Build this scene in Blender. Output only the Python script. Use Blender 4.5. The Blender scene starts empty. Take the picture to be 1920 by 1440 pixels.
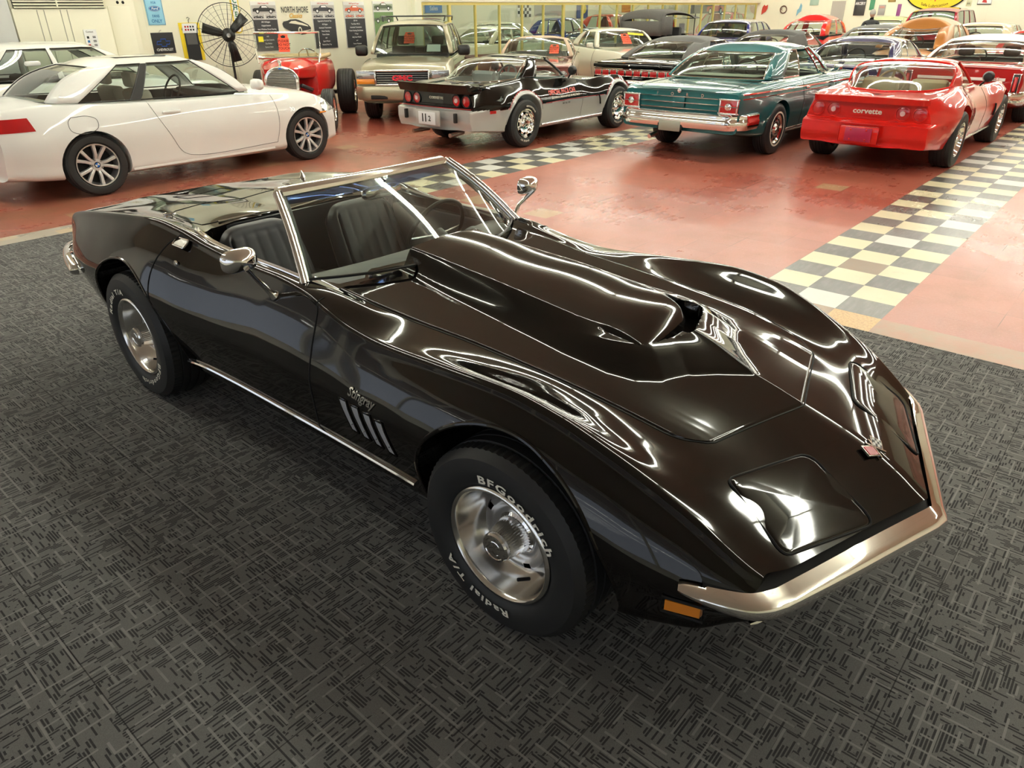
import bpy, bmesh, math, random
import numpy as np
from mathutils import Vector, Matrix, noise
random.seed(7)
S = bpy.context.scene
C = S.collection
PI = math.pi
# ------------------------------------------------------------- camera
cd = bpy.data.cameras.new('camera'); cam = bpy.data.objects.new('camera', cd); C.objects.link(cam)
cd.sensor_fit = 'HORIZONTAL'; cd.sensor_width = 36.0
cd.lens = 36.0 * 1342.15 / 1920.0
cd.clip_start = .05; cd.clip_end = 200
cam.matrix_world = Matrix(((0.6578355, 0.3529638, -0.6653338, -5.17059),
    (-0.7531226, 0.2992766, -0.5858668, -1.9544),
    (-0.007671, 0.8864818, 0.4626998, 1.81488),
    (0, 0, 0, 1)))
S.camera = cam
# ------------------------------------------------------------- world, exposure
w = bpy.data.worlds.new('world'); S.world = w; w.use_nodes = True
w.node_tree.nodes['Background'].inputs[0].default_value = (.87, .92, 1.0, 1)
w.node_tree.nodes['Background'].inputs[1].default_value = 1.5
S.view_settings.view_transform = 'Standard'; S.view_settings.look = 'None'
S.view_settings.gamma = 1; S.view_settings.use_curve_mapping = False
S.view_settings.exposure = 0.2
CEIL = 4.1
LIGHT_POWER = 34.0          # emission of the fluorescent tubes
LIGHT_ROWS = [-0.6, 3.0, 6.6, 10.2, 13.8, 17.4, 21.0, 24.6]
# ------------------------------------------------------------- materials
MC = {}
def newmat(name):
    m = bpy.data.materials.new(name); m.use_nodes = True
    return m, m.node_tree, m.node_tree.nodes['Principled BSDF']
def mat(name, col=(.5, .5, .5), rough=.5, metal=0., coat=0., emis=None, es=1., alpha=None, spec=None, noise_amt=.0, nscale=30.):
    if name in MC: return MC[name]
    m, nt, b = newmat(name)
    b.inputs['Base Color'].default_value = (*col, 1); b.inputs['Roughness'].default_value = rough
    b.inputs['Metallic'].default_value = metal
    if coat: b.inputs['Coat Weight'].default_value = coat; b.inputs['Coat Roughness'].default_value = .02
    if spec is not None: b.inputs['Specular IOR Level'].default_value = spec
    if emis: b.inputs['Emission Color'].default_value = (*emis, 1); b.inputs['Emission Strength'].default_value = es
    if noise_amt:
        tc = nt.nodes.new('ShaderNodeTexCoord'); n = nt.nodes.new('ShaderNodeTexNoise'); n.inputs['Scale'].default_value = nscale
        n.inputs['Detail'].default_value = 6
        mx = nt.nodes.new('ShaderNodeMix'); mx.data_type = 'RGBA'
        mx.inputs[6].default_value = (*[c * (1 - noise_amt) for c in col], 1); mx.inputs[7].default_value = (*[min(1, c * (1 + noise_amt)) for c in col], 1)
        nt.links.new(tc.outputs['Object'], n.inputs['Vector']); nt.links.new(n.outputs['Fac'], mx.inputs[0]); nt.links.new(mx.outputs[2], b.inputs['Base Color'])
    MC[name] = m; return m
def glass(name, tint=(.8, .88, .84), refl=.08):
    if name in MC: return MC[name]
    m = bpy.data.materials.new(name); m.use_nodes = True; nt = m.node_tree; nt.nodes.clear()
    o = nt.nodes.new('ShaderNodeOutputMaterial'); t = nt.nodes.new('ShaderNodeBsdfTransparent'); t.inputs[0].default_value = (*tint, 1)
    g = nt.nodes.new('ShaderNodeBsdfGlossy'); g.inputs['Roughness'].default_value = .01; g.inputs[0].default_value = (1, 1, 1, 1)
    lw = nt.nodes.new('ShaderNodeLayerWeight'); lw.inputs[0].default_value = .5
    pw = nt.nodes.new('ShaderNodeMath'); pw.operation = 'POWER'; nt.links.new(lw.outputs['Facing'], pw.inputs[0]); pw.inputs[1].default_value = 5
    f = nt.nodes.new('ShaderNodeMath'); f.operation = 'MULTIPLY_ADD'; nt.links.new(pw.outputs[0], f.inputs[0]); f.inputs[1].default_value = 1 - refl; f.inputs[2].default_value = refl
    mx = nt.nodes.new('ShaderNodeMixShader')
    nt.links.new(f.outputs[0], mx.inputs[0]); nt.links.new(t.outputs[0], mx.inputs[1]); nt.links.new(g.outputs[0], mx.inputs[2]); nt.links.new(mx.outputs[0], o.inputs[0])
    MC[name] = m; return m
def paint(name, col, flake=0.):
    if name in MC: return MC[name]
    m = mat(name, col, .32 if flake else .25, flake, 1.0)
    return m
PBLK = mat('black_paint', (.0045, .0035, .003), .04, 0, .0)
CHR = mat('chrome', (.86, .85, .83), .05, 1.0)
CHD = mat('satin_metal', (.62, .62, .61), .22, 1.0)
ALU = mat('wheel_silver', (.62, .61, .6), .28, .85)
RUB = mat('tyre_rubber', (.018, .018, .018), .55)
RUBL = mat('black_trim', (.012, .012, .012), .35)
BLK = mat('flat_black', (.004, .004, .004), .8)
LEA = mat('black_leather', (.028, .029, .032), .42)
WHT = mat('raised_white', (.82, .78, .66), .5)
GLS = glass('clear_glass', (.80, .87, .84))
GLT = glass('tinted_glass', (.46, .55, .5))
REDL = mat('red_lens', (.45, .01, .012), .12, 0, 1.)
AMB = mat('amber_lens', (.8, .25, .02), .15, 0, 1.)
WLENS = mat('clear_lens', (.55, .56, .56), .12, .75, 1.)
WP = mat('white_panel', (.78, .78, .74), .5)
# ------------------------------------------------------------- object helpers
def tag(o, label=None, cat=None, group=None, kind=None):
    if label: o['label'] = label
    if cat: o['category'] = cat
    if group: o['group'] = group
    if kind: o['kind'] = kind
    return o
def empty(name, loc=(0, 0, 0), rz=0., label=None, cat=None, group=None):
    o = bpy.data.objects.new(name, None); C.objects.link(o); o.empty_display_size = .2
    o.location = loc; o.rotation_euler = (0, 0, rz)
    return tag(o, label, cat, group)
class MB:
    """collects verts/faces, several material slots"""
    def __init__(s): s.v = []; s.f = []; s.m = []; s.mats = []; s.xf = None
    def mi(s, m):
        if m is None: return 0
        if m not in s.mats: s.mats.append(m)
        return s.mats.index(m)
    def add(s, vs, fs, m=None):
        n = len(s.v); k = s.mi(m)
        if s.xf is not None: vs = [s.xf @ Vector(v) for v in vs]
        s.v.extend([tuple(v) for v in vs]); s.f.extend([tuple(i + n for i in f) for f in fs]); s.m.extend([k] * len(fs)); return s
    def box(s, c, d, m=None, rot=None, taper=1.0):
        x, y, z = [q / 2 for q in d]
        vs = [Vector((sx * x * (taper if sz > 0 else 1), sy * y * (taper if sz > 0 else 1), sz * z)) for sz in (-1, 1) for sy in (-1, 1) for sx in (-1, 1)]
        if rot is not None: vs = [rot @ v for v in vs]
        c = Vector(c); vs = [v + c for v in vs]
        return s.add(vs, [(0, 2, 3, 1), (4, 5, 7, 6), (0, 1, 5, 4), (2, 6, 7, 3), (0, 4, 6, 2), (1, 3, 7, 5)], m)
    def grid(s, P, m=None, closeu=False, closev=False, flip=False):
        nu = len(P); nv = len(P[0]); vs = [p for row in P for p in row]; fs = []
        for i in range(nu if closeu else nu - 1):
            for j in range(nv if closev else nv - 1):
                a = i * nv + j; b = ((i + 1) % nu) * nv + j; c = ((i + 1) % nu) * nv + (j + 1) % nv; d = i * nv + (j + 1) % nv
                fs.append((a, d, c, b) if flip else (a, b, c, d))
        return s.add(vs, fs, m)
    def tube(s, pts, r, m=None, n=10, closed=False, cap=True, flat=1.0, up=None):
        pts = [Vector(p) for p in pts]; N = len(pts); rings = []
        rr = r if isinstance(r, (list, tuple)) else [r] * N
        pu = None
        for i, p in enumerate(pts):
            a = pts[(i - 1) % N] if (closed or i > 0) else pts[i]; b = pts[(i + 1) % N] if (closed or i < N - 1) else pts[i]
            t = (b - a).normalized() if (b - a).length > 1e-9 else Vector((1, 0, 0))
            if pu is None:
                pu = Vector(up) if up else (Vector((0, 0, 1)) if abs(t.z) < .9 else Vector((1, 0, 0)))
            uu = (pu - t * pu.dot(t)).normalized(); pu = uu if up is None else Vector(up); vv = t.cross(uu)
            rings.append([p + (uu * math.cos(2 * PI * k / n) * flat + vv * math.sin(2 * PI * k / n)) * rr[i] for k in range(n)])
        s.grid(rings, m, closeu=closed, closev=True)
        if cap and not closed:
            s.add(rings[0], [tuple(range(n))], m); s.add(rings[-1], [tuple(reversed(range(n)))], m)
        return s
    def lathe(s, prof, m=None, n=48, axis='Y', c=(0, 0, 0), full=None, ph=0):
        """prof: (r, h) ; axis of revolution"""
        c = Vector(c); rows = []
        for k in range(n):
            a = 2 * PI * k / n + ph; ca, sa = math.cos(a), math.sin(a); row = []
            for rr, h in prof:
                if axis == 'Y': p = Vector((rr * ca, h, rr * sa))
                elif axis == 'Z': p = Vector((rr * ca, rr * sa, h))
                else: p = Vector((h, rr * ca, rr * sa))
                row.append(p + c)
            rows.append(row)
        return s.grid(rows, m, closeu=True)
    def prism(s, poly, h0, h1, m=None, axis='Z', c=(0, 0, 0)):
        """extrude 2D poly along axis"""
        n = len(poly)
        def P(a, b, h):
            q = {'Z': (a, b, h), 'Y': (a, h, b), 'X': (h, a, b)}[axis]
            return (q[0] + c[0], q[1] + c[1], q[2] + c[2])
        vs = [P(a, b, h0) for a, b in poly] + [P(a, b, h1) for a, b in poly]
        fs = [tuple(reversed(range(n))), tuple(range(n, 2 * n))] + [(i, (i + 1) % n, n + (i + 1) % n, n + i) for i in range(n)]
        return s.add(vs, fs, m)
    def build(s, name, m=None, parent=None, smooth=40, bevel=0., loc=None, rot=None, normals=True, sub=0):
        me = bpy.data.meshes.new(name); me.from_pydata(s.v, [], s.f)
        if m is not None and not s.mats: s.mats = [m]
        for q in s.mats: me.materials.append(q if q is not None else m)
        if len(s.mats) > 1: me.polygons.foreach_set('material_index', s.m)
        if normals:
            bm = bmesh.new(); bm.from_mesh(me); bmesh.ops.remove_doubles(bm, verts=bm.verts, dist=1e-5)
            bmesh.ops.recalc_face_normals(bm, faces=bm.faces)
            if bevel:
                ed = [e for e in bm.edges if len(e.link_faces) == 2 and e.calc_face_angle(0) > .6]
                bmesh.ops.bevel(bm, geom=ed, offset=bevel, segments=2, affect='EDGES', profile=.5)
            bm.to_mesh(me); bm.free()
        if smooth: shade(me, smooth)
        o = bpy.data.objects.new(name, me); C.objects.link(o)
        if parent is not None: o.parent = parent
        if loc: o.location = loc
        if rot: o.rotation_euler = rot
        if sub:
            md = o.modifiers.new('s', 'SUBSURF'); md.levels = md.render_levels = sub
        return o
def shade(me, ang):
    me.polygons.foreach_set('use_smooth', [True] * len(me.polygons))
    if ang and ang < 180: me.set_sharp_from_angle(angle=math.radians(ang))
    me.update()
def boxo(name, c, d, m, parent=None, bevel=.004, rot=None, smooth=30):
    return MB().box(c, d, None, rot).build(name, m, parent, bevel=bevel, smooth=smooth)
FONTC = {}
def text_pts(txt, size=1., bold=0., shear=0., sx=1., align='LEFT', depth=0., spacing=1.):
    """text as mesh data in its own XY plane"""
    cu = bpy.data.curves.new('t', 'FONT'); cu.body = txt; cu.size = size; cu.align_x = align; cu.align_y = 'BOTTOM_BASELINE'
    cu.offset = bold; cu.shear = shear; cu.extrude = depth; cu.resolution_u = 2; cu.space_character = spacing
    o = bpy.data.objects.new('t', cu); C.objects.link(o)
    dg = bpy.context.evaluated_depsgraph_get(); me = bpy.data.meshes.new_from_object(o.evaluated_get(dg))
    vs = [(v.co.x * sx, v.co.y, v.co.z) for v in me.vertices]; fs = [tuple(p.vertices) for p in me.polygons]
    bpy.data.objects.remove(o); bpy.data.curves.remove(cu); bpy.data.meshes.remove(me)
    return vs, fs
def pchip(xs, ys):
    xs = np.array(xs, float); ys = np.array(ys, float); o = np.argsort(xs); xs = xs[o]; ys = ys[o]
    h = np.diff(xs); dl = np.diff(ys) / h; n = len(xs); d = np.zeros(n)
    if n == 2: d[:] = dl[0]
    else:
        for i in range(1, n - 1):
            if dl[i - 1] * dl[i] > 0:
                w1 = 2 * h[i] + h[i - 1]; w2 = h[i] + 2 * h[i - 1]; d[i] = (w1 + w2) / (w1 / dl[i - 1] + w2 / dl[i])
        d[0] = dl[0]; d[-1] = dl[-1]
    def f(x):
        x = min(max(x, xs[0]), xs[-1]); i = int(min(max(np.searchsorted(xs, x) - 1, 0), n - 2)); t = (x - xs[i]) / h[i]
        return float((1 + 2 * t) * (1 - t) ** 2 * ys[i] + t * (1 - t) ** 2 * h[i] * d[i] + t * t * (3 - 2 * t) * ys[i + 1] + t * t * (t - 1) * h[i] * d[i + 1])
    return f
def catmull(P, n):
    """P list of tuples; n samples per span (int or list); open curve"""
    P = [np.array(p, float) for p in P]; out = []
    for i in range(len(P) - 1):
        k = n[i] if isinstance(n, (list, tuple)) else n
        p0 = P[i - 1] if i else 2 * P[0] - P[1]; p1, p2 = P[i], P[i + 1]; p3 = P[i + 2] if i + 2 < len(P) else 2 * P[-1] - P[-2]
        d01 = max(np.linalg.norm(p1 - p0) ** .5, 1e-6); d12 = max(np.linalg.norm(p2 - p1) ** .5, 1e-6); d23 = max(np.linalg.norm(p3 - p2) ** .5, 1e-6)
        m1 = (p1 - p0) / d01 - (p2 - p0) / (d01 + d12) + (p2 - p1) / d12; m2 = (p2 - p1) / d12 - (p3 - p1) / (d12 + d23) + (p3 - p2) / d23
        m1 *= d12; m2 *= d12
        for j in range(k):
            t = j / k; t2 = t * t; t3 = t2 * t
            out.append((2 * t3 - 3 * t2 + 1) * p1 + (t3 - 2 * t2 + t) * m1 + (-2 * t3 + 3 * t2) * p2 + (t3 - t2) * m2)
    out.append(P[-1]); return [tuple(float(q) for q in p) for p in out]
def sm(a, b, x):
    t = min(1, max(0, (x - a) / (b - a))); return t * t * (3 - 2 * t)
def boolean(o, cutters, solver='MANIFOLD', op='DIFFERENCE'):
    for c in cutters:
        c.parent = o.parent
        md = o.modifiers.new('b', 'BOOLEAN'); md.operation = op; md.object = c
        try: md.solver = solver
        except Exception: md.solver = 'EXACT'
    dg = bpy.context.evaluated_depsgraph_get(); me = bpy.data.meshes.new_from_object(o.evaluated_get(dg))
    if len(me.polygons) < 10:
        for md in o.modifiers: md.solver = 'EXACT'
        dg = bpy.context.evaluated_depsgraph_get(); me = bpy.data.meshes.new_from_object(o.evaluated_get(dg))
    o.modifiers.clear(); o.data = me
    for c in cutters: bpy.data.objects.remove(c)
    return o
def loose(mb):
    """split a MB into connected pieces"""
    key = {}; par = []
    def find(i):
        while par[i] != i: par[i] = par[par[i]]; i = par[i]
        return i
    ids = []
    for v in mb.v:
        k = tuple(round(q, 4) for q in v)
        if k not in key: key[k] = len(par); par.append(len(par))
        ids.append(key[k])
    for f in mb.f:
        a = find(ids[f[0]])
        for i in f[1:]: par[find(ids[i])] = a
    out = {}
    for f, m in zip(mb.f, mb.m):
        r_ = find(ids[f[0]]); o, mp = out.setdefault(r_, (MB(), {}))
        nf = []
        for i in f:
            if i not in mp: mp[i] = len(o.v); o.v.append(mb.v[i])
            nf.append(mp[i])
        o.f.append(tuple(nf)); o.m.append(m); o.mats = mb.mats
    return [o for o, _ in out.values()]
def copy_tree(o, parent=None):
    c = o.copy(); C.objects.link(c)
    if parent is not None: c.parent = parent
    for ch in list(o.children): copy_tree(ch, c)
    return c
# ============================================================= floor material
class NT:
    def __init__(s, nt): s.nt = nt
    def n(s, t, **k):
        q = s.nt.nodes.new(t)
        for a, b in k.items(): setattr(q, a, b)
        return q
    def l(s, a, b): s.nt.links.new(a, b)
    def m(s, op, a, b=None, c=None):
        q = s.n('ShaderNodeMath', operation=op)
        for i, v in enumerate((a, b, c)):
            if v is None: continue
            if isinstance(v, (int, float)): q.inputs[i].default_value = v
            else: s.l(v, q.inputs[i])
        return q.outputs[0]
    def mix(s, f, a, b):
        q = s.n('ShaderNodeMix', data_type='RGBA')
        for i, v in ((0, f), (6, a), (7, b)):
            if isinstance(v, (int, float)): q.inputs[i].default_value = v
            elif isinstance(v, tuple): q.inputs[i].default_value = (*v, 1)
            else: s.l(v, q.inputs[i])
        return q.outputs[2]
    def xyz(s, out='Object'):
        tc = s.n('ShaderNodeTexCoord'); sp = s.n('ShaderNodeSeparateXYZ'); s.l(tc.outputs[out], sp.inputs[0]); s.tc = tc.outputs[out]
        return sp.outputs[0], sp.outputs[1], sp.outputs[2]
    def comb(s, x, y, z=0.):
        q = s.n('ShaderNodeCombineXYZ')
        for i, v in enumerate((x, y, z)):
            if isinstance(v, (int, float)): q.inputs[i].default_value = v
            else: s.l(v, q.inputs[i])
        return q.outputs[0]
    def noise(s, vec, scale=1., detail=3., rough=.5):
        q = s.n('ShaderNodeTexNoise'); q.inputs['Scale'].default_value = scale; q.inputs['Detail'].default_value = detail; q.inputs['Roughness'].default_value = rough
        s.l(vec, q.inputs['Vector']); return q.outputs['Fac']
    def white(s, vec):
        q = s.n('ShaderNodeTexWhiteNoise', noise_dimensions='3D'); s.l(vec, q.inputs['Vector']); return q.outputs['Value']
    def ramp(s, f, a, b):
        q = s.n('ShaderNodeMapRange'); s.l(f, q.inputs[0]); q.inputs[1].default_value = a; q.inputs[2].default_value = b; return q.outputs[0]
TS = .3003
def floor_material():
    m, nt, b = newmat('worn_red_tile'); k = NT(nt); x, y, z = k.xyz(); v = k.tc
    def inr(q, a, bb): return k.m('MULTIPLY', k.m('GREATER_THAN', q, a), k.m('LESS_THAN', q, bb))
    big = k.noise(v, .45, 4, .6); med = k.noise(v, 2.2, 6, .65); fine = k.noise(v, 60, 4, .7); spk = k.noise(v, 170, 2, .5)
    scuff = k.ramp(k.m('ADD', k.m('MULTIPLY', k.noise(k.comb(k.m('ADD', x, 3.), y), .38, 2, .5), .8), k.m('MULTIPLY', k.noise(k.comb(k.m('MULTIPLY', x, 1.), k.m('MULTIPLY', y, 5.)), 2.4, 6, .7), .2)), .32, .66)
    red = k.mix(scuff, (.30, .044, .026), (.42, .140, .092))
    red = k.mix(k.m('MULTIPLY', k.ramp(med, .5, .72), .55), red, (.27, .105, .06))
    red = k.mix(k.m('MULTIPLY', k.ramp(fine, .35, .7), .35), red, (.5, .2, .15))
    red = k.mix(k.m('MULTIPLY', k.m('GREATER_THAN', spk, .71), .7), red, (.72, .6, .45))
    # worn through patches, beige
    wear = k.noise(k.comb(k.m('MULTIPLY', x, 1.), k.m('MULTIPLY', y, 1.6)), 1.1, 8, .72)
    red = k.mix(k.m('MULTIPLY', k.ramp(wear, .66, .74), .6), red, (.56, .43, .24))
    # odd tiles replaced with beige and brown
    cx = k.m('FLOOR', k.m('DIVIDE', x, TS)); cy = k.m('FLOOR', k.m('DIVIDE', k.m('MULTIPLY', y, -1.), TS))
    wn = k.white(k.comb(cx, cy, 3.))
    red = k.mix(k.m('MULTIPLY', k.m('GREATER_THAN', wn, .985), .6), red, (.52, .40, .22))
    red = k.mix(k.m('MULTIPLY', k.m('MULTIPLY', wn, .12), 1.), red, (.10, .02, .015))
    # brown scuffed lane under the parked row
    lane = k.m('MULTIPLY', k.ramp(y, 4.9, 5.6), k.m('SUBTRACT', 1., k.ramp(y, 7.6, 8.6)))
    red = k.mix(k.m('MULTIPLY', k.m('MULTIPLY', lane, k.ramp(med, .35, .6)), .6), red, (.25, .12, .065))
    # tile seams
    fx = k.m('FRACT', k.m('DIVIDE', x, TS)); fy = k.m('FRACT', k.m('DIVIDE', k.m('MULTIPLY', y, -1.), TS))
    seam = k.m('MAXIMUM', k.m('LESS_THAN', fx, .012), k.m('LESS_THAN', fy, .012))
    red = k.mix(k.m('MULTIPLY', seam, k.ramp(k.noise(v, 1.3, 2), .45, .6)), red, (.12, .035, .025))
    def checker(xo, yo, y0, y1, x0):
        u = k.m('SUBTRACT', k.m('DIVIDE', x, TS), xo); w_ = k.m('SUBTRACT', yo, k.m('DIVIDE', y, TS))
        iu = k.m('FLOOR', u); iw = k.m('FLOOR', w_); par = k.m('MODULO', k.m('ABSOLUTE', k.m('ADD', iu, iw)), 2.)
        r_ = k.white(k.comb(iu, iw, xo)); sc = k.noise(k.comb(k.m('MULTIPLY', x, 3.), k.m('MULTIPLY', y, 14.)), 1.5, 6, .7)
        lt = k.mix(k.m('GREATER_THAN', r_, .68), (.68, .63, .43), (.66, .66, .62))
        dk = k.mix(r_, (.055, .056, .055), (.115, .113, .105)); dk = k.mix(k.m('MULTIPLY', k.ramp(sc, .45, .75), .5), dk, (.26, .25, .23))
        dk = k.mix(k.m('GREATER_THAN', r_, .93), dk, (.22, .15, .09))
        lt = k.mix(k.m('MULTIPLY', k.ramp(k.noise(v, 5, 8, .75), .58, .74), .35), lt, (.3, .25, .16))
        c = k.mix(par, lt, dk)
        e = k.m('MAXIMUM', k.m('LESS_THAN', k.m('FRACT', u), .014), k.m('LESS_THAN', k.m('FRACT', w_), .014))
        c = k.mix(k.m('MULTIPLY', e, .7), c, (.05, .045, .035))
        return c, k.m('MULTIPLY', inr(y, y0, y1), k.m('GREATER_THAN', x, x0))
    c1, m1 = checker(0., 0., -3 * TS, 0., -TS); c2, m2 = checker(.655, 16.734, 13.734 * TS, 16.734 * TS, -TS)
    col = k.mix(m1, red, c1); col = k.mix(m2, col, c2)
    # border tiles next to the carpet
    bd = inr(x, -.62, -TS); by = k.m('MULTIPLY', bd, k.m('LESS_THAN', y, 5.8))
    bc = k.mix(k.ramp(k.noise(v, 3, 5, .7), .4, .65), (.36, .16, .095), (.30, .20, .12))
    col = k.mix(by, col, bc)
    ot = k.m('MULTIPLY', inr(x, -.62, -TS), inr(y, -3 * TS, -2 * TS)); col = k.mix(ot, col, k.mix(k.ramp(fine, .4, .7), (.62, .38, .13), (.38, .2, .06)))
    ot = k.m('MULTIPLY', inr(x, -.62, -TS), inr(y, -2 * TS, -.3 * TS)); col = k.mix(ot, col, (.3, .2, .12))
    b2 = k.m('MULTIPLY', k.m('LESS_THAN', x, -TS), inr(y, 5.5, 5.82)); r2 = k.white(k.comb(cx, cy, 9.))
    col = k.mix(b2, col, k.mix(r2, (.58, .45, .28), (.40, .37, .31)))
    k.l(col, b.inputs['Base Color'])
    rr = k.m('ADD', .10, k.m('ADD', k.m('MULTIPLY', med, .22), k.m('MULTIPLY', scuff, .18))); k.l(rr, b.inputs['Roughness'])
    bp = k.n('ShaderNodeBump'); bp.inputs['Strength'].default_value = .12; bp.inputs['Distance'].default_value = .004; k.l(k.noise(v, 40, 4), bp.inputs['Height']); k.l(bp.outputs[0], b.inputs['Normal'])
    return m
def carpet_material():
    m, nt, b = newmat('woven_grey_carpet'); k = NT(nt); x, y, z = k.xyz(); v = k.tc
    T = .61
    ti = k.m('FLOOR', k.m('DIVIDE', x, T)); tj = k.m('FLOOR', k.m('DIVIDE', y, T)); odd = k.m('MODULO', k.m('ABSOLUTE', k.m('ADD', ti, tj)), 2.)
    def dashes(a, bb, seed, pitch=.0095, ln=.075, th=.5):
        row = k.m('FLOOR', k.m('DIVIDE', bb, pitch)); off = k.white(k.comb(row, seed, 0.))
        q = k.n('ShaderNodeTexNoise', noise_dimensions='2D'); q.inputs['Scale'].default_value = 1.; q.inputs['Detail'].default_value = 1.
        k.l(k.comb(k.m('ADD', k.m('DIVIDE', a, ln), k.m('MULTIPLY', off, 40.)), k.m('MULTIPLY', row, 5.37)), q.inputs['Vector'])
        prof = k.m('LESS_THAN', k.m('FRACT', k.m('DIVIDE', bb, pitch)), .62)
        return k.m('MULTIPLY', k.m('GREATER_THAN', q.outputs['Fac'], th), prof)
    d1 = dashes(x, y, 1., th=.50); d2 = dashes(y, x, 2., th=.52)
    sel = k.n('ShaderNodeTexNoise'); sel.inputs['Scale'].default_value = 9.; sel.inputs['Detail'].default_value = 1.; k.l(v, sel.inputs['Vector'])
    s = k.m('GREATER_THAN', sel.outputs['Fac'], .5)
    dd = k.n('ShaderNodeMix', data_type='FLOAT'); k.l(s, dd.inputs[0]); k.l(d1, dd.inputs[2]); k.l(d2, dd.inputs[3])
    # long pale threads
    l1 = dashes(x, y, 5., .047, .16, .52); l2 = dashes(y, x, 6., .052, .16, .52)
    thin = lambda q, p: k.m('LESS_THAN', k.m('FRACT', k.m('DIVIDE', q, p)), .14)
    ll = k.m('MAXIMUM', k.m('MULTIPLY', l1, thin(y, .047)), k.m('MULTIPLY', l2, thin(x, .052)))
    pile = k.noise(v, 420, 2, .6); mott = k.noise(v, 2.0, 3, .6)
    lt = k.mix(pile, (.085, .084, .083), (.215, .212, .206)); dk = k.mix(pile, (.013, .013, .014), (.068, .068, .068))
    c = k.mix(dd.outputs[0], lt, dk); c = k.mix(k.m('MULTIPLY', ll, .75), c, (.26, .255, .245))
    sm_ = k.m('MAXIMUM', k.m('LESS_THAN', k.m('FRACT', k.m('DIVIDE', x, T)), .006), k.m('LESS_THAN', k.m('FRACT', k.m('DIVIDE', y, T)), .006))
    c = k.mix(k.m('MULTIPLY', sm_, .7), c, (.01, .01, .01)); c = k.mix(k.m('MULTIPLY', k.ramp(mott, .35, .7), .2), c, (.09, .085, .08))
    k.l(c, b.inputs['Base Color']); b.inputs['Roughness'].default_value = .95; b.inputs['Specular IOR Level'].default_value = .15
    bp = k.n('ShaderNodeBump'); bp.inputs['Strength'].default_value = .5; bp.inputs['Distance'].default_value = .004
    k.l(k.m('ADD', k.m('MULTIPLY', dd.outputs[0], -.6), k.m('MULTIPLY', pile, .5)), bp.inputs['Height']); k.l(bp.outputs[0], b.inputs['Normal'])
    return m
def wall_material(name, col, panel=1.22):
    m, nt, b = newmat(name); k = NT(nt); x, y, z = k.xyz(); n_ = k.noise(k.tc, 1.5, 5, .6)
    q = k.m('ADD', x, y); seam = k.m('LESS_THAN', k.m('FRACT', k.m('DIVIDE', q, panel)), .006)
    c = k.mix(k.m('MULTIPLY', n_, .12), col, tuple(v * .75 for v in col)); c = k.mix(k.m('MULTIPLY', seam, .25), c, tuple(v * .6 for v in col))
    k.l(c, b.inputs['Base Color']); b.inputs['Roughness'].default_value = .45
    return m
def ceiling_material():
    m, nt, b = newmat('ceiling_panels'); k = NT(nt); x, y, z = k.xyz(); n_ = k.noise(k.tc, .7, 6, .6)
    c = k.mix(n_, (.68, .65, .54), (.60, .57, .47))
    e = k.m('MAXIMUM', k.m('LESS_THAN', k.m('FRACT', k.m('DIVIDE', x, 1.22)), .01), k.m('LESS_THAN', k.m('FRACT', k.m('DIVIDE', y, 2.44)), .005))
    c = k.mix(k.m('MULTIPLY', e, .5), c, (.35, .3, .24)); k.l(c, b.inputs['Base Color']); b.inputs['Roughness'].default_value = .9
    return m
FLM = floor_material(); CAM_ = carpet_material(); WLM = wall_material('cream_wall', (.84, .83, .67)); CEM = ceiling_material()
GWM = wall_material('grey_wall', (.60, .61, .60), 9.)
CRM = mat('cream_trim', (.80, .77, .62), .45)
GLD = mat('gold_anodised', (.62, .52, .17), .35, .55)
X0, X1, Y0, Y1 = -7.6, 26.5, -10., 12.2
def struct(name, mb, m, **k):
    o = mb.build(name, m, **k); o['kind'] = 'structure'; return o
struct('floor', MB().box((13, 5.5, -.05), (50, 33, .1)), FLM)
struct('floor_carpet', MB().box(((X0 - .59) / 2, (Y0 + 5.51) / 2, .002), (-.59 - X0, 5.51 - Y0, .012)), CAM_)
struct('ceiling', MB().box((13, 5.5, CEIL + .05), (50, 33, .1)), CEM)
struct('wall_north', MB().box(((7.77 - .94) / 2, Y1 + .1, CEIL / 2), (7.77 + .94, .2, CEIL)).box(((26.6 + 7.77) / 2, Y1 + .1, (CEIL + 2.0) / 2), (26.6 - 7.77, .2, CEIL - 2.0)), WLM)
struct('wall_north_west', MB().box(((X0 - .94) / 2, Y1 - .05, CEIL / 2), (-.94 - X0, .5, CEIL)), GWM)
struct('wall_east', MB().box((X1 + .1, (Y0 + Y1) / 2 + .1, CEIL / 2), (.2, Y1 - Y0 + .2, CEIL)), WLM)
struct('wall_south', MB().box((8, Y0 - .1, CEIL / 2), (37, .2, CEIL)), WLM)
WW = MB(); wy0, wy1 = -6.4, 7.0
WW.box((X0 - .1, (wy0 - 10.3) / 2, CEIL / 2), (.2, wy0 + 10.3, CEIL)); WW.box((X0 - .1, (wy1 + 12.4) / 2, CEIL / 2), (.2, 12.4 - wy1, CEIL)); WW.box((X0 - .1, (wy0 + wy1) / 2, (3.75 + CEIL) / 2), (.2, wy1 - wy0, CEIL - 3.75)); WW.box((X0 - .1, (wy0 + wy1) / 2, .18), (.2, wy1 - wy0, .36))
struct('wall_west', WW, mat('white_wall', (.80, .80, .77), .5, noise_amt=.05, nscale=1.))
WF = MB()
for i in range(8): WF.box((X0 - .04, wy0 + (wy1 - wy0) * i / 7, 2.05), (.10, .09, 3.4))
WF.box((X0 - .04, (wy0 + wy1) / 2, 2.70), (.10, wy1 - wy0, .06)).box((X0 - .04, (wy0 + wy1) / 2, 3.72), (.10, wy1 - wy0, .08)).box((X0 - .04, (wy0 + wy1) / 2, .39), (.10, wy1 - wy0, .08))
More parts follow.
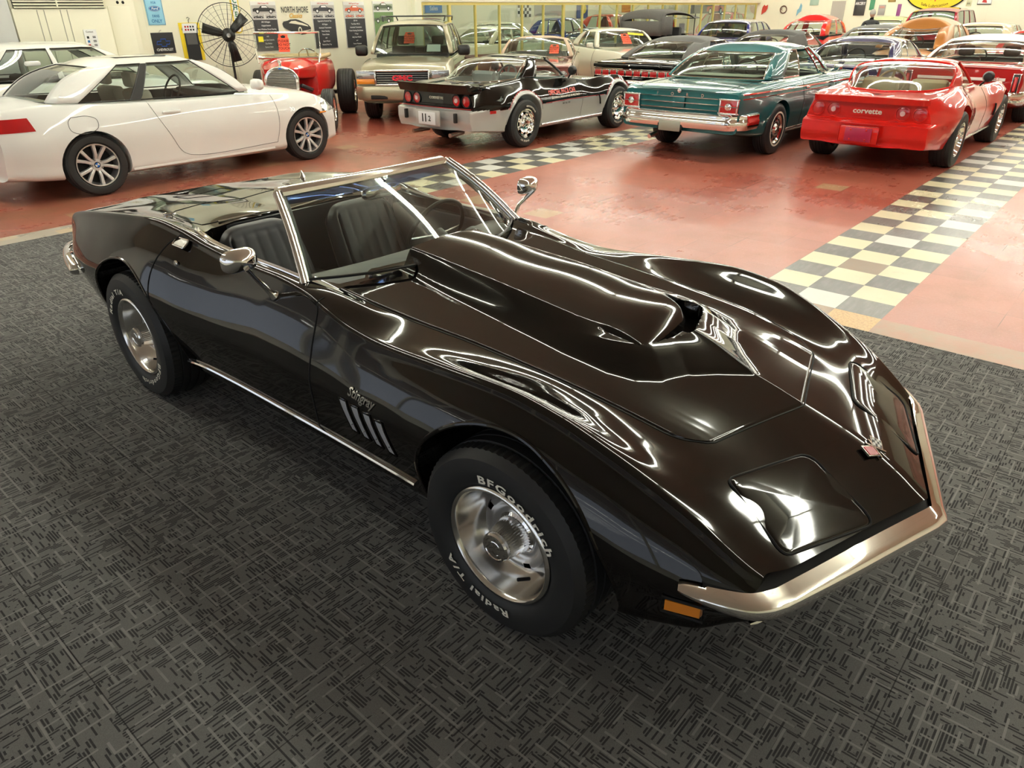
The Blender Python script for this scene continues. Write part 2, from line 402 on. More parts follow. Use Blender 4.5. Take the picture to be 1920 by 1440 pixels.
struct('trim_3', WF, mat('white_frame', (.75, .75, .72), .4))
for i in range(7): struct('window_%d' % (30 + i), MB().box((X0 - .05, wy0 + (wy1 - wy0) * (i + .5) / 7, 2.05), (.006, 1.82, 3.3)), glass('shop_glass', (.82, .84, .86)), smooth=0)
struct('wall_leak_stop', MB().box((31.4, Y1 + .1, CEIL / 2), (9.4, .2, CEIL)), WLM)  # unseen wall piece, added to stop daylight leaking into the back room
struct('wall_back_room', MB().box((24, 21.1, CEIL / 2), (34, .2, CEIL)).box((7.6, 16.6, CEIL / 2), (.2, 9, CEIL)).box((36, 16.6, CEIL / 2), (.2, 9, CEIL)), WLM)
# window wall: gold mullions, each pane a window of its own
fr = MB(); ps = [7.82 + .92 * i for i in range(21)]
fr.box(((7.78 + 26.25) / 2, Y1 + .05, 1.975), (18.5, .09, .07)); fr.box(((7.78 + 26.25) / 2, Y1 + .05, .04), (18.5, .09, .08))
for i, px_ in enumerate(ps): fr.box((px_ + .0, Y1 + .05, 1.0), (.075 if i in (1, 6, 13) else .036, .07, 2.0))
struct('trim_1', fr, GLD)
def pane(i):
    mb = MB().box(((ps[i] + ps[i + 1]) / 2, Y1 + .05, 1.0), (.87, .006, 1.88)); struct('window_%d' % (i + 1), mb, GLS, smooth=0)
for i in range(20): pane(i)
struct('trim_2', MB().box((17, Y1 - .02, 2.06), (18.6, .05, .10)), CRM)
# fluorescent rows
def tube_mat():
    return mat('fluorescent_tube', (.9, .9, .9), .4, emis=(.985, 1, .87), es=LIGHT_POWER)
TUB = tube_mat(); HOU = mat('light_housing', (.8, .78, .7), .5)
def ceiling_lamp(x, y0, L=2.4):
    r = empty('ceiling_light', (x, y0, CEIL - .12), 0, None, 'ceiling light', 'fluorescent strip lights on the ceiling')
    MB().prism([(-.11, .12), (.11, .12), (.05, .02), (-.05, .02)], -L / 2 + .01, L / 2 - .01, None, 'Y').build('housing', HOU, r, smooth=0)
    mb = MB()
    for s in (-.045, .045): mb.tube([(s, -L / 2 + .04, -.005), (s, L / 2 - .04, -.005)], .019, None, 8)
    mb.build('fluorescent_tube', TUB, r)
    return r
lamp0 = None
for x in LIGHT_ROWS:
    for y0 in [-3.4 + 2.44 * i for i in range(7)]:
        if lamp0 is None: lamp0 = q = ceiling_lamp(x, y0)
        else: q = copy_tree(lamp0); q.location = (x, y0, CEIL - .12)
        q['label'] = 'white twin tube fluorescent strip light in a row under the tan ceiling'
for x, y0 in [(-.6, -5.84), (-.6, -8.28), (3., -5.84), (-4.4, 3.92), (-4.4, 6.36), (-4.4, 8.8)]:  # unseen extra lamps, added to brighten the carpet
    q = copy_tree(lamp0); q.location = (x, y0, CEIL - .12); q['label'] = 'unseen white twin tube strip light added to brighten the grey carpet'
for x in [10 + 3.6 * i for i in range(7)]:
    for y0 in (13.6, 16.04, 18.5):
        q = copy_tree(lamp0); q.location = (x, y0, CEIL - .12); q['label'] = 'fluorescent strip light over the cars beyond the gold window wall'; q['group'] = 'strip lights in the back showroom'
# ============================================================= wheels
def tyre_mesh(R, rim, W, grooves=True, n=160):
    """axis Y, outer side -Y (y=-W/2). R radius, rim bead radius"""
    h = W / 2; pr = []
    # inner side bead -> tread -> outer bead, (r, y)
    side = [(rim, .80), (rim + .012, .90), (rim + .2 * (R - rim), 1.0), (rim + .5 * (R - rim), 1.04), (rim + .78 * (R - rim), 1.0), (R - .016, .90), (R - .004, .80)]
    for r_, f in side: pr.append((r_, f * h, 0))
    tw = .78 * h
    if grooves:
        g = [-.62, -.22, .22, .62]
        for a in reversed(g):
            c = a * tw; pr += [(R + .001 - .002 * abs(a), c + .0048, 1), (R - .008, c + .0030, 2), (R - .008, c - .0030, 2), (R + .001 - .002 * abs(a), c - .0048, 1)]
    for r_, f in reversed(side): pr.append((r_, -f * h, 0))
    rows = []
    for k in range(n):
        a = 2 * PI * k / n; row = []
        for r_, y, t in pr:
            rr = r_
            if grooves and abs(y) > .5 * h and r_ > R - .02 and k % 2 == 0 and t != 2: rr = r_ - (.004 if t == 0 else .0055)
            row.append((rr * math.cos(a), y, rr * math.sin(a)))
        rows.append(row)
    mb = MB(); mb.grid(rows, None, closeu=True); return mb
def ring_text(mb, txt, r0, y, a0, size, m=None, sx=1.15, bold=.0011, spacing=1.22):
    """letters on a sidewall facing -Y, reading clockwise seen from outside (-Y side, +X right, Z up); a0 start angle in degrees"""
    vs, fs = text_pts(txt, size, bold, 0, sx, spacing=spacing)
    out = []
    for (x, z, _) in vs:
        a = math.radians(a0) - x / (r0 + size * .35); r_ = r0 + z
        out.append((r_ * math.cos(a), y, r_ * math.sin(a)))
    return mb.add(out, fs, m)
def lettering(txts, R, y, m, size=.03, parent=None):
    for t, r0, a0, sx in txts:
        mb = MB(); ring_text(mb, t, r0, y, a0, size, m, sx); mb.build('lettering', m, parent, smooth=0, normals=False)
def rally_wheel(parent, name, R=.333, W=.255, rim=.195, loc=(0, 0, 0), flip=False, texts=None, rot=0., cap=True):
    w_ = tyre_mesh(R, rim, W).build(name, RUB, parent, loc=loc, smooth=35)
    w_.rotation_euler = (0, rot, PI if flip else 0)
    h = W / 2; y = -h
    # barrel + trim ring
    pr = [(rim + .004, y * .80), (rim + .008, y * .90), (rim + .003, y * .95), (rim - .005, y * .955), (rim - .011, y * .90), (rim - .014, y * .80), (rim - .022, y * .55), (rim - .036, y * .30), (rim - .052, y * .14), (rim - .062, y * .08)]
    MB().lathe(pr, None, 72).build('trim_ring', mat('brushed_chrome', (.80, .79, .77), .16, 1.), w_, smooth=50)
    n = 100; rr = [.139, .134, .127, .110, .102, .088, .074, .060]; hh = [y * .06, y * .20, y * .27, y * .27, y * .20, y * .12, y * .13, y * .22]
    vs = []; fs = []; nv = len(rr)
    for k in range(n):
        a = 2 * PI * k / n; vs += [(r_ * math.cos(a), h_, r_ * math.sin(a)) for r_, h_ in zip(rr, hh)]
    for k in range(n):
        for j in range(nv - 1):
            if j in (1, 2) and (k % 20) < 4: continue
            a = k * nv + j; b = ((k + 1) % n) * nv + j; fs.append((a, b, b + 1, a + 1))
    MB().add(vs, fs).build('wheel_centre', ALU, w_, smooth=50)
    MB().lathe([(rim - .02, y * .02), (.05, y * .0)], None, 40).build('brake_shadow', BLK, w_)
    if cap:
        pr = [(.062, y * .20), (.060, y * .24), (.055, y * .25)]
        mb = MB(); mb.lathe([(.076, y * .12), (.074, y * .24), (.064, y * .30)], None, 48)
        # fluted cone
        rows = []; n = 76
        for k in range(n):
            a = 2 * PI * k / n; e = .0030 if k % 2 else -.0014
            rows.append([((r_ + e) * math.cos(a), h_, (r_ + e) * math.sin(a)) for r_, h_ in ((.063, y * .29), (.049, y * .88))])
        mb.grid(rows, None, closeu=True)
        mb.lathe([(.049, y * .88), (.0515, y * .90), (.0515, y * .98), (.047, y * 1.03), (.040, y * 1.04), (.038, y * 1.02), (.025, y * 1.02), (.023, y * 1.03), (.001, y * 1.035)], None, 48)
        mb.build('hub_cap', CHR, w_, smooth=14)
    # valve
    MB().tube([((rim - .05) * math.cos(-1.0), y * .45, (rim - .05) * math.sin(-1.0)), ((rim - .07) * math.cos(-1.05), y * .75, (rim - .07) * math.sin(-1.05))], .006, None, 8).build('valve', BLK, w_)
    if texts: lettering(texts, R, y * 1.045 - .0012, WHT, .036, w_)
    return w_
def spoke_wheel(parent, R, W, rim, loc, flip, kind='five', name='wheel', white=None, texts=None):
    w_ = tyre_mesh(R, rim, W, grooves=kind != 'far', n=96 if kind != 'far' else 32).build(name, RUB, parent, loc=loc, smooth=35)
    w_.rotation_euler = (0, random.random() * 6 if kind not in ('bmw',) else .3, PI if flip else 0)
    y = -W / 2; n = 48
    if kind == 'far':
        MB().lathe([(rim, y * .9), (rim * .9, y * .7), (rim * .6, y * .6), (.06, y * .95), (.001, y)], None, 24).build('wheel_rim', ALU, w_); return w_
    if white: MB().lathe([(white[0], y * 1.045), (white[1], y * 1.05)], None, 64).build('whitewall', WHT, w_)
    if kind == 'bmw':
        MB().lathe([(rim + .003, y * .82), (rim + .004, y * .95), (rim - .008, y * .93), (rim - .016, y * .6), (rim - .03, y * .1)], None, 64).build('wheel_rim', ALU, w_, smooth=50)
        mb = MB()
        for k in range(5):
            for s in (-1, 1):
                a = 2 * PI * k / 5 + PI / 2; da = s * .19; p = []
                for r_, off, hw, yy in ((.052, .012, .017, .62), (.11, .024, .019, .78), (rim - .012, .060, .022, .86)):
                    ca, sa = math.cos(a), math.sin(a); cx, cz = r_ * ca - s * off * sa, r_ * sa + s * off * ca
                    p.append((cx, cz, hw, yy))
                rows = []
                for cx, cz, hw, yy in p:
                    ca, sa = math.cos(a), math.sin(a); t = (-sa, ca)
                    rows.append([(cx + t[0] * q, y * (yy - dd), cz + t[1] * q) for q, dd in ((-hw, .32), (-hw * .8, .03), (0, 0), (hw * .8, .03), (hw, .32))])
                mb.grid(rows, None)
        mb.lathe([(.068, y * .35), (.062, y * .66), (.001, y * .68)], None, 32); mb.build('spokes', mat('alloy_silver', (.70, .70, .70), .3, .6), w_, smooth=40)
        mb = MB()
        for k in range(5): a = 2 * PI * k / 5 + PI / 2 + PI / 5; mb.tube([(.056 * math.cos(a), y * .4, .056 * math.sin(a)), (.056 * math.cos(a), y * .72, .056 * math.sin(a))], .011, None, 10)
        mb.build('lug_nut', CHD, w_)
        mb = MB(); bl = mat('badge_blue', (.02, .15, .6), .2); mb.lathe([(.033, y * .70), (.001, y * .70)], BLK, 32)
        for q in range(4):
            pts = [(0, y * .715, 0)] + [(.024 * math.cos(q * PI / 2 + t * PI / 16), y * .715, .024 * math.sin(q * PI / 2 + t * PI / 16)) for t in range(9)]
            mb.add(pts, [tuple(range(10))], bl if q % 2 else WP)
        mb.build('roundel', None, w_, smooth=0)
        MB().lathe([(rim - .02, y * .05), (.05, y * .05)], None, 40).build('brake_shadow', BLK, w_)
    elif kind == 'slot':   # polished aluminium with eight slots, lettered tyre
        MB().lathe([(rim + .003, y * .82), (rim + .005, y * .95), (rim - .008, y * .93), (rim - .014, y * .6), (rim - .03, y * .5)], None, 64).build('trim_ring', CHR, w_, smooth=50)
        rr = [rim - .028, rim - .04, rim - .075, rim - .09, .05, .03, .001]; hh = [.5, .62, .72, .62, .55, .8, .82]; n = 64; nv = len(rr); vs = []; fs = []
        for k in range(n):
            a = 2 * PI * k / n; vs += [(r_ * math.cos(a), y * h_, r_ * math.sin(a)) for r_, h_ in zip(rr, hh)]
        for k in range(n):
            for j in range(nv - 1):
                if j == 1 and (k % 8) < 4: continue
                a = k * nv + j; b = ((k + 1) % n) * nv + j; fs.append((a, b, b + 1, a + 1))
        MB().add(vs, fs).build('wheel_centre', CHR, w_, smooth=40)
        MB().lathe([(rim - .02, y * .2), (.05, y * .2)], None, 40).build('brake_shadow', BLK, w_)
    else:                  # pressed steel with full chrome cover
        MB().lathe([(rim + .003, y * .82), (rim + .004, y * .92), (rim - .01, y * .92), (rim - .03, y * .7), (rim - .05, y * .72), (rim - .08, y * .82), (.07, y * .74), (.05, y * .98), (.001, y * 1.02)], None, 64).build('wheel_cover', CHR, w_, smooth=40)
        mb = MB()
        for k in range(10):
            a = 2 * PI * k / 10; mb.box(((rim - .065) * math.cos(a), y * .78, (rim - .065) * math.sin(a)), (.03, .012, .014), None, Matrix.Rotation(-a, 3, 'Y'))
        mb.lathe([(rim - .052, y * .79), (rim - .049, y * .785)], None, 40); mb.build('slot_ring', BLK, w_)
    if texts: lettering(texts, R, y * 1.045 - .0015, WHT, .032, w_)
    return w_
# ============================================================= black convertible (foreground)
from mathutils.bvhtree import BVHTree
OX, OY = -3.04, -0.764
vette = empty('sports_car', (OX, OY, 0), -PI / 2, 'black open-top sports car with raised hood scoop parked on the grey carpet', 'car')
def rl(pts): return pchip([p[0] for p in pts], [p[1] for p in pts])
def rl2(pts): return rl([(p[0], p[1]) for p in pts]), rl([(p[0], p[2]) for p in pts])
cz = rl([(-3.56, .775), (-3.3, .80), (-3.0, .83), (-2.6, .862), (-2.3, .868), (-2.0, .86), (-1.2, .85), (-1.0, .838), (-.7, .812), (-.3, .788), (.1, .765), (.38, .732), (.565, .680), (.8, .605), (.9, .555), (.975, .507)])
r2 = rl2([(-3.56, .42, .778), (-3.3, .42, .80), (-3.0, .44, .835), (-2.6, .47, .868), (-2.3, .52, .885), (-1.9, .55, .87), (-1.2, .56, .85), (-1.0, .56, .836), (-.7, .54, .808), (-.4, .52, .793), (-.1, .51, .772), (.15, .50, .745), (.30, .48, .712), (.43, .46, .680), (.6, .44, .635), (.72, .43, .572), (.822, .43, .497)])
r3 = rl2([(-3.56, .58, .775), (-3.3, .60, .805), (-3.0, .60, .85), (-2.6, .60, .90), (-2.35, .61, .92), (-2.1, .62, .905), (-1.9, .62, .882), (-1.4, .62, .872), (-1.15, .61, .858), (-.95, .605, .836), (-.7, .61, .803), (-.4, .62, .798), (-.1, .62, .792), (.15, .62, .766), (.30, .61, .727), (.43, .60, .688), (.6, .58, .620), (.70, .57, .555), (.777, .56, .499)])
cr = rl2([(-3.56, .665, .765), (-3.46, .68, .795), (-3.2, .695, .845), (-2.95, .70, .878), (-2.6, .695, .918), (-2.35, .69, .940), (-2.15, .682, .925), (-1.95, .675, .893), (-1.7, .672, .875), (-1.4, .675, .876), (-1.15, .685, .860), (-1.0, .70, .830), (-.85, .712, .803), (-.7, .718, .792), (-.35, .738, .812), (-.07, .748, .826), (.13, .748, .805), (.28, .737, .760), (.40, .722, .712), (.56, .702, .636), (.70, .674, .546), (.752, .652, .510)])
wd = rl2([(-3.56, .70, .56), (-3.46, .745, .56), (-3.2, .83, .60), (-2.9, .868, .62), (-2.6, .878, .64), (-2.35, .878, .62), (-2.1, .86, .60), (-1.8, .832, .58), (-1.4, .812, .57), (-1.0, .815, .565), (-.7, .832, .565), (-.4, .858, .59), (-.1, .874, .62), (.15, .872, .60), (.4, .842, .52), (.6, .79, .455), (.70, .74, .43), (.75, .71, .42)])
ro = rl2([(-3.56, .64, .46), (-3.3, .72, .36), (-2.95, .79, .31), (-2.5, .80, .30), (-2.1, .785, .292), (-1.6, .772, .295), (-1.0, .772, .30), (-.5, .775, .30), (0, .80, .29), (.35, .78, .28), (.55, .72, .29), (.70, .64, .31), (.80, .58, .33)])
bt = rl([(-3.56, .42), (-3.2, .30), (-2.9, .22), (-2.4, .19), (0, .19), (.5, .22), (.9, .28)])
def bowx(s, y, z):
    if s > .2:
        t = min(1., (s - .2) / .8); B = .241 * t * t * (3 - 2 * t)
        x = s - B * (abs(y) / .69) ** .95
    elif s < -3.1:
        t = (-3.1 - s) / .46; x = s + .07 * t * (abs(y) / .7) ** 2
    else: x = s
    return x
def at(s, rail):
    x = s
    for _ in range(6): x = bowx(s, rail[0](x), 0)
    return x, rail[0](x), rail[1](x)
def c3_section(s):
    e = sm(.80, .975, s); q = sm(-3.3, -3.56, s)
    zc = cz(s); x2, y2, z2 = at(s, r2); x3, y3, z3 = at(s, r3); xc, yc, zc_ = at(s, cr); xw, yw, zw = at(s, wd); xr, yr, zr = at(s, ro)
    dome = .010 * sm(-2.2, -2.4, s)
    P = [(s, 0, zc), (bowx(s, y2 * .5, 0), y2 * .5, zc * .45 + z2 * .55 + .002 + dome), (x2, y2, z2), (x3, y3, z3), (xc + 0, yc - .018, zc_ - .0005), (xc, yc, zc_ - .004)]
    dz = zc_ - zw; f = yw - yc
    P += [(xc * .97 + xw * .03, yc + .018, zc_ - .022 - .02 * abs(dz)), (xc * .6 + xw * .4, yc + .62 * f, zw + .56 * dz), (xc * .25 + xw * .75, yc + .90 * f, zw + .24 * dz), (xw, yw, zw)]
    sb = -.05 * e
    P += [(xw * .7 + xr * .3 + sb, yw * .80 + yr * .20, zw * .66 + zr * .34), (xr + sb, yr, zr), (xr + sb, yr - .012, zr - .035), (xr + sb - .03 * e, yr * .8, bt(s) + .01), (s - .08 * e - .1 * e, yr * .4, bt(s)), (s - .10 * e - .08 * e, 0, bt(s))]
    return P
NS = [6, 8, 8, 6, 4, 4, 6, 6, 6, 8, 8, 4, 3, 3, 3]
def c3_loop(s):
    h = catmull(c3_section(s), NS)
    for p in (0, -1): h[p] = (h[p][0], 0., h[p][2])
    return h + [(x, -y, z) for x, y, z in reversed(h[1:-1])]
ss = list(np.concatenate([np.linspace(-3.56, -3.3, 22), np.linspace(-3.28, .3, 170)[0:], np.linspace(.32, .975, 60)]))
rows = [c3_loop(s) for s in ss]
mb = MB(); mb.grid(rows, None, closev=True)
def cap(row, m=None, inset=None):
    n = len(row); h = n // 2
    # pair up the two halves with a ladder of quads
    vs = list(row); fs = []
    for k in range(h):
        a, b = k, k + 1; c, d = (n - k - 1) % n, (n - k) % n
        if k == 0: fs.append((0, 1, n - 1))
        elif k == h - 1: fs.append((k, h, n - k))
        else: fs.append((k, k + 1, n - k - 1, n - k))
    mb.add(vs, fs, m)
cap(rows[0]); cap(rows[-1])
body = mb.build('body', PBLK, vette, smooth=0)
bm_ = bmesh.new(); bm_.from_mesh(body.data); bm_.normal_update(); BV = BVHTree.FromBMesh(bm_); bm_.free()
def topz(x, y):
    h = BV.ray_cast(Vector((x, y, 2)), Vector((0, 0, -1))); return h[0].z if h[0] else .8
def sidey(x, z, s=-1):
    h = BV.ray_cast(Vector((x, s * 2, z)), Vector((0, -s, 0))); return h[0].y if h[0] else s * .8
cut = []
def hidden(mb_, name): o = mb_.build(name, BLK, None, smooth=0); return o
for xw_, rr, zz in ((0.0, .402, .335), (-2.503, .408, .335)):
    for s in (-1, 1):
        k = MB(); n = 96; r0 = [(rr * math.cos(2 * PI * i / n), rr * math.sin(2 * PI * i / n)) for i in range(n)]
        k.prism(r0, min(s * .52, s * 1.1), max(s * .52, s * 1.1), None, 'Y', (xw_, 0, zz)); cut.append(hidden(k, 'well'))
half = [(-1.13, 0), (-1.17, .30), (-1.235, .50), (-1.30, .585), (-1.5, .602), (-1.8, .606), (-2.02, .598), (-2.13, .57), (-2.20, .50), (-2.24, .35), (-2.25, 0)]
poly = half + [(x, -y) for x, y in reversed(half[1:-1])]
k = MB(); k.prism(poly, .30, 1.4); cut.append(hidden(k, 'tub'))
boolean(body, cut)
shade(body.data, 32)
TR = 'panel_gap'
# --- wheels
rally_wheel(vette, 'tyre', .336, .262, .200, (0, -.735, .334), False, [('BFGoodrich', .232, 104, 1.62), ('Radial T/A', .232, 284, 1.62)])
rally_wheel(vette, 'tyre', .336, .262, .200, (0, .735, .334), True)
rally_wheel(vette, 'tyre', .336, .262, .200, (-2.503, -.735, .334), False, [('BFGoodrich', .232, -18, 1.62), ('Radial T/A', .232, 162, 1.62)])
rally_wheel(vette, 'tyre', .336, .262, .200, (-2.503, .735, .334), True)
# --- hood with scoop : height field over the hood outline
outl = [(.385, 0), (.30, .085), (.235, .165), (.19, .26), (.13, .315), (.04, .342), (-.14, .344), (-.4, .322), (-.65, .292), (-.93, .262), (-1.02, .25), (-1.3, .24)]
lip = [(.16, 0), (.125, .10), (.09, .19), (.055, .235), (-.01, .262), (-.10, .275), (-.22, .285), (-.34, .290)]
pe = rl([(-1.3, .19), (-1.0, .195), (-.7, .200), (-.4, .21), (-.2, .21), (-.08, .198), (0, .180), (.045, .145), (.08, .08), (.10, .0)])
pz = rl([(-1.3, .95), (-1.05, .938), (-1.0, .935), (-.75, .916), (-.5, .900), (-.25, .875), (-.12, .862), (-.05, .850), (0, .832), (.04, .800), (.08, .745), (.12, .66), (.3, .60)])
lz = rl([(-1.3, .89), (-.6, .86), (-.3, .845), (-.1, .835), (0, .829), (.1, .826), (.2, .826)])
def seg_d(p, poly_):
    b = 9e9; sg = 1
    for (x0, y0), (x1, y1) in zip(poly_[:-1], poly_[1:]):
        dx, dy = x1 - x0, y1 - y0; t = max(0, min(1, ((p[0] - x0) * dx + (p[1] - y0) * dy) / (dx * dx + dy * dy))); qx, qy = x0 + t * dx, y0 + t * dy
        d = math.hypot(p[0] - qx, p[1] - qy)
        if d < b: b = d; sg = 1 if (dx * (p[1] - y0) - dy * (p[0] - x0)) > 0 else -1
    return b * sg
outf = rl([(-1.3, .24)] + [(x, y) for x, y in reversed(outl[:-1])])
lipf = rl([(x, y) for x, y in reversed(lip)])
def hoodz(x, y):
    a = abs(y); hb = topz(x, y) + .004
    d = abs(seg_d((x, a), outl))
    if not (x < .385 and a < outf(x)): return hb + .006 * math.exp(-d / .010)
    def wall(x, a):                    # plain side wall up to the flat plateau
        w = max(outf(x) - pe(x), .02); tt = max(0, min(1, (outf(x) - a) / w)); tt = tt - .045 * math.sin(2 * PI * tt)
        return hb + .005 + (pz(x) - .010 * (a / .2) ** 2 * (a < pe(x)) - .010 * (a >= pe(x)) - hb - .005) * tt
    l = abs(seg_d((x, a), lip)); inlip = x < .16 and a < lipf(x)
    if x <= -.30: return wall(x, a)
    if not inlip:                      # front and side ramp up to the lip
        t = d / (d + l + 1e-9); crease = .010 * math.exp(-a / .014) * min(1, d / .1)
        z = hb + .006 + (lz(x) - hb - .006) * (t ** .9 - .03 * math.sin(2 * PI * t)) + crease * .5
        k = sm(.0, -.30, x); return z * (1 - k) + wall(x, a) * k
    P = pz(x) - .010 * (a / .2) ** 2
    if a <= pe(x):
        z = lz(x) - (lz(x) - P) * (l / .012) ** 2 if (l < .012 and P < lz(x)) and x > -.22 else P
        return z
    k = sm(.0, -.30, x)
    edge = lz(x); w = max(lipf(x) - pe(x), 1e-4); tt = max(0, min(1, (lipf(x) - a) / w))
    zs = edge + (max(pz(min(x, -.05)) - .01, edge) - edge) * tt
    dp = a - pe(x); hole = sm(.225, .212, a) * sm(-.10, -.05, x) * sm(0, .006, l)
    zh = max(.60, min(P, pz(x)) - 1.0 * dp - 5 * dp * dp)
    z = zs * (1 - hole) + min(zs, zh) * hole
    return z * (1 - k) + wall(x, a) * k
def hood_front(u):   # x of the front edge across the hood, u=0 centre..1 corner
    return .565 - .125 * min(1, u) ** 1.0
NX, NY = 300, 190
rows = []
for i in range(NX + 1):
    t = i / NX; row = []
    for j in range(-NY // 2, NY // 2 + 1):
        u = j / (NY / 2); a = abs(u)
        xr_ = -1.075 - .02 * a * a; xf = .565 - .125 * (a ** 1.0) - .03 * max(0, a - .9) * 10 * max(0, a - .9) * 10
        x = xr_ + (xf - xr_) * t; hw = r2[0](x) - .002
        if t > .93: hw -= .03 * ((t - .93) / .07) ** 3
        y = u * hw
        z = hoodz(x, y); ed = min((1 - a) * hw, (1 - t) * (xf - xr_), t * (xf - xr_) + .02)
        if ed < .004: z -= .006 * (1 - ed / .004)
        row.append((x, y, z))
    rows.append(row)
hood = MB().grid(rows, None).build('hood', PBLK, vette, smooth=0, normals=False)
shade(hood.data, 50)
# hood edge gap
def proj(pts, off=0.): return [(x, y, topz(x, y) + off) for x, y in pts]
edge = [(rows[i][0][0], rows[i][0][1] - .004) for i in range(0, NX + 1, 4)] + [(rows[-1][j][0] + .004, rows[-1][j][1]) for j in range(0, NY + 1, 4)] + [(rows[i][-1][0], rows[i][-1][1] + .004) for i in range(NX, -1, -4)]
MB().tube(proj(edge, .0006), .0032, None, 6, flat=.5, up=(0, 0, 1)).build(TR, BLK, vette)
def side_path(pts, s=-1, off=0.): return [(x, sidey(x, z, s) + s * off, z) for x, z in pts]
def lerp_path(pts, n=12):
    return catmull([tuple(p) for p in pts], n)
for s in (-1, 1):
    fd = lerp_path([(-1.06, .845), (-1.03, .80), (-1.005, .70), (-1.0, .55), (-1.02, .40), (-1.04, .31)])
    rd = lerp_path([(-2.12, .90), (-2.17, .86), (-2.205, .76), (-2.20, .62), (-2.14, .50)])
    for pth in (fd, rd): MB().tube(side_path(pth, s, .0004), .0030, None, 6).build(TR, BLK, vette)
    # door sheet-metal break lines and sill strip
    sp = lerp_path([(-2.10, .30), (-1.95, .318), (-1.7, .322), (-1.0, .325), (-.45, .325)], 10)
    MB().tube([(x, sidey(x, z, s) + s * .004, z) for x, z in sp], .011, None, 8, flat=.9).build('sill_strip', CHR, vette)
    # belt chrome along the cockpit side
    bp_ = lerp_path([(-1.235, s * .628), (-1.5, s * .632), (-1.8, s * .634), (-2.02, s * .630), (-2.12, s * .612), (-2.17, s * .59)], 8)
    z_ = [topz(x, y) for x, y in bp_]
    MB().tube([(x, y, z + .003) for (x, y), z in zip(bp_, z_)], .006, None, 8).tube([(x, y - s * .014, z + .004) for (x, y), z in zip(bp_, z_)], .0045, None, 8).build('belt_moulding', CHR, vette)
    # door lock and handle plate
    ylk = sidey(-2.05, .80, s)
    MB().lathe([(.015, 0), (.015, s * .005), (.012, s * .008), (.006, s * .008), (.005, s * .004), (.0005, s * .004)], None, 24, 'Y', (-2.05, ylk, .80)).build('door_lock', CHR, vette)
    hx, hy = -2.085, s * .712; hz = topz(hx, hy) + .006; ev = (topz(hx, hy - s * .03) - topz(hx, hy + s * .03)) * .45
    rot = Matrix.Rotation(s * -math.atan2(ev, .04), 3, 'X')
    def rr_(w_, h_, r_, n=6):
        o = []
        for cx, cy, a0 in ((w_ - r_, h_ - r_, 0), (-w_ + r_, h_ - r_, 90), (-w_ + r_, -h_ + r_, 180), (w_ - r_, -h_ + r_, 270)):
            for i in range(n + 1): a = math.radians(a0 + 90 * i / n); o.append((cx + r_ * math.cos(a), cy + r_ * math.sin(a)))
        return o
    mbh = MB(); mbh.tube([rot @ Vector((a, b, 0)) + Vector((hx, hy, hz + .003)) for a, b in rr_(.055, .022, .010)], .004, None, 6, closed=True)
    mbh.build('door_handle', CHR, vette)
    mbh = MB(); mbh.add([rot @ Vector((a, b, .002)) + Vector((hx, hy, hz)) for a, b in rr_(.053, .020, .009)], [tuple(range(28))]); mbh.build('handle_flap', CHD, vette, smooth=0)
    # wheel arch lips
    for xw_, rr, zz in ((0.0, .402, .335), (-2.503, .408, .335)):
        p = []
        for i in range(-4, 100):
            a = math.radians(i * 1.86); x = xw_ + (rr + .003) * math.cos(a); z = zz + (rr + .003) * math.sin(a)
            if z < .30: continue
            y = sidey(x, z, s); p.append((x, y - s * .004, z))
        MB().tube(p, .008, None, 8).build('arch_lip', PBLK, vette)
    # fender vents : four slanted slots with bright liners
    for i in range(4):
        x0 = -.800 + i * .0745
        q = [(x0, .570), (x0 + .045, .574), (x0 + .078, .437), (x0 + .040, .437)]
        def ins(f, q=q): cx = sum(p[0] for p in q) / 4; cz_ = sum(p[1] for p in q) / 4; return [(cx + (a - cx) * f, cz_ + (b - cz_) * f) for a, b in q]
        m_ = MB(); o_ = [(x, sidey(x, z, s) + s * .003, z) for x, z in q]; i_ = [(x + .004, sidey(x, z, s) - s * .0 + s * .0015, z) for x, z in ins(.86)]
        qq = ins(.9); rws = []
        for t_ in np.linspace(0, 1, 9):
            l_ = [qq[0][k] + (qq[3][k] - qq[0][k]) * t_ for k in (0, 1)]; r_ = [qq[1][k] + (qq[2][k] - qq[1][k]) * t_ for k in (0, 1)]
            rws.append([(l_[0] + (r_[0] - l_[0]) * f_, sidey(l_[0] + (r_[0] - l_[0]) * f_, l_[1] + (r_[1] - l_[1]) * f_, s) + s * .0025, l_[1] + (r_[1] - l_[1]) * f_) for f_ in (0, .33, .66, 1)])
        m_.grid(rws, None); m_.build('fender_vent', mat('vent_liner', (.55, .56, .58), .3, .35), vette, smooth=0)
        MB().tube([(x, sidey(x, z, s) + s * .002, z) for x, z in [(q[k][0] + (q[(k + 1) % 4][0] - q[k][0]) * t_, q[k][1] + (q[(k + 1) % 4][1] - q[k][1]) * t_) for k in range(4) for t_ in (0, .25, .5, .75)]], .0032, None, 6, closed=True).build('vent_edge', PBLK, vette)
        MB().lathe([(.004, 0), (.003, s * .004), (.0005, s * .005)], None, 10, 'Y', (x0 + .055, sidey(x0 + .055, .475, s) + s * .003, .475)).build('vent_screw', CHD, vette)
    # script badge
    vs, fs = text_pts('Stingray', .062, .0012, .35, 1.0, 'LEFT', .0015)
    o_ = []
    for x, z, d_ in vs:
        X = (-.745 + x * .80) if s < 0 else (-.60 - x * .80); Z_ = .600 + z * .8 ; o_.append((X, sidey(X, Z_, s) + s * (.003 + d_), Z_))
    MB().add(o_, fs).build('script_badge', CHR, vette, smooth=0, normals=False)
    # outside mirror
    mh = Vector((-1.30, s * .845, .985)); base = Vector((-1.315, s * .722, .835))
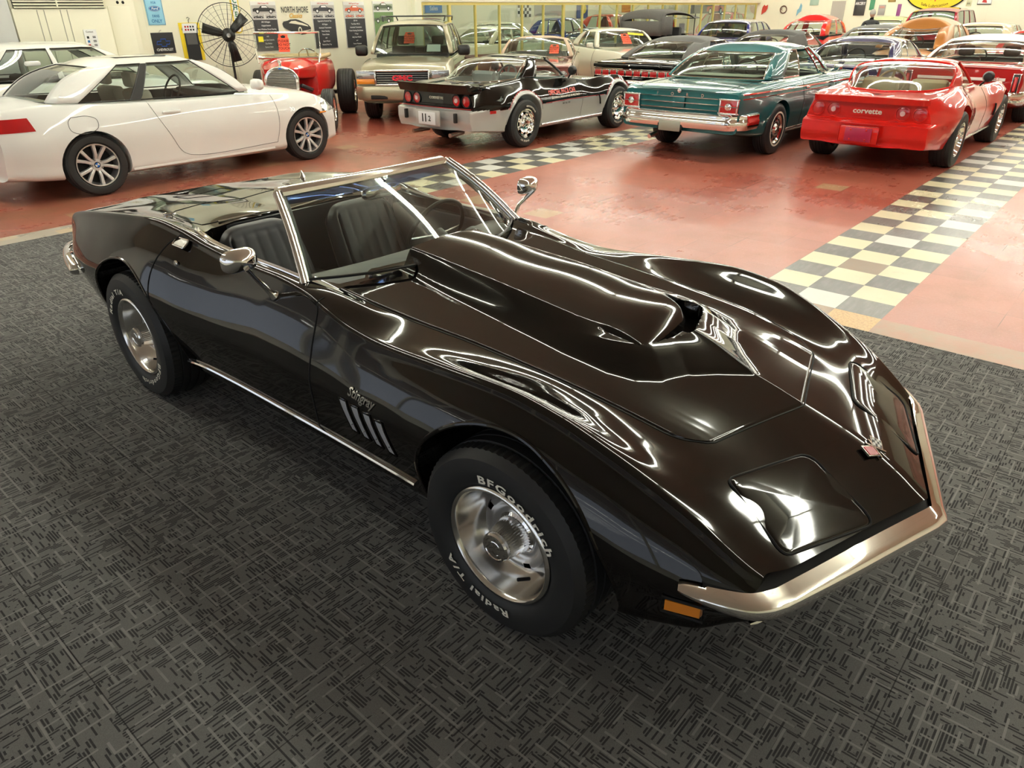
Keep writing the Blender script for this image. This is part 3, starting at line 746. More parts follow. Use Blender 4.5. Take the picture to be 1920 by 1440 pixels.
    base.z = topz(base.x, base.y) + .004
    MB().tube([base, base + Vector((.0, s * .012, .012)), (base + mh) / 2 + Vector((-.01, 0, -.005)), mh + Vector((.035, 0, -.02))], [.022, .013, .010, .011], None, 12).build('mirror_arm', CHR, vette)
    rows_ = []
    for k in range(9):
        t = k / 8; f = math.sqrt(max(0, 1 - (1 - t) ** 2.2)) if k < 8 else 1; ring = []
        for i in range(36):
            a = 2 * PI * i / 36; ca, sa = math.cos(a), math.sin(a); p = 2 / 3.2
            yy = .072 * abs(ca) ** p * (1 if ca > 0 else -1) * max(f, .04); zz = .044 * abs(sa) ** p * (1 if sa > 0 else -1) * max(f, .04)
            ring.append((mh.x + .040 - .058 * t, mh.y + yy, mh.z + zz))
        rows_.append(ring)
    mm = MB().grid(rows_, None, closev=True); mm.add(rows_[0], [tuple(range(36))])
    mh_ = mm.build('mirror_shell', CHR, vette, smooth=60)
    MB().add([(mh.x - .0175, p[1], p[2]) for p in rows_[-1]], [tuple(range(36))]).build('mirror_glass', mat('mirror_face', (.8, .82, .84), .02, 1.), mh_, smooth=0)
# --- headlamp doors: shallow raised panels with a gap line
def rounded(poly_, r_, n=5):
    out = []
    N = len(poly_)
    for i in range(N):
        p0 = Vector(poly_[i - 1]); p1 = Vector(poly_[i]); p2 = Vector(poly_[(i + 1) % N]); a = (p0 - p1).normalized(); b = (p2 - p1).normalized()
        s_ = p1 + a * r_; e_ = p1 + b * r_
        for k_ in range(n + 1): t = k_ / n; out.append(tuple((1 - t) ** 2 * s_ + 2 * t * (1 - t) * p1 + t * t * e_))
    return out
for s in (-1, 1):
    pl = rounded([(.555, s * .30), (.525, s * .575), (.765, s * .555), (.905, s * .215), (.70, s * .17)] if 0 else [(.663, s * .205), (.547, s * .505), (.755, s * .550), (.893, s * .225)], .035)
    pts = proj(pl, .0005); N_ = len(pts)
    MB().tube([(a_, b_, q_ + .001) for a_, b_, q_ in pts], .0042, None, 6, closed=True).build(TR, BLK, vette)
    cx = sum(p[0] for p in pl) / N_; cy = sum(p[1] for p in pl) / N_
    rows_ = []
    for f, o_ in ((1 - .012, .0012), (.97, .0035), (.92, .004), (.84, .004), (.76, .004), (.68, .004), (.6, .004), (.52, .004), (.44, .004), (.36, .004), (.28, .004), (.2, .004), (.12, .004), (.06, .004), (0, .004)):
        rows_.append([(cx + (x - cx) * f, cy + (y - cy) * f, topz(cx + (x - cx) * f, cy + (y - cy) * f) + o_) for x, y in pl])
    MB().grid(rows_, None, closev=True).build('headlamp_door', PBLK, vette, smooth=0, normals=True)
    o = C.objects[-1]; shade(o.data, 60)
# --- nose badge
bz = topz(.81, 0) + .004; bd = Matrix.Rotation(math.atan2(topz(.77, 0.02) - topz(.85, .02), .08), 3, 'Y')
def badge_add(mb_, poly_, h, m_):
    n = len(poly_); vs = [bd @ Vector((a, b, 0)) + Vector((.805, 0, bz)) for a, b in poly_] + [bd @ Vector((a, b, h)) + Vector((.805, 0, bz)) for a, b in poly_]
    mb_.add(vs, [tuple(range(n, 2 * n))] + [(i, (i + 1) % n, n + (i + 1) % n, n + i) for i in range(n)], m_)
mbb = MB()
def flag(s, m_in, chk=False):
    o = Vector((-.018, 0)); rt = Matrix.Rotation(s * .5, 2)
    def T(a, b): v = rt @ Vector((a, b)); return (v.x + -.0, v.y)
    q = [T(.022, s * .006), T(.022, s * .052), T(-.018, s * .056), T(-.018, s * .008)]
    badge_add(mbb, q, .006, CHR); q2 = [T(.018, s * .010), T(.018, s * .047), T(-.013, s * .050), T(-.013, s * .012)]; badge_add(mbb, q2, .0075, m_in)
    if chk:
        for i in range(4):
            for j in range(3):
                if (i + j) % 2: continue
                a0 = -.013 + i * .0078; b0 = .012 + j * .0125
                badge_add(mbb, [T(a0, s * b0), T(a0 + .0078, s * b0), T(a0 + .0078, s * (b0 + .0125)), T(a0, s * (b0 + .0125))], .0085, WP)
    badge_add(mbb, [T(-.04, s * .004), T(.03, s * .004), T(.03, s * .009), T(-.04, s * .009)], .008, CHR)
flag(1, RUBL, True); flag(-1, mat('badge_red', (.45, .01, .02), .2))
mbb.build('crossed_flags_badge', None, vette, smooth=0)
# --- front bumper: chrome blade following the nose in plan
def bump_path():
    pts = [(.988 - .345 * abs(y), float(y), .486 - .006 * sm(.1, .5, abs(y))) for y in np.linspace(-.62, .62, 41)]
    st = [(.583, -.795, .538), (.62, -.778, .530), (.66, -.756, .520), (.70, -.728, .508), (.735, -.695, .495), (.757, -.660, .486)]
    en = [(x, -y, z) for x, y, z in reversed(st)]
    return catmull(st, 4) + pts + catmull(en, 4)
bp_ = bump_path(); rows_ = []
prof = [(-.004, -.004), (.002, .001), (.030, -.012), (.050, -.027), (.056, -.040), (.054, -.062), (.040, -.088), (.016, -.098), (-.012, -.100)]
for i, p in enumerate(bp_):
    a = bp_[max(0, i - 1)]; b = bp_[min(len(bp_) - 1, i + 1)]; t = Vector((b[0] - a[0], b[1] - a[1], 0)).normalized(); n_ = Vector((t.y, -t.x, 0))
    k_ = min(1., min(i, len(bp_) - 1 - i) / 30); k_ = .12 + .88 * k_ ** .6; w_ = .45 + .55 * k_
    rows_.append([(p[0] + n_.x * o_ * w_, p[1] + n_.y * o_ * w_, p[2] + (h_ + .04) * k_ - .04) for o_, h_ in prof])
fb = MB().grid(rows_, None); fb.add(rows_[0], [tuple(range(9))]); fb.add(rows_[-1], [tuple(range(9))])
fb.build('front_bumper', CHR, vette, smooth=45)
MB().grid([[(x - .035, y * .97, z + .004), (x - .004, y, z - .012), (x - .004, y, z - .06)] for x, y, z in bp_[6:-6]], None).build('bumper_backing', BLK, vette)
# grille, marker lamps, lower chrome
for s in (-1, 1):
    gp = [(x + .01, y, z - .085) for x, y, z in bp_ if .06 < s * y < .64]
    rows_ = [[(x - .02, y, z + .05), (x - .035, y, z - .055)] for x, y, z in gp]
    MB().grid(rows_, None).build('grille', BLK, vette)
    mg = MB()
    for q in range(4): mg.tube([(x - .012, y, z + .03 - q * .022) for x, y, z in gp[::4]], .003, None, 6)
    mg.build('grille_bar', CHR, vette)
    MB().tube([(.738 + (.60 - y_) * .44, s * y_ * 1.01, .325 - .02 * (y_ - .45)) for y_ in np.linspace(.625, .44, 12)], [.006, .011] + [.011] * 10, None, 8, flat=.8).build('grille_trim', CHR, vette)
    q = [(.556, .428), (.643, .428), (.643, .394), (.556, .394)]
    yv = [s * (max(abs(sidey(x_, z_, s)) for x_ in (xx, xx) for z_ in (.428, .411, .394)) + .004) for xx, zz_ in q]
    m_ = MB(); m_.add([(x, y + s * .006, z) for (x, z), y in zip(q, yv)] + [(x, y - s * .01, z) for (x, z), y in zip(q, yv)], [(0, 1, 2, 3), (0, 1, 5, 4), (1, 2, 6, 5), (2, 3, 7, 6), (3, 0, 4, 7)]); ml = m_.build('side_marker', AMB, vette, smooth=0)
    q2 = [(x + (-.009 if i in (0, 3) else .009), z + (.007 if i < 2 else -.007)) for i, (x, z) in enumerate(q)]
    MB().tube([(x, yv[i] + s * .006, z) for i, (x, z) in enumerate(q2)], .0045, None, 6, closed=True).build('marker_bezel', RUBL, ml)
# --- rear: bumpers, tail lamps, deck details
for s in (-1, 1):
    pts = [(-3.18, s * .855, .545), (-3.30, s * .835, .548), (-3.42, s * .80, .55), (-3.53, s * .75, .552), (-3.600, s * .66, .554), (-3.63, s * .5, .555), (-3.64, s * .28, .555)]
    pts = catmull(pts, 6); rows_ = []
    for i, p in enumerate(pts):
        a = pts[max(0, i - 1)]; b = pts[min(len(pts) - 1, i + 1)]; t = Vector((b[0] - a[0], b[1] - a[1], 0)).normalized(); n_ = Vector((t.y, -t.x, 0)) * s
        if n_.y * s < 0 and p[0] > -3.5: n_ = -n_
        k_ = .35 + .65 * math.sqrt(min(1, i / 8))
        rows_.append([(p[0] + n_.x * o_, p[1] + n_.y * o_, p[2] + h_ * k_) for o_, h_ in [(-.02, .06), (.004, .057), (.016, .04), (.024, 0), (.016, -.04), (.004, -.057), (-.02, -.06)]])
    m_ = MB().grid(rows_, None); m_.add(rows_[0], [tuple(range(7))]); m_.add(rows_[-1], [tuple(range(7))]); m_.build('rear_bumper', CHR, vette, smooth=60)
    for yy in (.36, .58):
        MB().lathe([(.055, 0), (.062, -.012), (.055, -.02), (.001, -.016)], None, 32, 'X', (-3.545 + .05 * (yy / .7) ** 2, s * yy, .655)).build('tail_lamp', REDL, vette)
MB().tube([(-3.05, .60, topz(-3.05, .6)), (-3.05, .60, topz(-3.05, .6) + .02), (-3.06, .60, topz(-3.05, .6) + .045)], [.022, .012, .004], None, 12).build('antenna_base', CHR, vette)
zz = lambda x, y: topz(x, y)
MB().tube([(-2.72 + .035 * math.cos(a), -.46 + .028 * math.sin(a), zz(-2.72 + .035 * math.cos(a), -.46 + .028 * math.sin(a)) + .001) for a in np.linspace(0, 2 * PI, 25)[:-1]], .004, None, 6, closed=True).build('deck_release', CHR, vette)
g = MB(); g2 = MB()
g.tube(proj([(-2.29, .50 * t) for t in np.linspace(-1, 1, 20)] + [(-2.4, .52), (-2.6, .50), (-2.74, .44)] + [(-2.78, .44 * t) for t in np.linspace(.9, -.9, 20)] + [(-2.74, -.44), (-2.6, -.50), (-2.4, -.52)], .0003), .0024, None, 6, closed=True)
g2.tube(proj([(-3.12, .16 * t) for t in np.linspace(-1, 1, 9)] + [(-3.32, .16 * t) for t in np.linspace(1, -1, 9)], .0003), .002, None, 6, closed=True)
g.build(TR, BLK, vette); g2.build('fuel_lid_gap', BLK, vette)
# rear cockpit trim
MB().tube([(x - .012 if x < -2.1 else x, y, topz(-2.31, y) + .004) for x, y in [(-2.262, -.42), (-2.262, -.2), (-2.262, 0), (-2.262, .2), (-2.262, .42)]], .005, None, 6).build('belt_moulding', CHR, vette)
# --- windscreen
def wsb(t): return (-.985 - .235 * abs(t) ** 2.2, t * .618, .872 - .008 * t * t)
def wst(t): return (-1.505 - .055 * t * t, t * .478, 1.150 - .010 * t * t)
rows_ = []
for i in range(13):
    v = i / 12; row = []
    for j in range(-16, 17):
        t = j / 16; a = Vector(wsb(t)); b = Vector(wst(t)); p = a.lerp(b, v); bl = math.sin(PI * v) * .018; p += Vector((.45, 0, .9)) * bl; row.append(tuple(p))
    rows_.append(row)
MB().grid(rows_, None).build('windscreen', glass('windscreen_glass', (.72, .79, .74)), vette, smooth=180)
def wsp(t, v): a = Vector(wsb(t)); b = Vector(wst(t)); return a.lerp(b, v) + Vector((.45, 0, .9)) * math.sin(PI * v) * .018
MB().grid([[tuple(wsp(t, v) + Vector((-.003, 0, -.004))) for t in np.linspace(-.97, .97, 25)] for v in np.linspace(.84, .99, 4)], None).build('sun_shade_band', glass('blue_tint', (.10, .16, .42), .05), vette, smooth=180)
m_ = MB()
for s in (-1, 1):
    p = [wsp(s * 1.0, v) + Vector((-.004, s * .012, 0)) for v in np.linspace(-.02, 1.0, 14)]
    MB().tube(p, .019, None, 10, flat=.8).tube([q + Vector((.012, s * .016, .002)) for q in p], .012, None, 8).build('screen_pillar', CHR, vette, smooth=60)
    MB().tube([q + Vector((-.010, -s * .026, -.004)) for q in p], .014, None, 8).build('pillar_seal', RUBL, vette)
hd = [wsp(t, 1.0) for t in np.linspace(-1.0, 1.0, 25)]
hr = []
for q in hd: hr.append([tuple(q + Vector(o)) for o in [(.022, 0, -.012), (.020, 0, .004), (.006, 0, .014), (-.018, 0, .020), (-.040, 0, .016), (-.046, 0, .002), (-.040, 0, -.014), (0, 0, -.022)]])
m_ = MB().grid(hr, None, closev=True); m_.add(hr[0], [tuple(range(8))]); m_.add(hr[-1], [tuple(range(8))]); m_.build('header_rail', CHR, vette, smooth=35)
MB().tube([wsp(t, .01) + Vector((.004, 0, .002)) for t in np.linspace(-1, 1, 25)], .006, None, 6).build('screen_seal', RUBL, vette)
MB().tube([(-1.45, 0, 1.135), (-1.47, 0, 1.10), (-1.49, 0, 1.085)], .006, None, 8).build('mirror_stalk', CHR, vette)
mm = MB(); rows_ = []
for k_ in range(5):
    f = [.6, .92, 1, .97, .93][k_]; xx = [-1.455, -1.465, -1.48, -1.492, -1.494][k_]
    rows_.append([(xx, .115 * f * (abs(math.cos(a)) ** .6) * (1 if math.cos(a) > 0 else -1), 1.075 + .030 * f * (abs(math.sin(a)) ** .6) * (1 if math.sin(a) > 0 else -1)) for a in [2 * PI * i / 24 for i in range(24)]])
mm.grid(rows_, None, closev=True); mm.add(rows_[0], [tuple(range(24))]); mm.add(rows_[-1], [tuple(range(24))]); mm.build('rear_view_mirror', CHR, vette)
# --- cockpit
dash = MB(); rows_ = []
for y in np.linspace(-.585, .585, 33):
    fx = -1.16 - .06 * (abs(y) / .585) ** 2; hump = .0
    rows_.append([(fx + .07, float(y), .845), (fx - .02, float(y), .852), (fx - .10, float(y), .850), (fx - .15, float(y), .835), (fx - .165, float(y), .80), (fx - .13, float(y), .70), (fx - .11, float(y), .55), (fx + .0, float(y), .40)])
dash.grid(rows_, None); dash.build('dashboard', mat('grey_dash', (.035, .040, .040), .45), vette, smooth=60)
for yy in (.24, .44):
    MB().lathe([(.075, 0), (.078, -.03), (.070, -.045), (.066, -.02), (.001, -.02)], None, 32, 'X', (-1.31, yy, .765)).build('gauge', RUBL, vette)
MB().box((-1.7, 0, .42), (1.1, .20, .22)).build('centre_console', LEA, vette, bevel=.03)
MB().tube([(-1.62, .0, .53), (-1.63, 0, .62)], .007, None, 8).lathe([(.001, .65), (.02, .645), (.024, .63), (.018, .615), (.001, .61)], None, 20, 'Z', (-1.63, 0, 0)).build('gear_lever', CHR, vette)
tilt = Matrix.Rotation(math.radians(-66), 3, 'Y'); sc = Vector((-1.52, .36, .80))
m_ = MB(); m_.tube([sc + tilt @ Vector((.185 * math.cos(a), .185 * math.sin(a), 0)) for a in np.linspace(0, 2 * PI, 61)[:-1]], .0115, None, 10, closed=True); sw = m_.build('steering_wheel', RUBL, vette)
m_ = MB()
for a in (PI / 2, -PI / 2, PI): m_.tube([sc + tilt @ Vector((.03 * math.cos(a), .03 * math.sin(a), -.02)), sc + tilt @ Vector((.18 * math.cos(a), .18 * math.sin(a), 0))], .009, None, 8, flat=.4)
m_.build('spoke', CHD, sw)
MB().tube([sc + tilt @ Vector((0, 0, -.015)), sc + tilt @ Vector((0, 0, -.30))], [.035, .028], None, 16).build('steering_column', RUBL, vette)
def bucket(y0):
    # backrest: outline rounded, vertical pleats
    NU, NV = 61, 34; W_, H_ = .235, .60; rows_ = []; ang = math.radians(24)
    def P(u, v, d):   # u -1..1, v 0..1, d thickness outward (+ = front)
        wv = W_ * (1 - .10 * v ** 3) ; x = u * wv
        top = H_ * v
        q = abs(u) ** 5 * .085 * v ** 4; top -= q
        return Vector((-2.02 + math.cos(ang) * d - math.sin(ang) * (top - .3) + .0, y0 + x, .61 + math.cos(ang) * (top - .3) + math.sin(ang) * d))
    for j in range(NV + 1):
        v = j / NV; row = []
        for i in range(NU):
            u = -1 + 2 * i / (NU - 1); e = min(1 - abs(u), (1 - v) * 2.2, 1) ; d = .055 * math.sqrt(max(0, 1 - (1 - min(1, e / .22)) ** 2)); inner = abs(u) < .74 and v < .90
            if inner: d += -.010 + .010 * abs(math.sin(PI * (u / .74) * 2.5 + PI / 2)) ** .16
            else: d += .006
            if abs(abs(u) - .74) < .03 and v < .91: d -= .010
            if abs(v - .90) < .015 and abs(u) < .74: d -= .010
            row.append(P(u, v, d))
        rows_.append(row)
    m_ = MB().grid(rows_, None)
    back = [[P(-1 + 2 * i / (NU - 1), j / NV, -.06 * math.sqrt(max(0, 1 - max(abs(-1 + 2 * i / (NU - 1)), (j / NV)) ** 6)) + .0) for i in range(NU)] for j in range(NV + 1)]
    m_.grid(back, None, flip=True); r = empty('seat', (0, 0, 0)); r.parent = vette
    bpart = m_.build('backrest', LEA, None, smooth=70); bpart.parent = vette
    bpart.name = 'seat_back'
    m_ = MB()
    rows_ = []
    for j in range(25):
        v = j / 24; row = []
        for i in range(NU):
            u = -1 + 2 * i / (NU - 1); e = min(1 - abs(u), 1 - v); d = .07 * math.sqrt(max(0, 1 - (1 - min(1, e / .2)) ** 2))
            if abs(u) < .72 and v < .9: d += -.010 + .010 * abs(math.sin(PI * (u / .72) * 2.5 + PI / 2)) ** .16
            row.append((-1.93 + .48 * v, y0 + u * .235, .40 + .05 * v + d))
        rows_.append(row)
    m_.grid(rows_, None); m_.box((-1.69, y0, .37), (.46, .44, .1)); m_.build('seat_cushion', LEA, vette, smooth=60)
    bpy.data.objects.remove(r)
bucket(-.315); bucket(.315)
for s in (-1, 1):   # inner door cards with chrome top line
    MB().box((-1.72, s * .590, .60), (.92, .03, .46)).build('door_card', LEA, vette, bevel=.012)
MB().box((-1.8, 0, .315), (1.3, 1.1, .03)).build('floor_mat', LEA, vette)
MB().box((-2.235, 0, .62), (.02, 1.0, .5)).build('rear_bulkhead', LEA, vette)
# ============================================================= generic parked cars
class Car: pass
def mkrail(pts, L, sy=1.):
    return rl([((p[0] - .5) * L, p[1] * sy) for p in pts]), rl([((p[0] - .5) * L, p[2]) for p in pts])
def car(name, label, cat, x, y, hd, L, W, H, R, wb, fo, paint_, top, sh, wd, ro, bt_, gh=None, group=None, origin='mid', tone=None, bulge=(0, 0), wheel='steel', wk=None, arch=1.13, inside=None, glassm=None, ns=80, seats=True, nosebow=.10, tailbow=.03, wheels=True, crown=.02):
    """x,y: where the middle of the car stands; heading in degrees. rails in fractions of the length, 0 = tail"""
    r = empty(name, (x, y, 0), math.radians(hd), label, cat, group); c = Car(); c.r = r; c.L = L; c.hw = W / 2; c.H = H; c.R = R; c.paint = paint_
    c.xf = L / 2 - fo; c.xr = c.xf - wb
    T = rl([((p[0] - .5) * L, p[1]) for p in top]); SH = mkrail(sh, L, W / 2); WD = mkrail(wd, L, W / 2); RO = mkrail(ro, L, W / 2); BT = rl([((p[0] - .5) * L, p[1]) for p in bt_])
    def bow(s, yf):
        d = 0
        if s > .38 * L / 1: t = (s - .38 * L) / (.12 * L); d -= nosebow * t * yf ** 2
        if s < -.38 * L: t = (-.38 * L - s) / (.12 * L); d += tailbow * t * yf ** 2
        return s + d
    rows = []
    for s in np.concatenate([np.linspace(-L / 2, -L * .44, 8), np.linspace(-L * .43, L * .43, ns), np.linspace(L * .44, L / 2, 8)]):
        tz = T(s); ys, zs = SH[0](s), SH[1](s); yw, zw = WD[0](s), WD[1](s); yr, zr = RO[0](s), RO[1](s); zb = BT(s)
        P = [(s, 0, tz), (s, ys * .5, tz + (zs - tz) * .22), (s, ys * .86, tz + (zs - tz) * .70), (s, ys - .012, zs + .001), (s, ys + .004, zs - .012), (s, ys + (yw - ys) * .6, zw + (zs - zw) * .62), (s, yw, zw), (s, yw * .35 + yr * .65, zw * .3 + zr * .7), (s, yr, zr), (s, yr * .86, zb), (s, 0, zb)]
        hlf = catmull(P, [3, 3, 3, 2, 3, 4, 4, 3, 3, 2]); hlf = [(bow(p[0], min(1, abs(p[1]) / (W / 2))), p[1], p[2]) for p in hlf]
        hlf[0] = (hlf[0][0], 0., hlf[0][2]); hlf[-1] = (hlf[-1][0], 0., hlf[-1][2])
        rows.append(hlf + [(a, -b, q) for a, b, q in reversed(hlf[1:-1])])
    mb = MB(); mb.grid(rows, None, closev=True)
    for row in (rows[0], rows[-1]):
        n = len(row); h = n // 2
        mb.add(row, [(0, 1, n - 1)] + [(k, k + 1, n - k - 1, n - k) for k in range(1, h - 1)] + [(h - 1, h, h + 1)])
    b = mb.build('body', paint_, r, smooth=0)
    bm2 = bmesh.new(); bm2.from_mesh(b.data); bv = BVHTree.FromBMesh(bm2); bm2.free()
    def topz_(x_, y_):
        h = bv.ray_cast(Vector((x_, y_, 3)), Vector((0, 0, -1))); return h[0].z if h[0] else .8
    def sidey_(x_, z_, s=-1):
        h = bv.ray_cast(Vector((x_, s * 3, z_)), Vector((0, -s, 0))); return h[0].y if h[0] else s * W / 2
    def endx_(y_, z_, e=-1):
        h = bv.ray_cast(Vector((e * 5, y_, z_)), Vector((-e, 0, 0))); return h[0].x if h[0] else e * L / 2
    c.topz = topz_; c.sidey = sidey_; c.endx = endx_
    cut = []; ra = R * arch; hw = W / 2
    for xw in (c.xf, c.xr):
        for s in (-1, 1):
            k = MB(); n = 40; k.prism([(ra * math.cos(2 * PI * i / n), ra * math.sin(2 * PI * i / n)) for i in range(n)], min(s * (hw - .30), s * (hw + .2)), max(s * (hw - .30), s * (hw + .2)), None, 'Y', (xw, 0, R)); cut.append(k.build('w', BLK, None, smooth=0))
    if gh:
        k = MB(); z0 = .42
        x0, x1 = gh['b1'] + .10, gh['b0'] - .22; wy = gh['wb'] - .05
        k.prism([(x0, -wy * .8), (x0 + .15, -wy), (x1 - .15, -wy), (x1, -wy * .8), (x1 + .1, 0), (x1, wy * .8), (x1 - .15, wy), (x0 + .15, wy), (x0, wy * .8)], z0, 2.2); cut.append(k.build('w', inside or RUBL, None, smooth=0))
    b.data.materials.append(inside or RUBL)
    boolean(b, cut)
    if tone:
        me = b.data; me.materials.append(tone[0]); k = len(me.materials) - 1
        for p in me.polygons:
            if tone[1](p.center): p.material_index = k
    shade(b.data, 34); c.body = b
    if gh: greenhouse(c, gh, glassm or GLS, inside or RUBL, seats, crown)
    if wheels:
        W_ = .215 if R < .36 else .25
        for xw, nm in ((c.xf, 'f'), (c.xr, 'r')):
            for s in (-1, 1):
                kw = dict(wk or {})
                spoke_wheel(r, R, W_, kw.pop('rim', .2), (xw, s * (hw - W_ / 2 - .035), R), s > 0, wheel, 'tyre', **kw)
    return c
def greenhouse(c, g, gm, im, seats, crown=.02):
    """g: b0 windscreen base x, t0 its top, t1 rear top, b1 rear base, zb belt (front, rear), zt roof edge, wb, wt half widths, side: list of (base x, top x, kind)"""
    r = c.r; wb, wt = g['wb'], g['wt']; zf, zr = g['zb']; H = c.H; ze = g['zt']; bw, tw = g.get('bow', (.14, .06)); rm = g.get('roof', c.paint)
    def zbelt(x): t = (x - g['b1']) / (g['b0'] - g['b1']); return zr + (zf - zr) * min(1, max(0, t)) + g.get('belt', 0) * math.sin(PI * min(1, max(0, t)))
    # roof shell
    NX_, NY_ = 22, 24; rows = []; t0, t1 = g['t0'], g['t1']
    zc = rl([(t1 - .001, g.get('zt1', ze)), (t1 + .25 * (t0 - t1), H - crown * .25), (t1 + .55 * (t0 - t1), H), (t0 - .12 * (t0 - t1), H - crown * .6), (t0 + .001, g.get('zt0', ze + .012))])
    for i in range(NX_ + 1):
        f = i / NX_; row = []
        for j in range(NY_ + 1):
            u = -1 + 2 * j / NY_; xx0 = t0 - tw * abs(u) ** 2.2; xx1 = t1 + g.get('tw1', tw) * abs(u) ** 2.2; x = xx1 + (xx0 - xx1) * f
            zc_ = zc(x); p = g.get('rp', 3.2); e = g.get('edge', .07) * (1 - .5 * (abs(2 * f - 1)) ** 4)
            z = zc_ - e * abs(u) ** p - .015 * u * u; wx = wt * (1 - .04 * abs(2 * f - 1) ** 3)
            row.append((x, u * wx, z))
        rows.append(row)
    mb = MB().grid(rows, None); mb.grid([[(a, b, q - .03) for a, b, q in row] for row in rows], None, flip=True); roof = mb.build('roof', rm, r, smooth=60)
    topedge = {}
    def roof_side(x, s):   # point on the roof edge at x
        f = (x - (t1 + g.get('tw1', tw))) / ((t0 - tw) - (t1 + g.get('tw1', tw))); f = min(1, max(0, f)); k = f * NX_; i = min(NX_ - 1, int(k)); q = k - i; j = NY_ if s > 0 else 0
        return Vector(rows[i][j]).lerp(Vector(rows[i + 1][j]), q)
    nv = 8
    # windscreen and rear window
    def endglass(front):
        out = []
        for i in range(nv + 1):
            v = i / nv; row = []
            for j in range(NY_ + 1):
                u = -1 + 2 * j / NY_; top_ = Vector(rows[NX_ if front else 0][j])
                xb = (g['b0'] - bw * abs(u) ** 2.4) if front else (g['b1'] + g.get('bw1', bw) * abs(u) ** 2.4)
                bot = Vector((xb, u * wb * (.985), (zf if front else zr) + g.get('cz', .0) * (1 - u * u)))
                p = bot.lerp(top_, v); p.x += (1 if front else -1) * g.get('bul', .03) * math.sin(PI * v); p.z += g.get('bul', .03) * math.sin(PI * v); row.append(tuple(p))
            out.append(row)
        return out
    A = endglass(True); B = endglass(False); a0 = 2
    def sub(G, j0, j1): return [row[j0:j1] for row in G]
    pw = g.get('pw', 1); cw = g.get('cw', 2)
    MB().grid(sub(A, pw, NY_ + 1 - pw), None).build('windscreen', gm, r, smooth=180)
    MB().grid(sub(B, cw, NY_ + 1 - cw), None).build('rear_window', gm, r, smooth=180)
    pm = MB(); pm.grid(sub(A, 0, pw + 1), None).grid(sub(A, NY_ - pw, NY_ + 1), None); pm.grid(sub(B, 0, cw + 1), None).grid(sub(B, NY_ - cw, NY_ + 1), None)
    tr = MB()
    for G, k in ((A, pw), (B, cw)):
        loop = [G[0][j] for j in range(k, NY_ + 1 - k)] + [G[i][NY_ - k] for i in range(1, nv + 1)] + [G[nv][j] for j in range(NY_ - k - 1, k - 1, -1)] + [G[i][k] for i in range(nv - 1, 0, -1)]
        tr.tube(loop, g.get('trw', .010), None, 6, closed=True)
    # sides
    xA = (g['b0'] - bw, t0 - tw); xC = (g['b1'] + g.get('bw1', bw), t1 + g.get('tw1', tw))
    segs = g['side']     # from front to rear: (fraction base, fraction top, kind of the panel in front of this line)
    for s in (-1, 1):
        pb, pt_ = 0., 0.
        for fb_, ft_, kind in segs:
            G = []
            for i in range(nv + 1):
                v = i / nv; row = []
                for q in range(5):
                    a = pb + (fb_ - pb) * q / 4; a2 = pt_ + (ft_ - pt_) * q / 4
                    xb = xA[0] + (xC[0] - xA[0]) * a; xt = xA[1] + (xC[1] - xA[1]) * a2; bot = Vector((xb, s * wb * .985, zbelt(xb))); top_ = roof_side(xt, s)
                    if a <= 1e-6: bot = Vector(A[0][NY_ if s > 0 else 0]); top_ = Vector(A[nv][NY_ if s > 0 else 0])
                    if a >= .999: bot = Vector(B[0][NY_ if s > 0 else 0]); top_ = Vector(B[nv][NY_ if s > 0 else 0])
                    p = bot.lerp(top_, v); p.y += s * .02 * math.sin(PI * v); jj = NY_ if s > 0 else 0
                    eA = Vector(A[i][jj]) - (Vector(A[0][jj]).lerp(Vector(A[nv][jj]), v) + Vector((0, s * .02 * math.sin(PI * v), 0))); eB = Vector(B[i][jj]) - (Vector(B[0][jj]).lerp(Vector(B[nv][jj]), v) + Vector((0, s * .02 * math.sin(PI * v), 0)))
                    p += eA * max(0, 1 - a / segs[0][0]) + eB * max(0, (a - segs[-2][0]) / (1 - segs[-2][0])); row.append(tuple(p))
                G.append(row)
            if kind == 'paint': pm.grid(G, None)
            elif kind == 'dark': MB().grid([[(a, b + s * .004, q) for a, b, q in row] for row in G], None).build('pillar_trim', RUBL, r, smooth=60)
            elif kind == 'open': pass
            else:
                MB().grid(G, None).build('side_window', gm, r, smooth=180)
                if g.get('strim', True): tr.tube([G[0][k] for k in range(5)] + [G[i][4] for i in range(1, nv + 1)] + [G[nv][k] for k in (3, 2, 1, 0)] + [G[i][0] for i in range(nv - 1, 0, -1)], g.get('trw', .010) * .8, None, 6, closed=True)
            pb, pt_ = fb_, ft_
    for pc in loose(pm):
        ob = pc.build('pillar', rm, r, smooth=50); md = ob.modifiers.new('s', 'SOLIDIFY'); md.thickness = .025; md.offset = 0
    for pc in loose(tr): pc.build('window_trim', g.get('trm', CHR), r)
    # inside
    if seats:
        xs = g['b0'] - (g['b0'] - g['b1']) * .52; zc_ = min(zf, zr)
        MB().box((g['b0'] - .30, 0, zf - .08), (.26, wb * 1.75, .14)).build('dashboard', im, r, bevel=.03)
        sc = Vector((g['b0'] - .62, .36, zf - .02)); tl = Matrix.Rotation(math.radians(-65), 3, 'Y')
        MB().tube([sc + tl @ Vector((.19 * math.cos(a), .19 * math.sin(a), 0)) for a in np.linspace(0, 2 * PI, 25)[:-1]], .013, None, 6, closed=True).tube([sc, sc + Vector((.25, 0, -.12))], .02, None, 6).tube([sc + tl @ Vector((-.18, 0, 0)), sc, sc + tl @ Vector((.0, .18, 0))], .012, None, 6).build('steering_wheel', im if g.get('wheelm') is None else g['wheelm'], r)
        sm_ = g.get('seat', im); hb = zc_ + g.get('hb', .02)
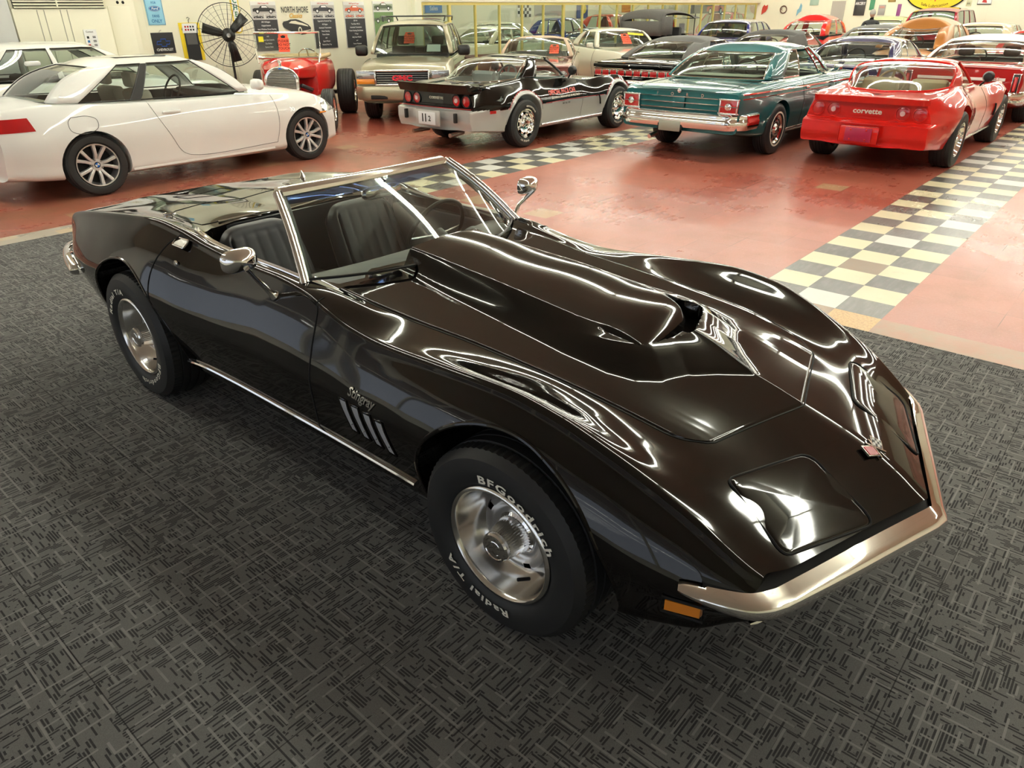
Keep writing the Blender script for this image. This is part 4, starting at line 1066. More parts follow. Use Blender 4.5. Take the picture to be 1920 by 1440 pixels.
        for s in ((-1, 1) if g.get('bucket', True) else (0,)):
            w2 = .50 if s else wb * 1.7
            MB().box((xs, s * .36, hb - .28), (.16, w2, .62), None, Matrix.Rotation(.18, 3, 'Y') * 1.0 if False else Matrix.Rotation(-.2, 3, 'Y')).build('seat_back', sm_, r, bevel=.05)
            MB().box((xs + .30, s * .36, .50), (.52, w2, .16)).build('seat_cushion', sm_, r, bevel=.05)
            if g.get('headrest'): MB().box((xs - .09, s * .36, hb + .13), (.10, .26, .17)).build('headrest', sm_, r, bevel=.04)
        if g.get('rear', True): MB().box((g['b1'] + .32, 0, zc_ - .20), (.16, wb * 1.6, .42), None, Matrix.Rotation(-.25, 3, 'Y')).build('rear_seat', sm_, r, bevel=.05)
def bumper(c, e, z, h, m=CHR, out=.05, wrap=.35, name='bumper', prof=None, yb=1.0, tuck=.0):
    L, hw = c.L, c.hw; pts = []
    for s, sg in ((-1, -1), (1, 1)):
        pass
    xe = e * L / 2; side = []
    for t in (wrap, wrap * .5, .12): side.append((xe - e * t, sidesafe(c, xe - e * t, z) + out * .55))
    cor = (xe + e * out * .25 - e * .02, hw * yb * .86)
    mid = [(xe + e * out * (1 - .3 * u * u), hw * yb * .80 * u) for u in np.linspace(1, 0, 7)]
    half_ = side + [cor] + mid; path = catmull([(x, -y, z) for x, y in half_] + [(x, y, z) for x, y in reversed(half_[:-1])], 3)
    pf = prof or [(-.03, .5), (.0, .5), (.018, .42), (.026, .1), (.020, -.2), (.010, -.42), (-.01, -.5), (-.03, -.5)]
    rows = []
    for i, p in enumerate(path):
        a = path[max(0, i - 1)]; b = path[min(len(path) - 1, i + 1)]; t = Vector((b[0] - a[0], b[1] - a[1], 0)).normalized(); n_ = Vector((t.y, -t.x, 0))
        if e < 0: n_ = -n_
        if n_.dot(Vector((p[0] - 0, p[1], 0))) < 0: n_ = -n_
        rows.append([(p[0] + n_.x * o_, p[1] + n_.y * o_, p[2] + q * h) for o_, q in pf])
    mb = MB().grid(rows, None); mb.add(rows[0], [tuple(range(len(pf)))]); mb.add(rows[-1], [tuple(range(len(pf)))])
    return mb.build(name, m, c.r, smooth=50)
def sidesafe(c, x, z): return abs(c.sidey(x, z, -1))
def gap_line(c, pts, s, m=BLK, r_=.004, name='panel_gap', closed=False):
    return MB().tube([(x, c.sidey(x, z, s) + s * .0005, z) for x, z in catmull(pts, 6)], r_, None, 5, closed=closed).build(name, m, c.r)
def side_strip(c, x0, x1, z0, z1, m, r_=.008, name='side_moulding', off=.004):
    for s in (-1, 1): MB().tube([(x, c.sidey(x, z0 + (z1 - z0) * t, s) + s * off, z0 + (z1 - z0) * t) for t in np.linspace(0, 1, 24) for x in (x0 + (x1 - x0) * t,)], r_, None, 6).build(name, m, c.r)
def lamp_box(c, e, y, z, w, h, m, name='tail_lamp', frame=None, d=.02, fw=.012):
    x = c.endx(y, z, e); b = MB().box((x + e * d * .3, y, z), (d, w, h)).build(name, m, c.r, bevel=.006)
    if frame:
        mb = MB(); xx = x + e * d * .7
        for dy, dz, ww, hh in ((0, h / 2, w + 2 * fw, fw), (0, -h / 2, w + 2 * fw, fw), (w / 2, 0, fw, h), (-w / 2, 0, fw, h)): mb.box((xx, y + dy, z + dz), (d, ww, hh))
        mb.build('lamp_bezel', frame, b, bevel=.003)
    return b
def end_text(c, e, txt, y, z, size, m, name='script_badge', sx=1., bold=.001, x=None):
    """text on the tail (e=-1) or nose, centred at y,z"""
    vs, fs = text_pts(txt, size, bold, 0, sx, 'CENTER', .002); xx = x if x is not None else c.endx(y, z, e)
    # seen from behind (looking +x), reading direction is -y ; from the front it is +y
    return MB().add([(xx + e * (.004 + d), y + (a if e > 0 else -a), z + b) for a, b, d in vs], fs).build(name, m, c.r, smooth=0, normals=False)
def side_text(c, txt, x, z, size, m, s=-1, name='side_lettering', sx=1., bold=.0015, shear=0.):
    vs, fs = text_pts(txt, size, bold, shear, sx, 'LEFT', .0)
    return MB().add([(x + (a if s < 0 else -a), c.sidey(x + (a if s < 0 else -a), z + b, s) + s * .004, z + b) for a, b, d in vs], fs).build(name, m, c.r, smooth=0, normals=False)
def mirror(c, x, z, y=None, m=CHR, size=(.09, .14, .09)):
    for s in (-1, 1):
        yy = (y or (c.hw + .06)) * s
        MB().box((x, yy, z), size).build('door_mirror', m, c.r, bevel=.03, smooth=60)
        o = C.objects[-1]; MB().tube([(x, yy, z - size[2] * .3), (x + .02, s * (abs(yy) - .10), z - size[2] * .6)], .014, None, 6).build('mirror_arm', m, o)
def plate(c, e, z, m, txt=None, y=0, w=.305, h=.155, x=None):
    xx = x if x is not None else c.endx(y, z, e); b = MB().box((xx + e * .008, y, z), (.008, w, h)).build('licence_plate', m, c.r, bevel=.004)
    return b
# common rail sets ------------------------------------------------------------
def rails_60(hz=.93, cz_=.97, dz=.98, belt=.99, tail=.93, low=.22, wz=.62, shn=.90, sht=.93):
    top = [(0, tail), (.04, tail + .035), (.22, dz), (.30, dz + .01), (.66, cz_ + .01), (.72, cz_), (.9, hz), (.985, hz - .04), (1, hz - .07)]
    sh = [(0, .86, tail - .02), (.03, .89, tail + .005), (.2, .905, dz - .03), (.35, .90, belt - .03), (.65, .90, belt - .04), (.85, .89, hz - .01), (.98, .86, hz - .04), (1, .84, hz - .07)]
    wd = [(0, .93, wz), (.06, .96, wz), (.25, .99, wz + .03), (.5, 1.0, wz), (.8, .985, wz + .02), (.96, .95, wz), (1, .90, wz)]
    ro = [(0, .86, .42), (.12, .90, .33), (.25, .92, .27), (.5, .93, .25), (.8, .92, .27), (.95, .88, .33), (1, .84, .36)]
    bt_ = [(0, .38), (.12, .28), (.25, low), (.8, low), (.95, .26), (1, .30)]
    return dict(top=top, sh=sh, wd=wd, ro=ro, bt_=bt_)
def seam_door(c, x0, x1, z0, z1):
    for s in (-1, 1):
        gap_line(c, [(x0, z1), (x0 - .01, (z0 + z1) / 2), (x0, z0)], s); gap_line(c, [(x1, z1), (x1, (z0 + z1) / 2), (x1 + .02, z0)], s)
        yh = c.sidey(x1 + .14, z1 - .09, s); MB().box((x1 + .14, yh + s * .014, z1 - .09), (.14, .022, .026)).build('door_handle', CHR, c.r, bevel=.008)
def please_sign(x, y, z, hd, where, col=(.95, .10, .04), sc=1., lines=('PLEASE', 'DO NOT', 'TOUCH'), tilt=0., w=.20, h=.30, group='orange please do not touch cards'):
    """a card with a notched head hung against the glass; facing local -Y"""
    m = mat('orange_card', col, .55); mb = MB()
    mb.prism([(-w / 2, -h / 2), (w / 2, -h / 2), (w / 2, h * .25), (w * .42, h * .33), (w * .42, h * .5), (-w * .42, h * .5), (-w * .42, h * .33), (-w / 2, h * .25)], -.0015, .0015, None, 'Y')
    o = mb.build('warning_card', m, None, smooth=0, normals=True); o.location = (x, y, z); o.rotation_euler = (tilt, 0, math.radians(hd)); o.scale = (sc, sc, sc)
    tag(o, 'orange please-do-not-touch card ' + where, 'sign', group)
    t = MB()
    for i, l in enumerate(lines):
        vs, fs = text_pts(l, .062, .001, 0, 1., 'CENTER'); t.add([(a, -.0025, b + .015 - .062 * i) for a, b, _ in vs], fs)
    t.prism([(-.03, .085), (.03, .085), (.045, .12), (.0, .135), (-.05, .115)], -.003, -.002, None, 'Y')
    t.build('card_lettering', BLK, o, smooth=0, normals=False)
    return o
# ============================================================= the parked cars
def P_(name, col, metal=0., rough=.22):
    return mat(name, col, rough + .1, metal, 1., spec=.12)
TAN_IN = mat('tan_interior', (.42, .33, .20), .6); GRY_IN = mat('grey_interior', (.30, .29, .27), .7); DRK_IN = mat('dark_interior', (.03, .03, .032), .6)
def bx(c, xc, yc, zc, dx, dy, dz, m, name, bev=.006, par=None, rot=None):
    return MB().box((xc, yc, zc), (dx, dy, dz), None, rot).build(name, m, par or c.r, bevel=bev)
# ---- white coupe beside the carpet (right side towards us)
wp = P_('white_pearl', (.86, .86, .83))
c = car('coupe', 'white two-door coupe with silver split-spoke wheels beyond the carpet edge, left', 'car', -.79, 7.72, .4, 4.50, 1.78, 1.375, .33, 2.76, .76, wp,
  top=[(0, .93), (.03, .975), (.12, 1.005), (.22, 1.01), (.65, .99), (.73, .97), (.85, .90), (.95, .79), (1, .66)],
  sh=[(0, .80, .90), (.04, .86, .945), (.15, .875, .965), (.3, .885, .93), (.5, .895, .90), (.7, .885, .885), (.85, .86, .84), (.95, .80, .74), (1, .70, .62)],
  wd=[(0, .90, .60), (.06, .96, .60), (.2, 1.0, .64), (.5, .985, .60), (.82, 1.0, .62), (.94, .93, .55), (1, .80, .50)],
  ro=[(0, .84, .30), (.1, .92, .26), (.25, .95, .24), (.5, .95, .22), (.8, .95, .24), (.95, .88, .25), (1, .76, .26)],
  bt_=[(0, .26), (.2, .19), (.8, .17), (1, .22)],
  gh=dict(b0=.93, t0=.28, t1=-1.02, b1=-1.66, zb=(.945, .985), zt=1.28, zt0=1.31, zt1=1.30, wb=.775, wt=.585, bow=(.20, .10), bw1=.16, tw1=.08, edge=.05, belt=-.02, trm=RUBL, trw=.009, pw=1, cw=2, bul=.045,
     side=[(.055, .03, 'paint'), (.60, .50, 'glass'), (.655, .565, 'dark'), (.90, .80, 'glass'), (1, 1, 'paint')], headrest=True, seat=mat('beige_seat', (.42, .37, .30), .6), hb=.06),
  wheel='bmw', wk=dict(rim=.222), arch=1.10, inside=DRK_IN, glassm=GLS, nosebow=.32, tailbow=.16)
cp = c
for s in (-1, 1):
    gap_line(c, [(1.02, .90), (1.05, .70), (1.04, .45), (1.0, .30)], s, mat('soft_gap', (.10, .10, .10), .6), .003)
    gap_line(c, [(-.56, .92), (-.52, .80), (-.40, .55), (-.28, .34), (-.1, .285), (1.0, .30)], s, mat('soft_gap', (.1, .1, .1), .6), .003)
    gap_line(c, [(-1.42, .84), (-1.25, .84), (-1.17, .80), (-1.18, .72), (-1.26, .68), (-1.40, .68), (-1.46, .72), (-1.46, .80), (-1.42, .84)], s, mat('soft_gap', (.1, .1, .1), .6), .003, 'fuel_door') if s < 0 else None
    yh = c.sidey(-.33, .80, s); MB().box((-.33, yh + s * .012, .80), (.22, .03, .032)).build('door_handle', wp, c.r, bevel=.012, smooth=60)
    # wrap-around tail and head lamps
    q = []
    for z in np.linspace(.875, .745, 6): q.append([(x, c.sidey(x, z, s) + s * .004, z) for x in np.linspace(-2.16, -1.78 - (z - .74) * .3, 8)])
    MB().grid(q, None).build('tail_lamp', REDL, c.r, smooth=60)
    q = []
    for z in np.linspace(.72, .60, 5): q.append([(x, c.sidey(x, z, s) + s * .004, z) for x in np.linspace(1.76, 2.08 - (z - .6) * .6, 8)])
    MB().grid(q, None).build('headlamp', WLENS, c.r, smooth=60)
    side = [(x, c.sidey(x, .60, s) + s * .006, .60 - .0) for x in (1.70, 1.76, 1.82)]; MB().tube(side, .012, None, 6).build('side_marker', AMB, c.r)
    MB().box((.78, s * .93, 1.02), (.11, .20, .13)).build('door_mirror', wp, c.r, bevel=.045, smooth=60)
side_strip(c, -.9, .95, .232, .232, wp, .02, 'sill', -.008)
side_text(c, 'Xi', 1.24, .66, .07, CHD, -1, 'model_badge'); 
MB().box((-1.36, 0, 1.335), (.16, .06, .05)).build('roof_antenna', wp, c.r, bevel=.02)
MB().box((-.30, 0, 1.366), (.60, .62, .008)).build('sunroof', mat('dark_glass', (.02, .02, .02), .05), c.r, bevel=.003)
# ---- pale hatchback behind it
R60 = rails_60
c = car('hatchback', 'white hatchback mostly hidden behind the white coupe, only its roof and rear glass showing', 'car', -.62, 10.95, 0, 4.0, 1.80, 1.47, .32, 2.65, .85, P_('white_gloss', (.85, .85, .80)), **R60(.86, .98, 1.0, .97, .95, .2, .62),
  gh=dict(b0=.95, t0=.25, t1=-1.45, b1=-2.0, zb=(.98, 1.02), zt=1.38, wb=.78, wt=.60, trm=RUBL, side=[(.05, .03, 'paint'), (.45, .40, 'glass'), (.48, .43, 'paint'), (.82, .74, 'glass'), (1, 1, 'paint')]), wheel='far', inside=DRK_IN, ns=40)
# ---- teal coupe with chrome bumper
teal = P_('teal_paint', (.012, .115, .125), .35, .25)
TL = rails_60(.93, .97, .955, .955, .90, .21, .70)
TL['top'] = [(0, .885), (.015, .905), (.03, .915), (.2, .955), (.28, .975), (.64, .975), (.72, .96), (.9, .92), (1, .86)]
TL['sh'] = [(0, .87, .855), (.02, .90, .895), (.1, .91, .915), (.25, .915, .925), (.5, .91, .92), (.8, .90, .90), (1, .88, .84)]
TL['wd'] = [(0, .92, .60), (.05, .955, .60), (.2, .985, .62), (.5, .99, .60), (.85, .98, .62), (1, .93, .6)]
TL['ro'] = [(0, .90, .40), (.08, .92, .34), (.25, .93, .28), (.5, .935, .26), (.8, .93, .27), (1, .9, .34)]
c = car('classic_coupe', 'teal 1960s two-door coupe with square red tail lamps and a broad chrome rear bumper', 'car', 3.86 + 2.50, 3.03, 0, 5.0, 1.86, 1.385, .335, 2.95, .86, teal, **TL,
  gh=dict(b0=.82, t0=.18, t1=-1.02, b1=-1.66, zb=(.955, .965), zt=1.27, zt0=1.30, zt1=1.26, wb=.775, wt=.635, bow=(.16, .10), bw1=.18, tw1=.10, edge=.08, bucket=True, hb=-.02, trw=.014, pw=1, cw=1, bul=.03,
    side=[(.05, .03, 'paint'), (.18, .14, 'glass'), (.54, .50, 'open'), (.80, .72, 'glass'), (1, 1, 'paint')]), wheel='cover', wk=dict(rim=.195, white=(.205, .228)), inside=DRK_IN, glassm=glass('green_glass', (.66, .76, .68)), nosebow=.05, tailbow=.02)
tc_ = c
seam_door(c, .72, -.55, .32, .90)
for s in (-1, 1):
    lb = lamp_box(c, -1, s * .715, .715, .235, .165, REDL, 'tail_lamp', CHR, .03, .020)
    MB().lathe([(.045, 0), (.04, -.012), (.018, -.016), (.001, -.02)], None, 24, 'X', (-2.525, s * .715, .715)).box((-2.52, s * .715, .715), (.006, .23, .008)).build('lamp_centre', CHR, lb)
for zz_ in (.795, .725, .655):
    MB().tube([(-2.508, y_, zz_) for y_ in np.linspace(-.565, .565, 5)], .0075, None, 6).build('rear_moulding', CHR, c.r)
bx(c, -2.508, .0, .74, .006, .18, .14, teal, 'fuel_door', .004)
for i, ch in enumerate('FORD'): end_text(c, -1, ch, .33 - i * .22, .805, .055, CHR, 'letter')
MB().lathe([(.03, 0), (.026, -.01), (.001, -.014)], None, 20, 'X', (-2.50, 0, .868)).build('boot_lock', CHR, c.r)
bumper(c, -1, .525, .19, CHR, .085, .42, 'rear_bumper', [(-.05, .5), (-.01, .5), (.012, .42), (.012, .14), (.026, .05), (.018, -.3), (.0, -.5), (-.04, -.5)])
bx(c, -2.585, .05, .455, .03, .36, .13, BLK, 'plate_recess', .004); bx(c, -2.605, .05, .44, .008, .32, .13, mat('worn_plate', (.35, .36, .30), .4, .5), 'licence_plate', .003)
side_strip(c, -2.42, 2.3, .855, .80, CHR, .016); side_strip(c, -2.42, .5, .80, .765, CHR, .007); side_strip(c, -1.05, 1.3, .30, .30, CHR, .012, 'sill_moulding')
for s in (-1, 1): gap_line(c, [(-2.3, .895 - .0), (-1.9, .90), (-1.66, .905)], s, BLK, .003) if 0 else None
for s in (-1, 1): MB().tube([(x, s * (.60 if x < -2.45 else .635), c.topz(x, s * .62) + .001) for x in np.linspace(-2.46, -1.72, 14)], .003, None, 5).build('panel_gap', BLK, c.r)
MB().tube([(-2.42, .35, .30), (-2.56, .37, .27)], .03, None, 12).build('exhaust_tip', CHR, c.r)
mirror(c, .62, 1.02, .92, CHR, (.05, .13, .09))
bx(c, -1.25, 0, .985, .36, 1.1, .012, mat('cream_shelf', (.5, .5, .45), .5), 'parcel_shelf')
# ---- black car with a vinyl roof and full-width red lamps
blk2 = mat('gloss_black', (.004, .004, .004), .04); vinyl = mat('black_vinyl', (.075, .072, .068), .6, noise_amt=.2, nscale=80)
BL = rails_60(.93, .97, .97, .955, .93, .21, .70)
c = car('muscle_car', 'black muscle car with a matt vinyl roof and a full-width row of red tail lamps', 'car', 7.3 + 2.44, 5.95, 0, 4.87, 1.93, 1.34, .34, 2.79, .95, blk2, **BL,
  gh=dict(b0=.60, t0=.0, t1=-1.05, b1=-1.75, zb=(.965, .965), zt=1.24, wb=.80, wt=.62, roof=vinyl, bucket=True, seat=DRK_IN, cw=3, bw1=.10, hb=-.03, side=[(.05, .03, 'paint'), (.50, .46, 'glass'), (.76, .68, 'glass'), (1, 1, 'paint')]), wheel='cover', wk=dict(rim=.19), inside=DRK_IN, glassm=GLT)
for i in range(10):
    y_ = -.80 + i * .1667 + (.03 if i < 5 else -.03) + .0
    if abs(y_) < .10 and i in (4, 5): pass
    lamp_box(c, -1, -.79 + i * .1755, .745, .150, .10, REDL, 'tail_lamp', CHR, .02, .012)
MB().tube([(-2.45, y_, .82) for y_ in np.linspace(-.86, .86, 7)], .014, None, 6).tube([(-2.44, y_, .925) for y_ in np.linspace(-.86, .86, 7)], .010, None, 6).build('rear_moulding', CHR, c.r)
bx(c, -2.475, 0, .875, .05, 1.72, .06, blk2, 'rear_spoiler', .015); MB().lathe([(.02, 0), (.001, -.01)], None, 16, 'X', (-2.50, .05, .88)).build('boot_lock', CHR, c.r)
bumper(c, -1, .56, .15, CHR, .06, .3, 'rear_bumper'); end_text(c, -1, 'R/T', -.62, .875, .06, CHR, 'badge', x=-2.505)
# ---- navy hardtop
navy = P_('navy_paint', (.022, .022, .085), .2)
c = car('hardtop', 'navy blue hardtop with a clear rear window, between the teal coupe and the bronze sedan', 'car', 11.4, 2.97, 0, 4.6, 1.84, 1.33, .33, 2.8, .9, navy, **rails_60(.90, .93, .93, .92, .88, .21, .66),
  gh=dict(b0=.75, t0=.12, t1=-.95, b1=-1.50, zb=(.92, .92), zt=1.23, wb=.78, wt=.64, cw=1, bul=.03, trw=.012, side=[(.05, .03, 'paint'), (.50, .46, 'glass'), (.76, .68, 'glass'), (1, 1, 'paint')], seat=DRK_IN, hb=-.05), wheel='cover', wk=dict(rim=.19), inside=DRK_IN)
for s in (-1, 1): lamp_box(c, -1, s * .70, .70, .26, .12, REDL, 'tail_lamp', CHR)
bumper(c, -1, .5, .15, CHR, .06, .3, 'rear_bumper')
# ---- bronze 1940s sedan
brz = mat('bronze_satin', (.42, .165, .035), .34, .35, .35)
BR = dict(top=[(0, .72), (.03, .82), (.12, .96), (.22, 1.03), (.62, 1.08), (.72, 1.05), (.9, .95), (.97, .85), (1, .72)], sh=[(0, .52, .66), (.04, .60, .78), (.15, .70, .90), (.3, .80, .98), (.6, .80, 1.0), (.8, .66, .97), (.95, .58, .86), (1, .5, .7)],
  wd=[(0, .84, .52), (.06, .95, .58), (.2, 1.0, .62), (.4, .98, .58), (.6, .98, .58), (.82, 1.0, .62), (.95, .95, .58), (1, .84, .5)], ro=[(0, .80, .36), (.15, .9, .28), (.5, .9, .26), (.85, .9, .28), (1, .8, .36)], bt_=[(0, .33), (.2, .23), (.8, .23), (1, .33)])
c = car('vintage_sedan', 'satin bronze 1940s sedan with a rounded roof and split rear window', 'car', 16.3, 3.15, -2, 4.6, 1.85, 1.60, .36, 2.9, .85, brz, **BR,
  gh=dict(b0=.70, t0=.30, t1=-.95, b1=-1.80, zb=(1.03, .96), zt=1.40, zt1=1.34, wb=.76, wt=.58, edge=.16, rp=2.4, cw=3, pw=2, bul=.08, bw1=.28, tw1=.16, side=[(.05, .03, 'paint'), (.38, .36, 'glass'), (.44, .42, 'paint'), (.74, .72, 'glass'), (1, 1, 'paint')], seat=DRK_IN, hb=-.05), wheel='cover', wk=dict(rim=.2), inside=DRK_IN)
for s in (-1, 1): MB().lathe([(.05, 0), (.045, -.03), (.001, -.05)], None, 20, 'X', (c.endx(s * .62, .62, -1), s * .62, .62)).build('tail_lamp', REDL, c.r)
MB().tube([(-2.0, .1, 1.0), (-2.0, .1, 1.6)], .004, None, 5).build('antenna', CHR, c.r)
bumper(c, -1, .45, .13, CHR, .08, .3, 'rear_bumper')
# ---- red and white muscle coupe at the right edge
r442 = P_('deep_red', (.36, .012, .012)); wroof = mat('white_roof', (.80, .80, .76), .35)
ton = lambda p: p.z < .60 and p.x < -2.2
c = car('muscle_coupe', 'red muscle coupe with a white roof and white tail stripe at the right edge', 'car', 9.45 + 2.58, .93, 0, 5.15, 1.93, 1.37, .345, 2.85, .95, r442, **rails_60(.94, .98, .97, .965, .93, .22, .70),
  gh=dict(b0=.65, t0=.05, t1=-1.10, b1=-1.95, zb=(.97, .975), zt=1.27, wb=.80, wt=.64, roof=wroof, cw=1, bul=.04, trw=.014, side=[(.05, .03, 'paint'), (.50, .46, 'glass'), (.76, .68, 'glass'), (1, 1, 'paint')], seat=RUBL, hb=.0, headrest=True), wheel='cover', wk=dict(rim=.19), inside=DRK_IN)
bx(c, -2.59, 0, .76, .02, 1.30, .045, WP, 'tail_stripe', .003); end_text(c, -1, '442', -.52, .745, .075, CHD, 'number_badge', x=-2.60)
for s in (-1, 1):
    lb = lamp_box(c, -1, s * .80, .70, .10, .30, RUBL, 'tail_lamp', CHR, .03, .012); MB().box((-2.61, s * .80, .70), (.012, .05, .22)).build('lens', REDL, lb, bevel=.004); MB().box((-2.618, s * .80, .70), (.008, .02, .18)).build('lens_insert', mat('pink_lens', (.7, .12, .12), .2), lb)
bumper(c, -1, .50, .17, CHR, .07, .35, 'rear_bumper')
# ---- further rows
c = car('vinyl_roof_sedan', 'dark car with a plain grey vinyl roof left of the bronze sedan', 'car', 19.1, 5.05, 0, 4.6, 1.80, 1.385, .33, 2.8, .9, P_('dark_grey_paint', (.05, .05, .05)), **rails_60(),
  gh=dict(b0=.7, t0=.1, t1=-1.0, b1=-1.6, zb=(.97, .97), zt=1.28, wb=.79, wt=.63, roof=mat('grey_vinyl', (.12, .12, .115), .5), cw=2, side=[(.05, .03, 'paint'), (.5, .46, 'glass'), (.76, .68, 'glass'), (1, 1, 'paint')]), wheel='far', inside=DRK_IN, ns=40)
c = car('soft_top_car', 'black soft-top car with a white roof edge directly behind the teal coupe', 'car', 14.4, 6.05, 0, 4.4, 1.80, 1.35, .33, 2.8, .9, blk2, **rails_60(),
  gh=dict(b0=.7, t0=.1, t1=-1.0, b1=-1.5, zb=(.97, .97), zt=1.24, wb=.79, wt=.64, roof=mat('black_canvas', (.04, .038, .035), .6), cw=2, side=[(.05, .03, 'paint'), (.5, .46, 'glass'), (.76, .68, 'paint'), (1, 1, 'paint')]), wheel='far', inside=DRK_IN, ns=40)
c = car('vintage_coupe', 'bright red 1940s coupe with a domed roof near the far wall', 'car', 22.4, 8.17, 0, 4.3, 1.75, 1.63, .36, 2.8, .85, P_('bright_red', (.62, .012, .015)), **BR,
  gh=dict(b0=.70, t0=.30, t1=-.85, b1=-1.6, zb=(1.05, 1.0), zt=1.42, wb=.76, wt=.58, edge=.16, rp=2.4, cw=2, pw=2, bul=.08, bw1=.2, tw1=.12, side=[(.05, .03, 'paint'), (.42, .40, 'glass'), (.48, .46, 'paint'), (.82, .80, 'glass'), (1, 1, 'paint')]), wheel='far', inside=DRK_IN, ns=40)
c = car('cream_sedan', 'cream sedan behind the white-roofed muscle coupe', 'car', 20.9, 2.75, 0, 4.5, 1.80, 1.43, .33, 2.8, .9, P_('cream_paint', (.62, .55, .38)), **rails_60(),
  gh=dict(b0=.7, t0=.1, t1=-1.2, b1=-1.6, zb=(1.0, 1.0), zt=1.34, wb=.80, wt=.68, cw=3, side=[(.05, .03, 'paint'), (.42, .40, 'glass'), (.45, .43, 'paint'), (.78, .76, 'glass'), (1, 1, 'paint')]), wheel='far', inside=DRK_IN, ns=40)
c = car('red_convertible', 'red car with a low roof at the right edge behind the white-roofed coupe', 'car', 17.2, .85, 0, 4.6, 1.80, 1.36, .33, 2.7, .9, P_('bright_red', (.62, .012, .015)), **rails_60(),
  gh=dict(b0=.7, t0=.1, t1=-1.0, b1=-1.5, zb=(.97, .97), zt=1.26, wb=.79, wt=.64, cw=2, side=[(.05, .03, 'paint'), (.5, .46, 'glass'), (.76, .68, 'glass'), (1, 1, 'paint')]), wheel='far', inside=DRK_IN, ns=40)
SUV = dict(top=[(0, 1.0), (.03, 1.05), (.3, 1.06), (.70, 1.06), (.78, 1.04), (.93, .98), (1, .86)], sh=[(0, .92, .98), (.1, .93, 1.02), (.7, .93, 1.02), (.93, .90, .94), (1, .84, .80)], wd=[(0, .96, .7), (.1, 1, .75), (.5, 1, .75), (.9, 1, .75), (1, .92, .68)], ro=[(0, .92, .42), (.2, .95, .36), (.8, .95, .36), (1, .90, .42)], bt_=[(0, .38), (.2, .32), (.8, .32), (1, .36)])
def suv(name, label, x, y, hd, H, paint_, L=4.6, W=1.75, wheel='far', sc=1., **kw):
    g = dict(b0=.95, t0=.45, t1=-L / 2 + .35, b1=-L / 2 + .08, zb=(1.06, 1.08), zt=H - .10, wb=.80, wt=.66, cw=1, edge=.08, bow=(.12, .05), bw1=.03, tw1=.03, trm=RUBL, side=[(.05, .03, 'paint'), (.36, .33, 'glass'), (.40, .37, 'paint'), (.66, .64, 'glass'), (.70, .68, 'paint'), (.95, .94, 'glass'), (1, 1, 'paint')], hb=.05, headrest=True)
    g.update(kw.pop('g', {})); return car(name, label, 'car', x, y, hd, L, W, H, .36, 2.72, .85, paint_, **SUV, gh=g, wheel=wheel, inside=DRK_IN, glassm=GLT, ns=kw.pop('ns', 40), nosebow=.08, **kw)
suv('red_suv', 'dark red sport utility vehicle with black rear glass against the far wall', 24.0, 4.62, 0, 1.80, P_('maroon_red', (.34, .01, .03)), L=4.4)
c = car('pickup_truck', 'silver pickup truck cab with a steering wheel visible through the rear window, top right corner', 'truck', 23.95, .80, 0, 4.9, 1.9, 1.92, .38, 3.1, .9, P_('silver_paint', (.5, .5, .48), .5), **{**SUV, 'top': [(0, 1.28), (.40, 1.28), (.42, 1.25), (.70, 1.25), (.78, 1.2), (.93, 1.12), (1, 1.0)], 'sh': [(0, .94, 1.27), (.4, .94, 1.27), (.7, .93, 1.2), (.93, .9, 1.08), (1, .84, .95)]},
  gh=dict(b0=1.0, t0=.5, t1=-.55, b1=-.70, zb=(1.25, 1.27), zt=1.82, wb=.84, wt=.70, cw=2, bw1=.02, tw1=.02, trm=RUBL, rear=False, hb=-.1, side=[(.06, .04, 'paint'), (.88, .86, 'glass'), (1, 1, 'paint')]), wheel='far', inside=DRK_IN, ns=40, glassm=GLT)
suv('blue_truck', 'dark blue truck with its windscreen facing us, left of the window wall end', 17.8, 9.15, 190, 1.53, P_('royal_blue', (.012, .015, .14), .2), L=4.1)
c = car('pale_green_car', 'pale green car with a low body beside the person at the far wall', 'car', 24.4, 6.35, 0, 4.0, 1.70, 1.55, .33, 2.7, .9, P_('pale_green', (.55, .62, .35)), **rails_60(1.0, 1.05, 1.05, 1.05, 1.0),
  gh=dict(b0=.7, t0=.2, t1=-1.0, b1=-1.5, zb=(1.05, 1.05), zt=1.42, wb=.79, wt=.64, cw=2, side=[(.05, .03, 'paint'), (.5, .46, 'glass'), (.76, .68, 'glass'), (1, 1, 'paint')]), wheel='far', inside=DRK_IN, ns=40)
# ---- cars facing us, in front of the window wall
c = car('beige_roof_car', 'maroon car with beige vinyl roof facing us behind the black and silver fastback', 'car', 8.3, 9.05, 215, 4.5, 1.80, 1.31, .33, 2.8, .9, P_('dusty_maroon', (.22, .075, .065)), **rails_60(.90, .94, .95, .94, .92),
  gh=dict(b0=.75, t0=.2, t1=-1.0, b1=-1.6, zb=(.94, .95), zt=1.27, wb=.79, wt=.64, roof=mat('beige_vinyl', (.50, .36, .26), .6), cw=2, side=[(.05, .03, 'paint'), (.5, .46, 'glass'), (.76, .68, 'glass'), (1, 1, 'paint')], seat=GRY_IN), wheel='steel', inside=GRY_IN, ns=50)
for s in (-1, 1): MB().lathe([(.09, 0), (.085, .02), (.001, .035)], None, 20, 'X', (c.endx(s * .65, .68, 1) - .005, s * .65, .68)).build('headlamp', WLENS, c.r)
bumper(c, 1, .5, .15, CHR, .06, .3, 'front_bumper')
brc = c
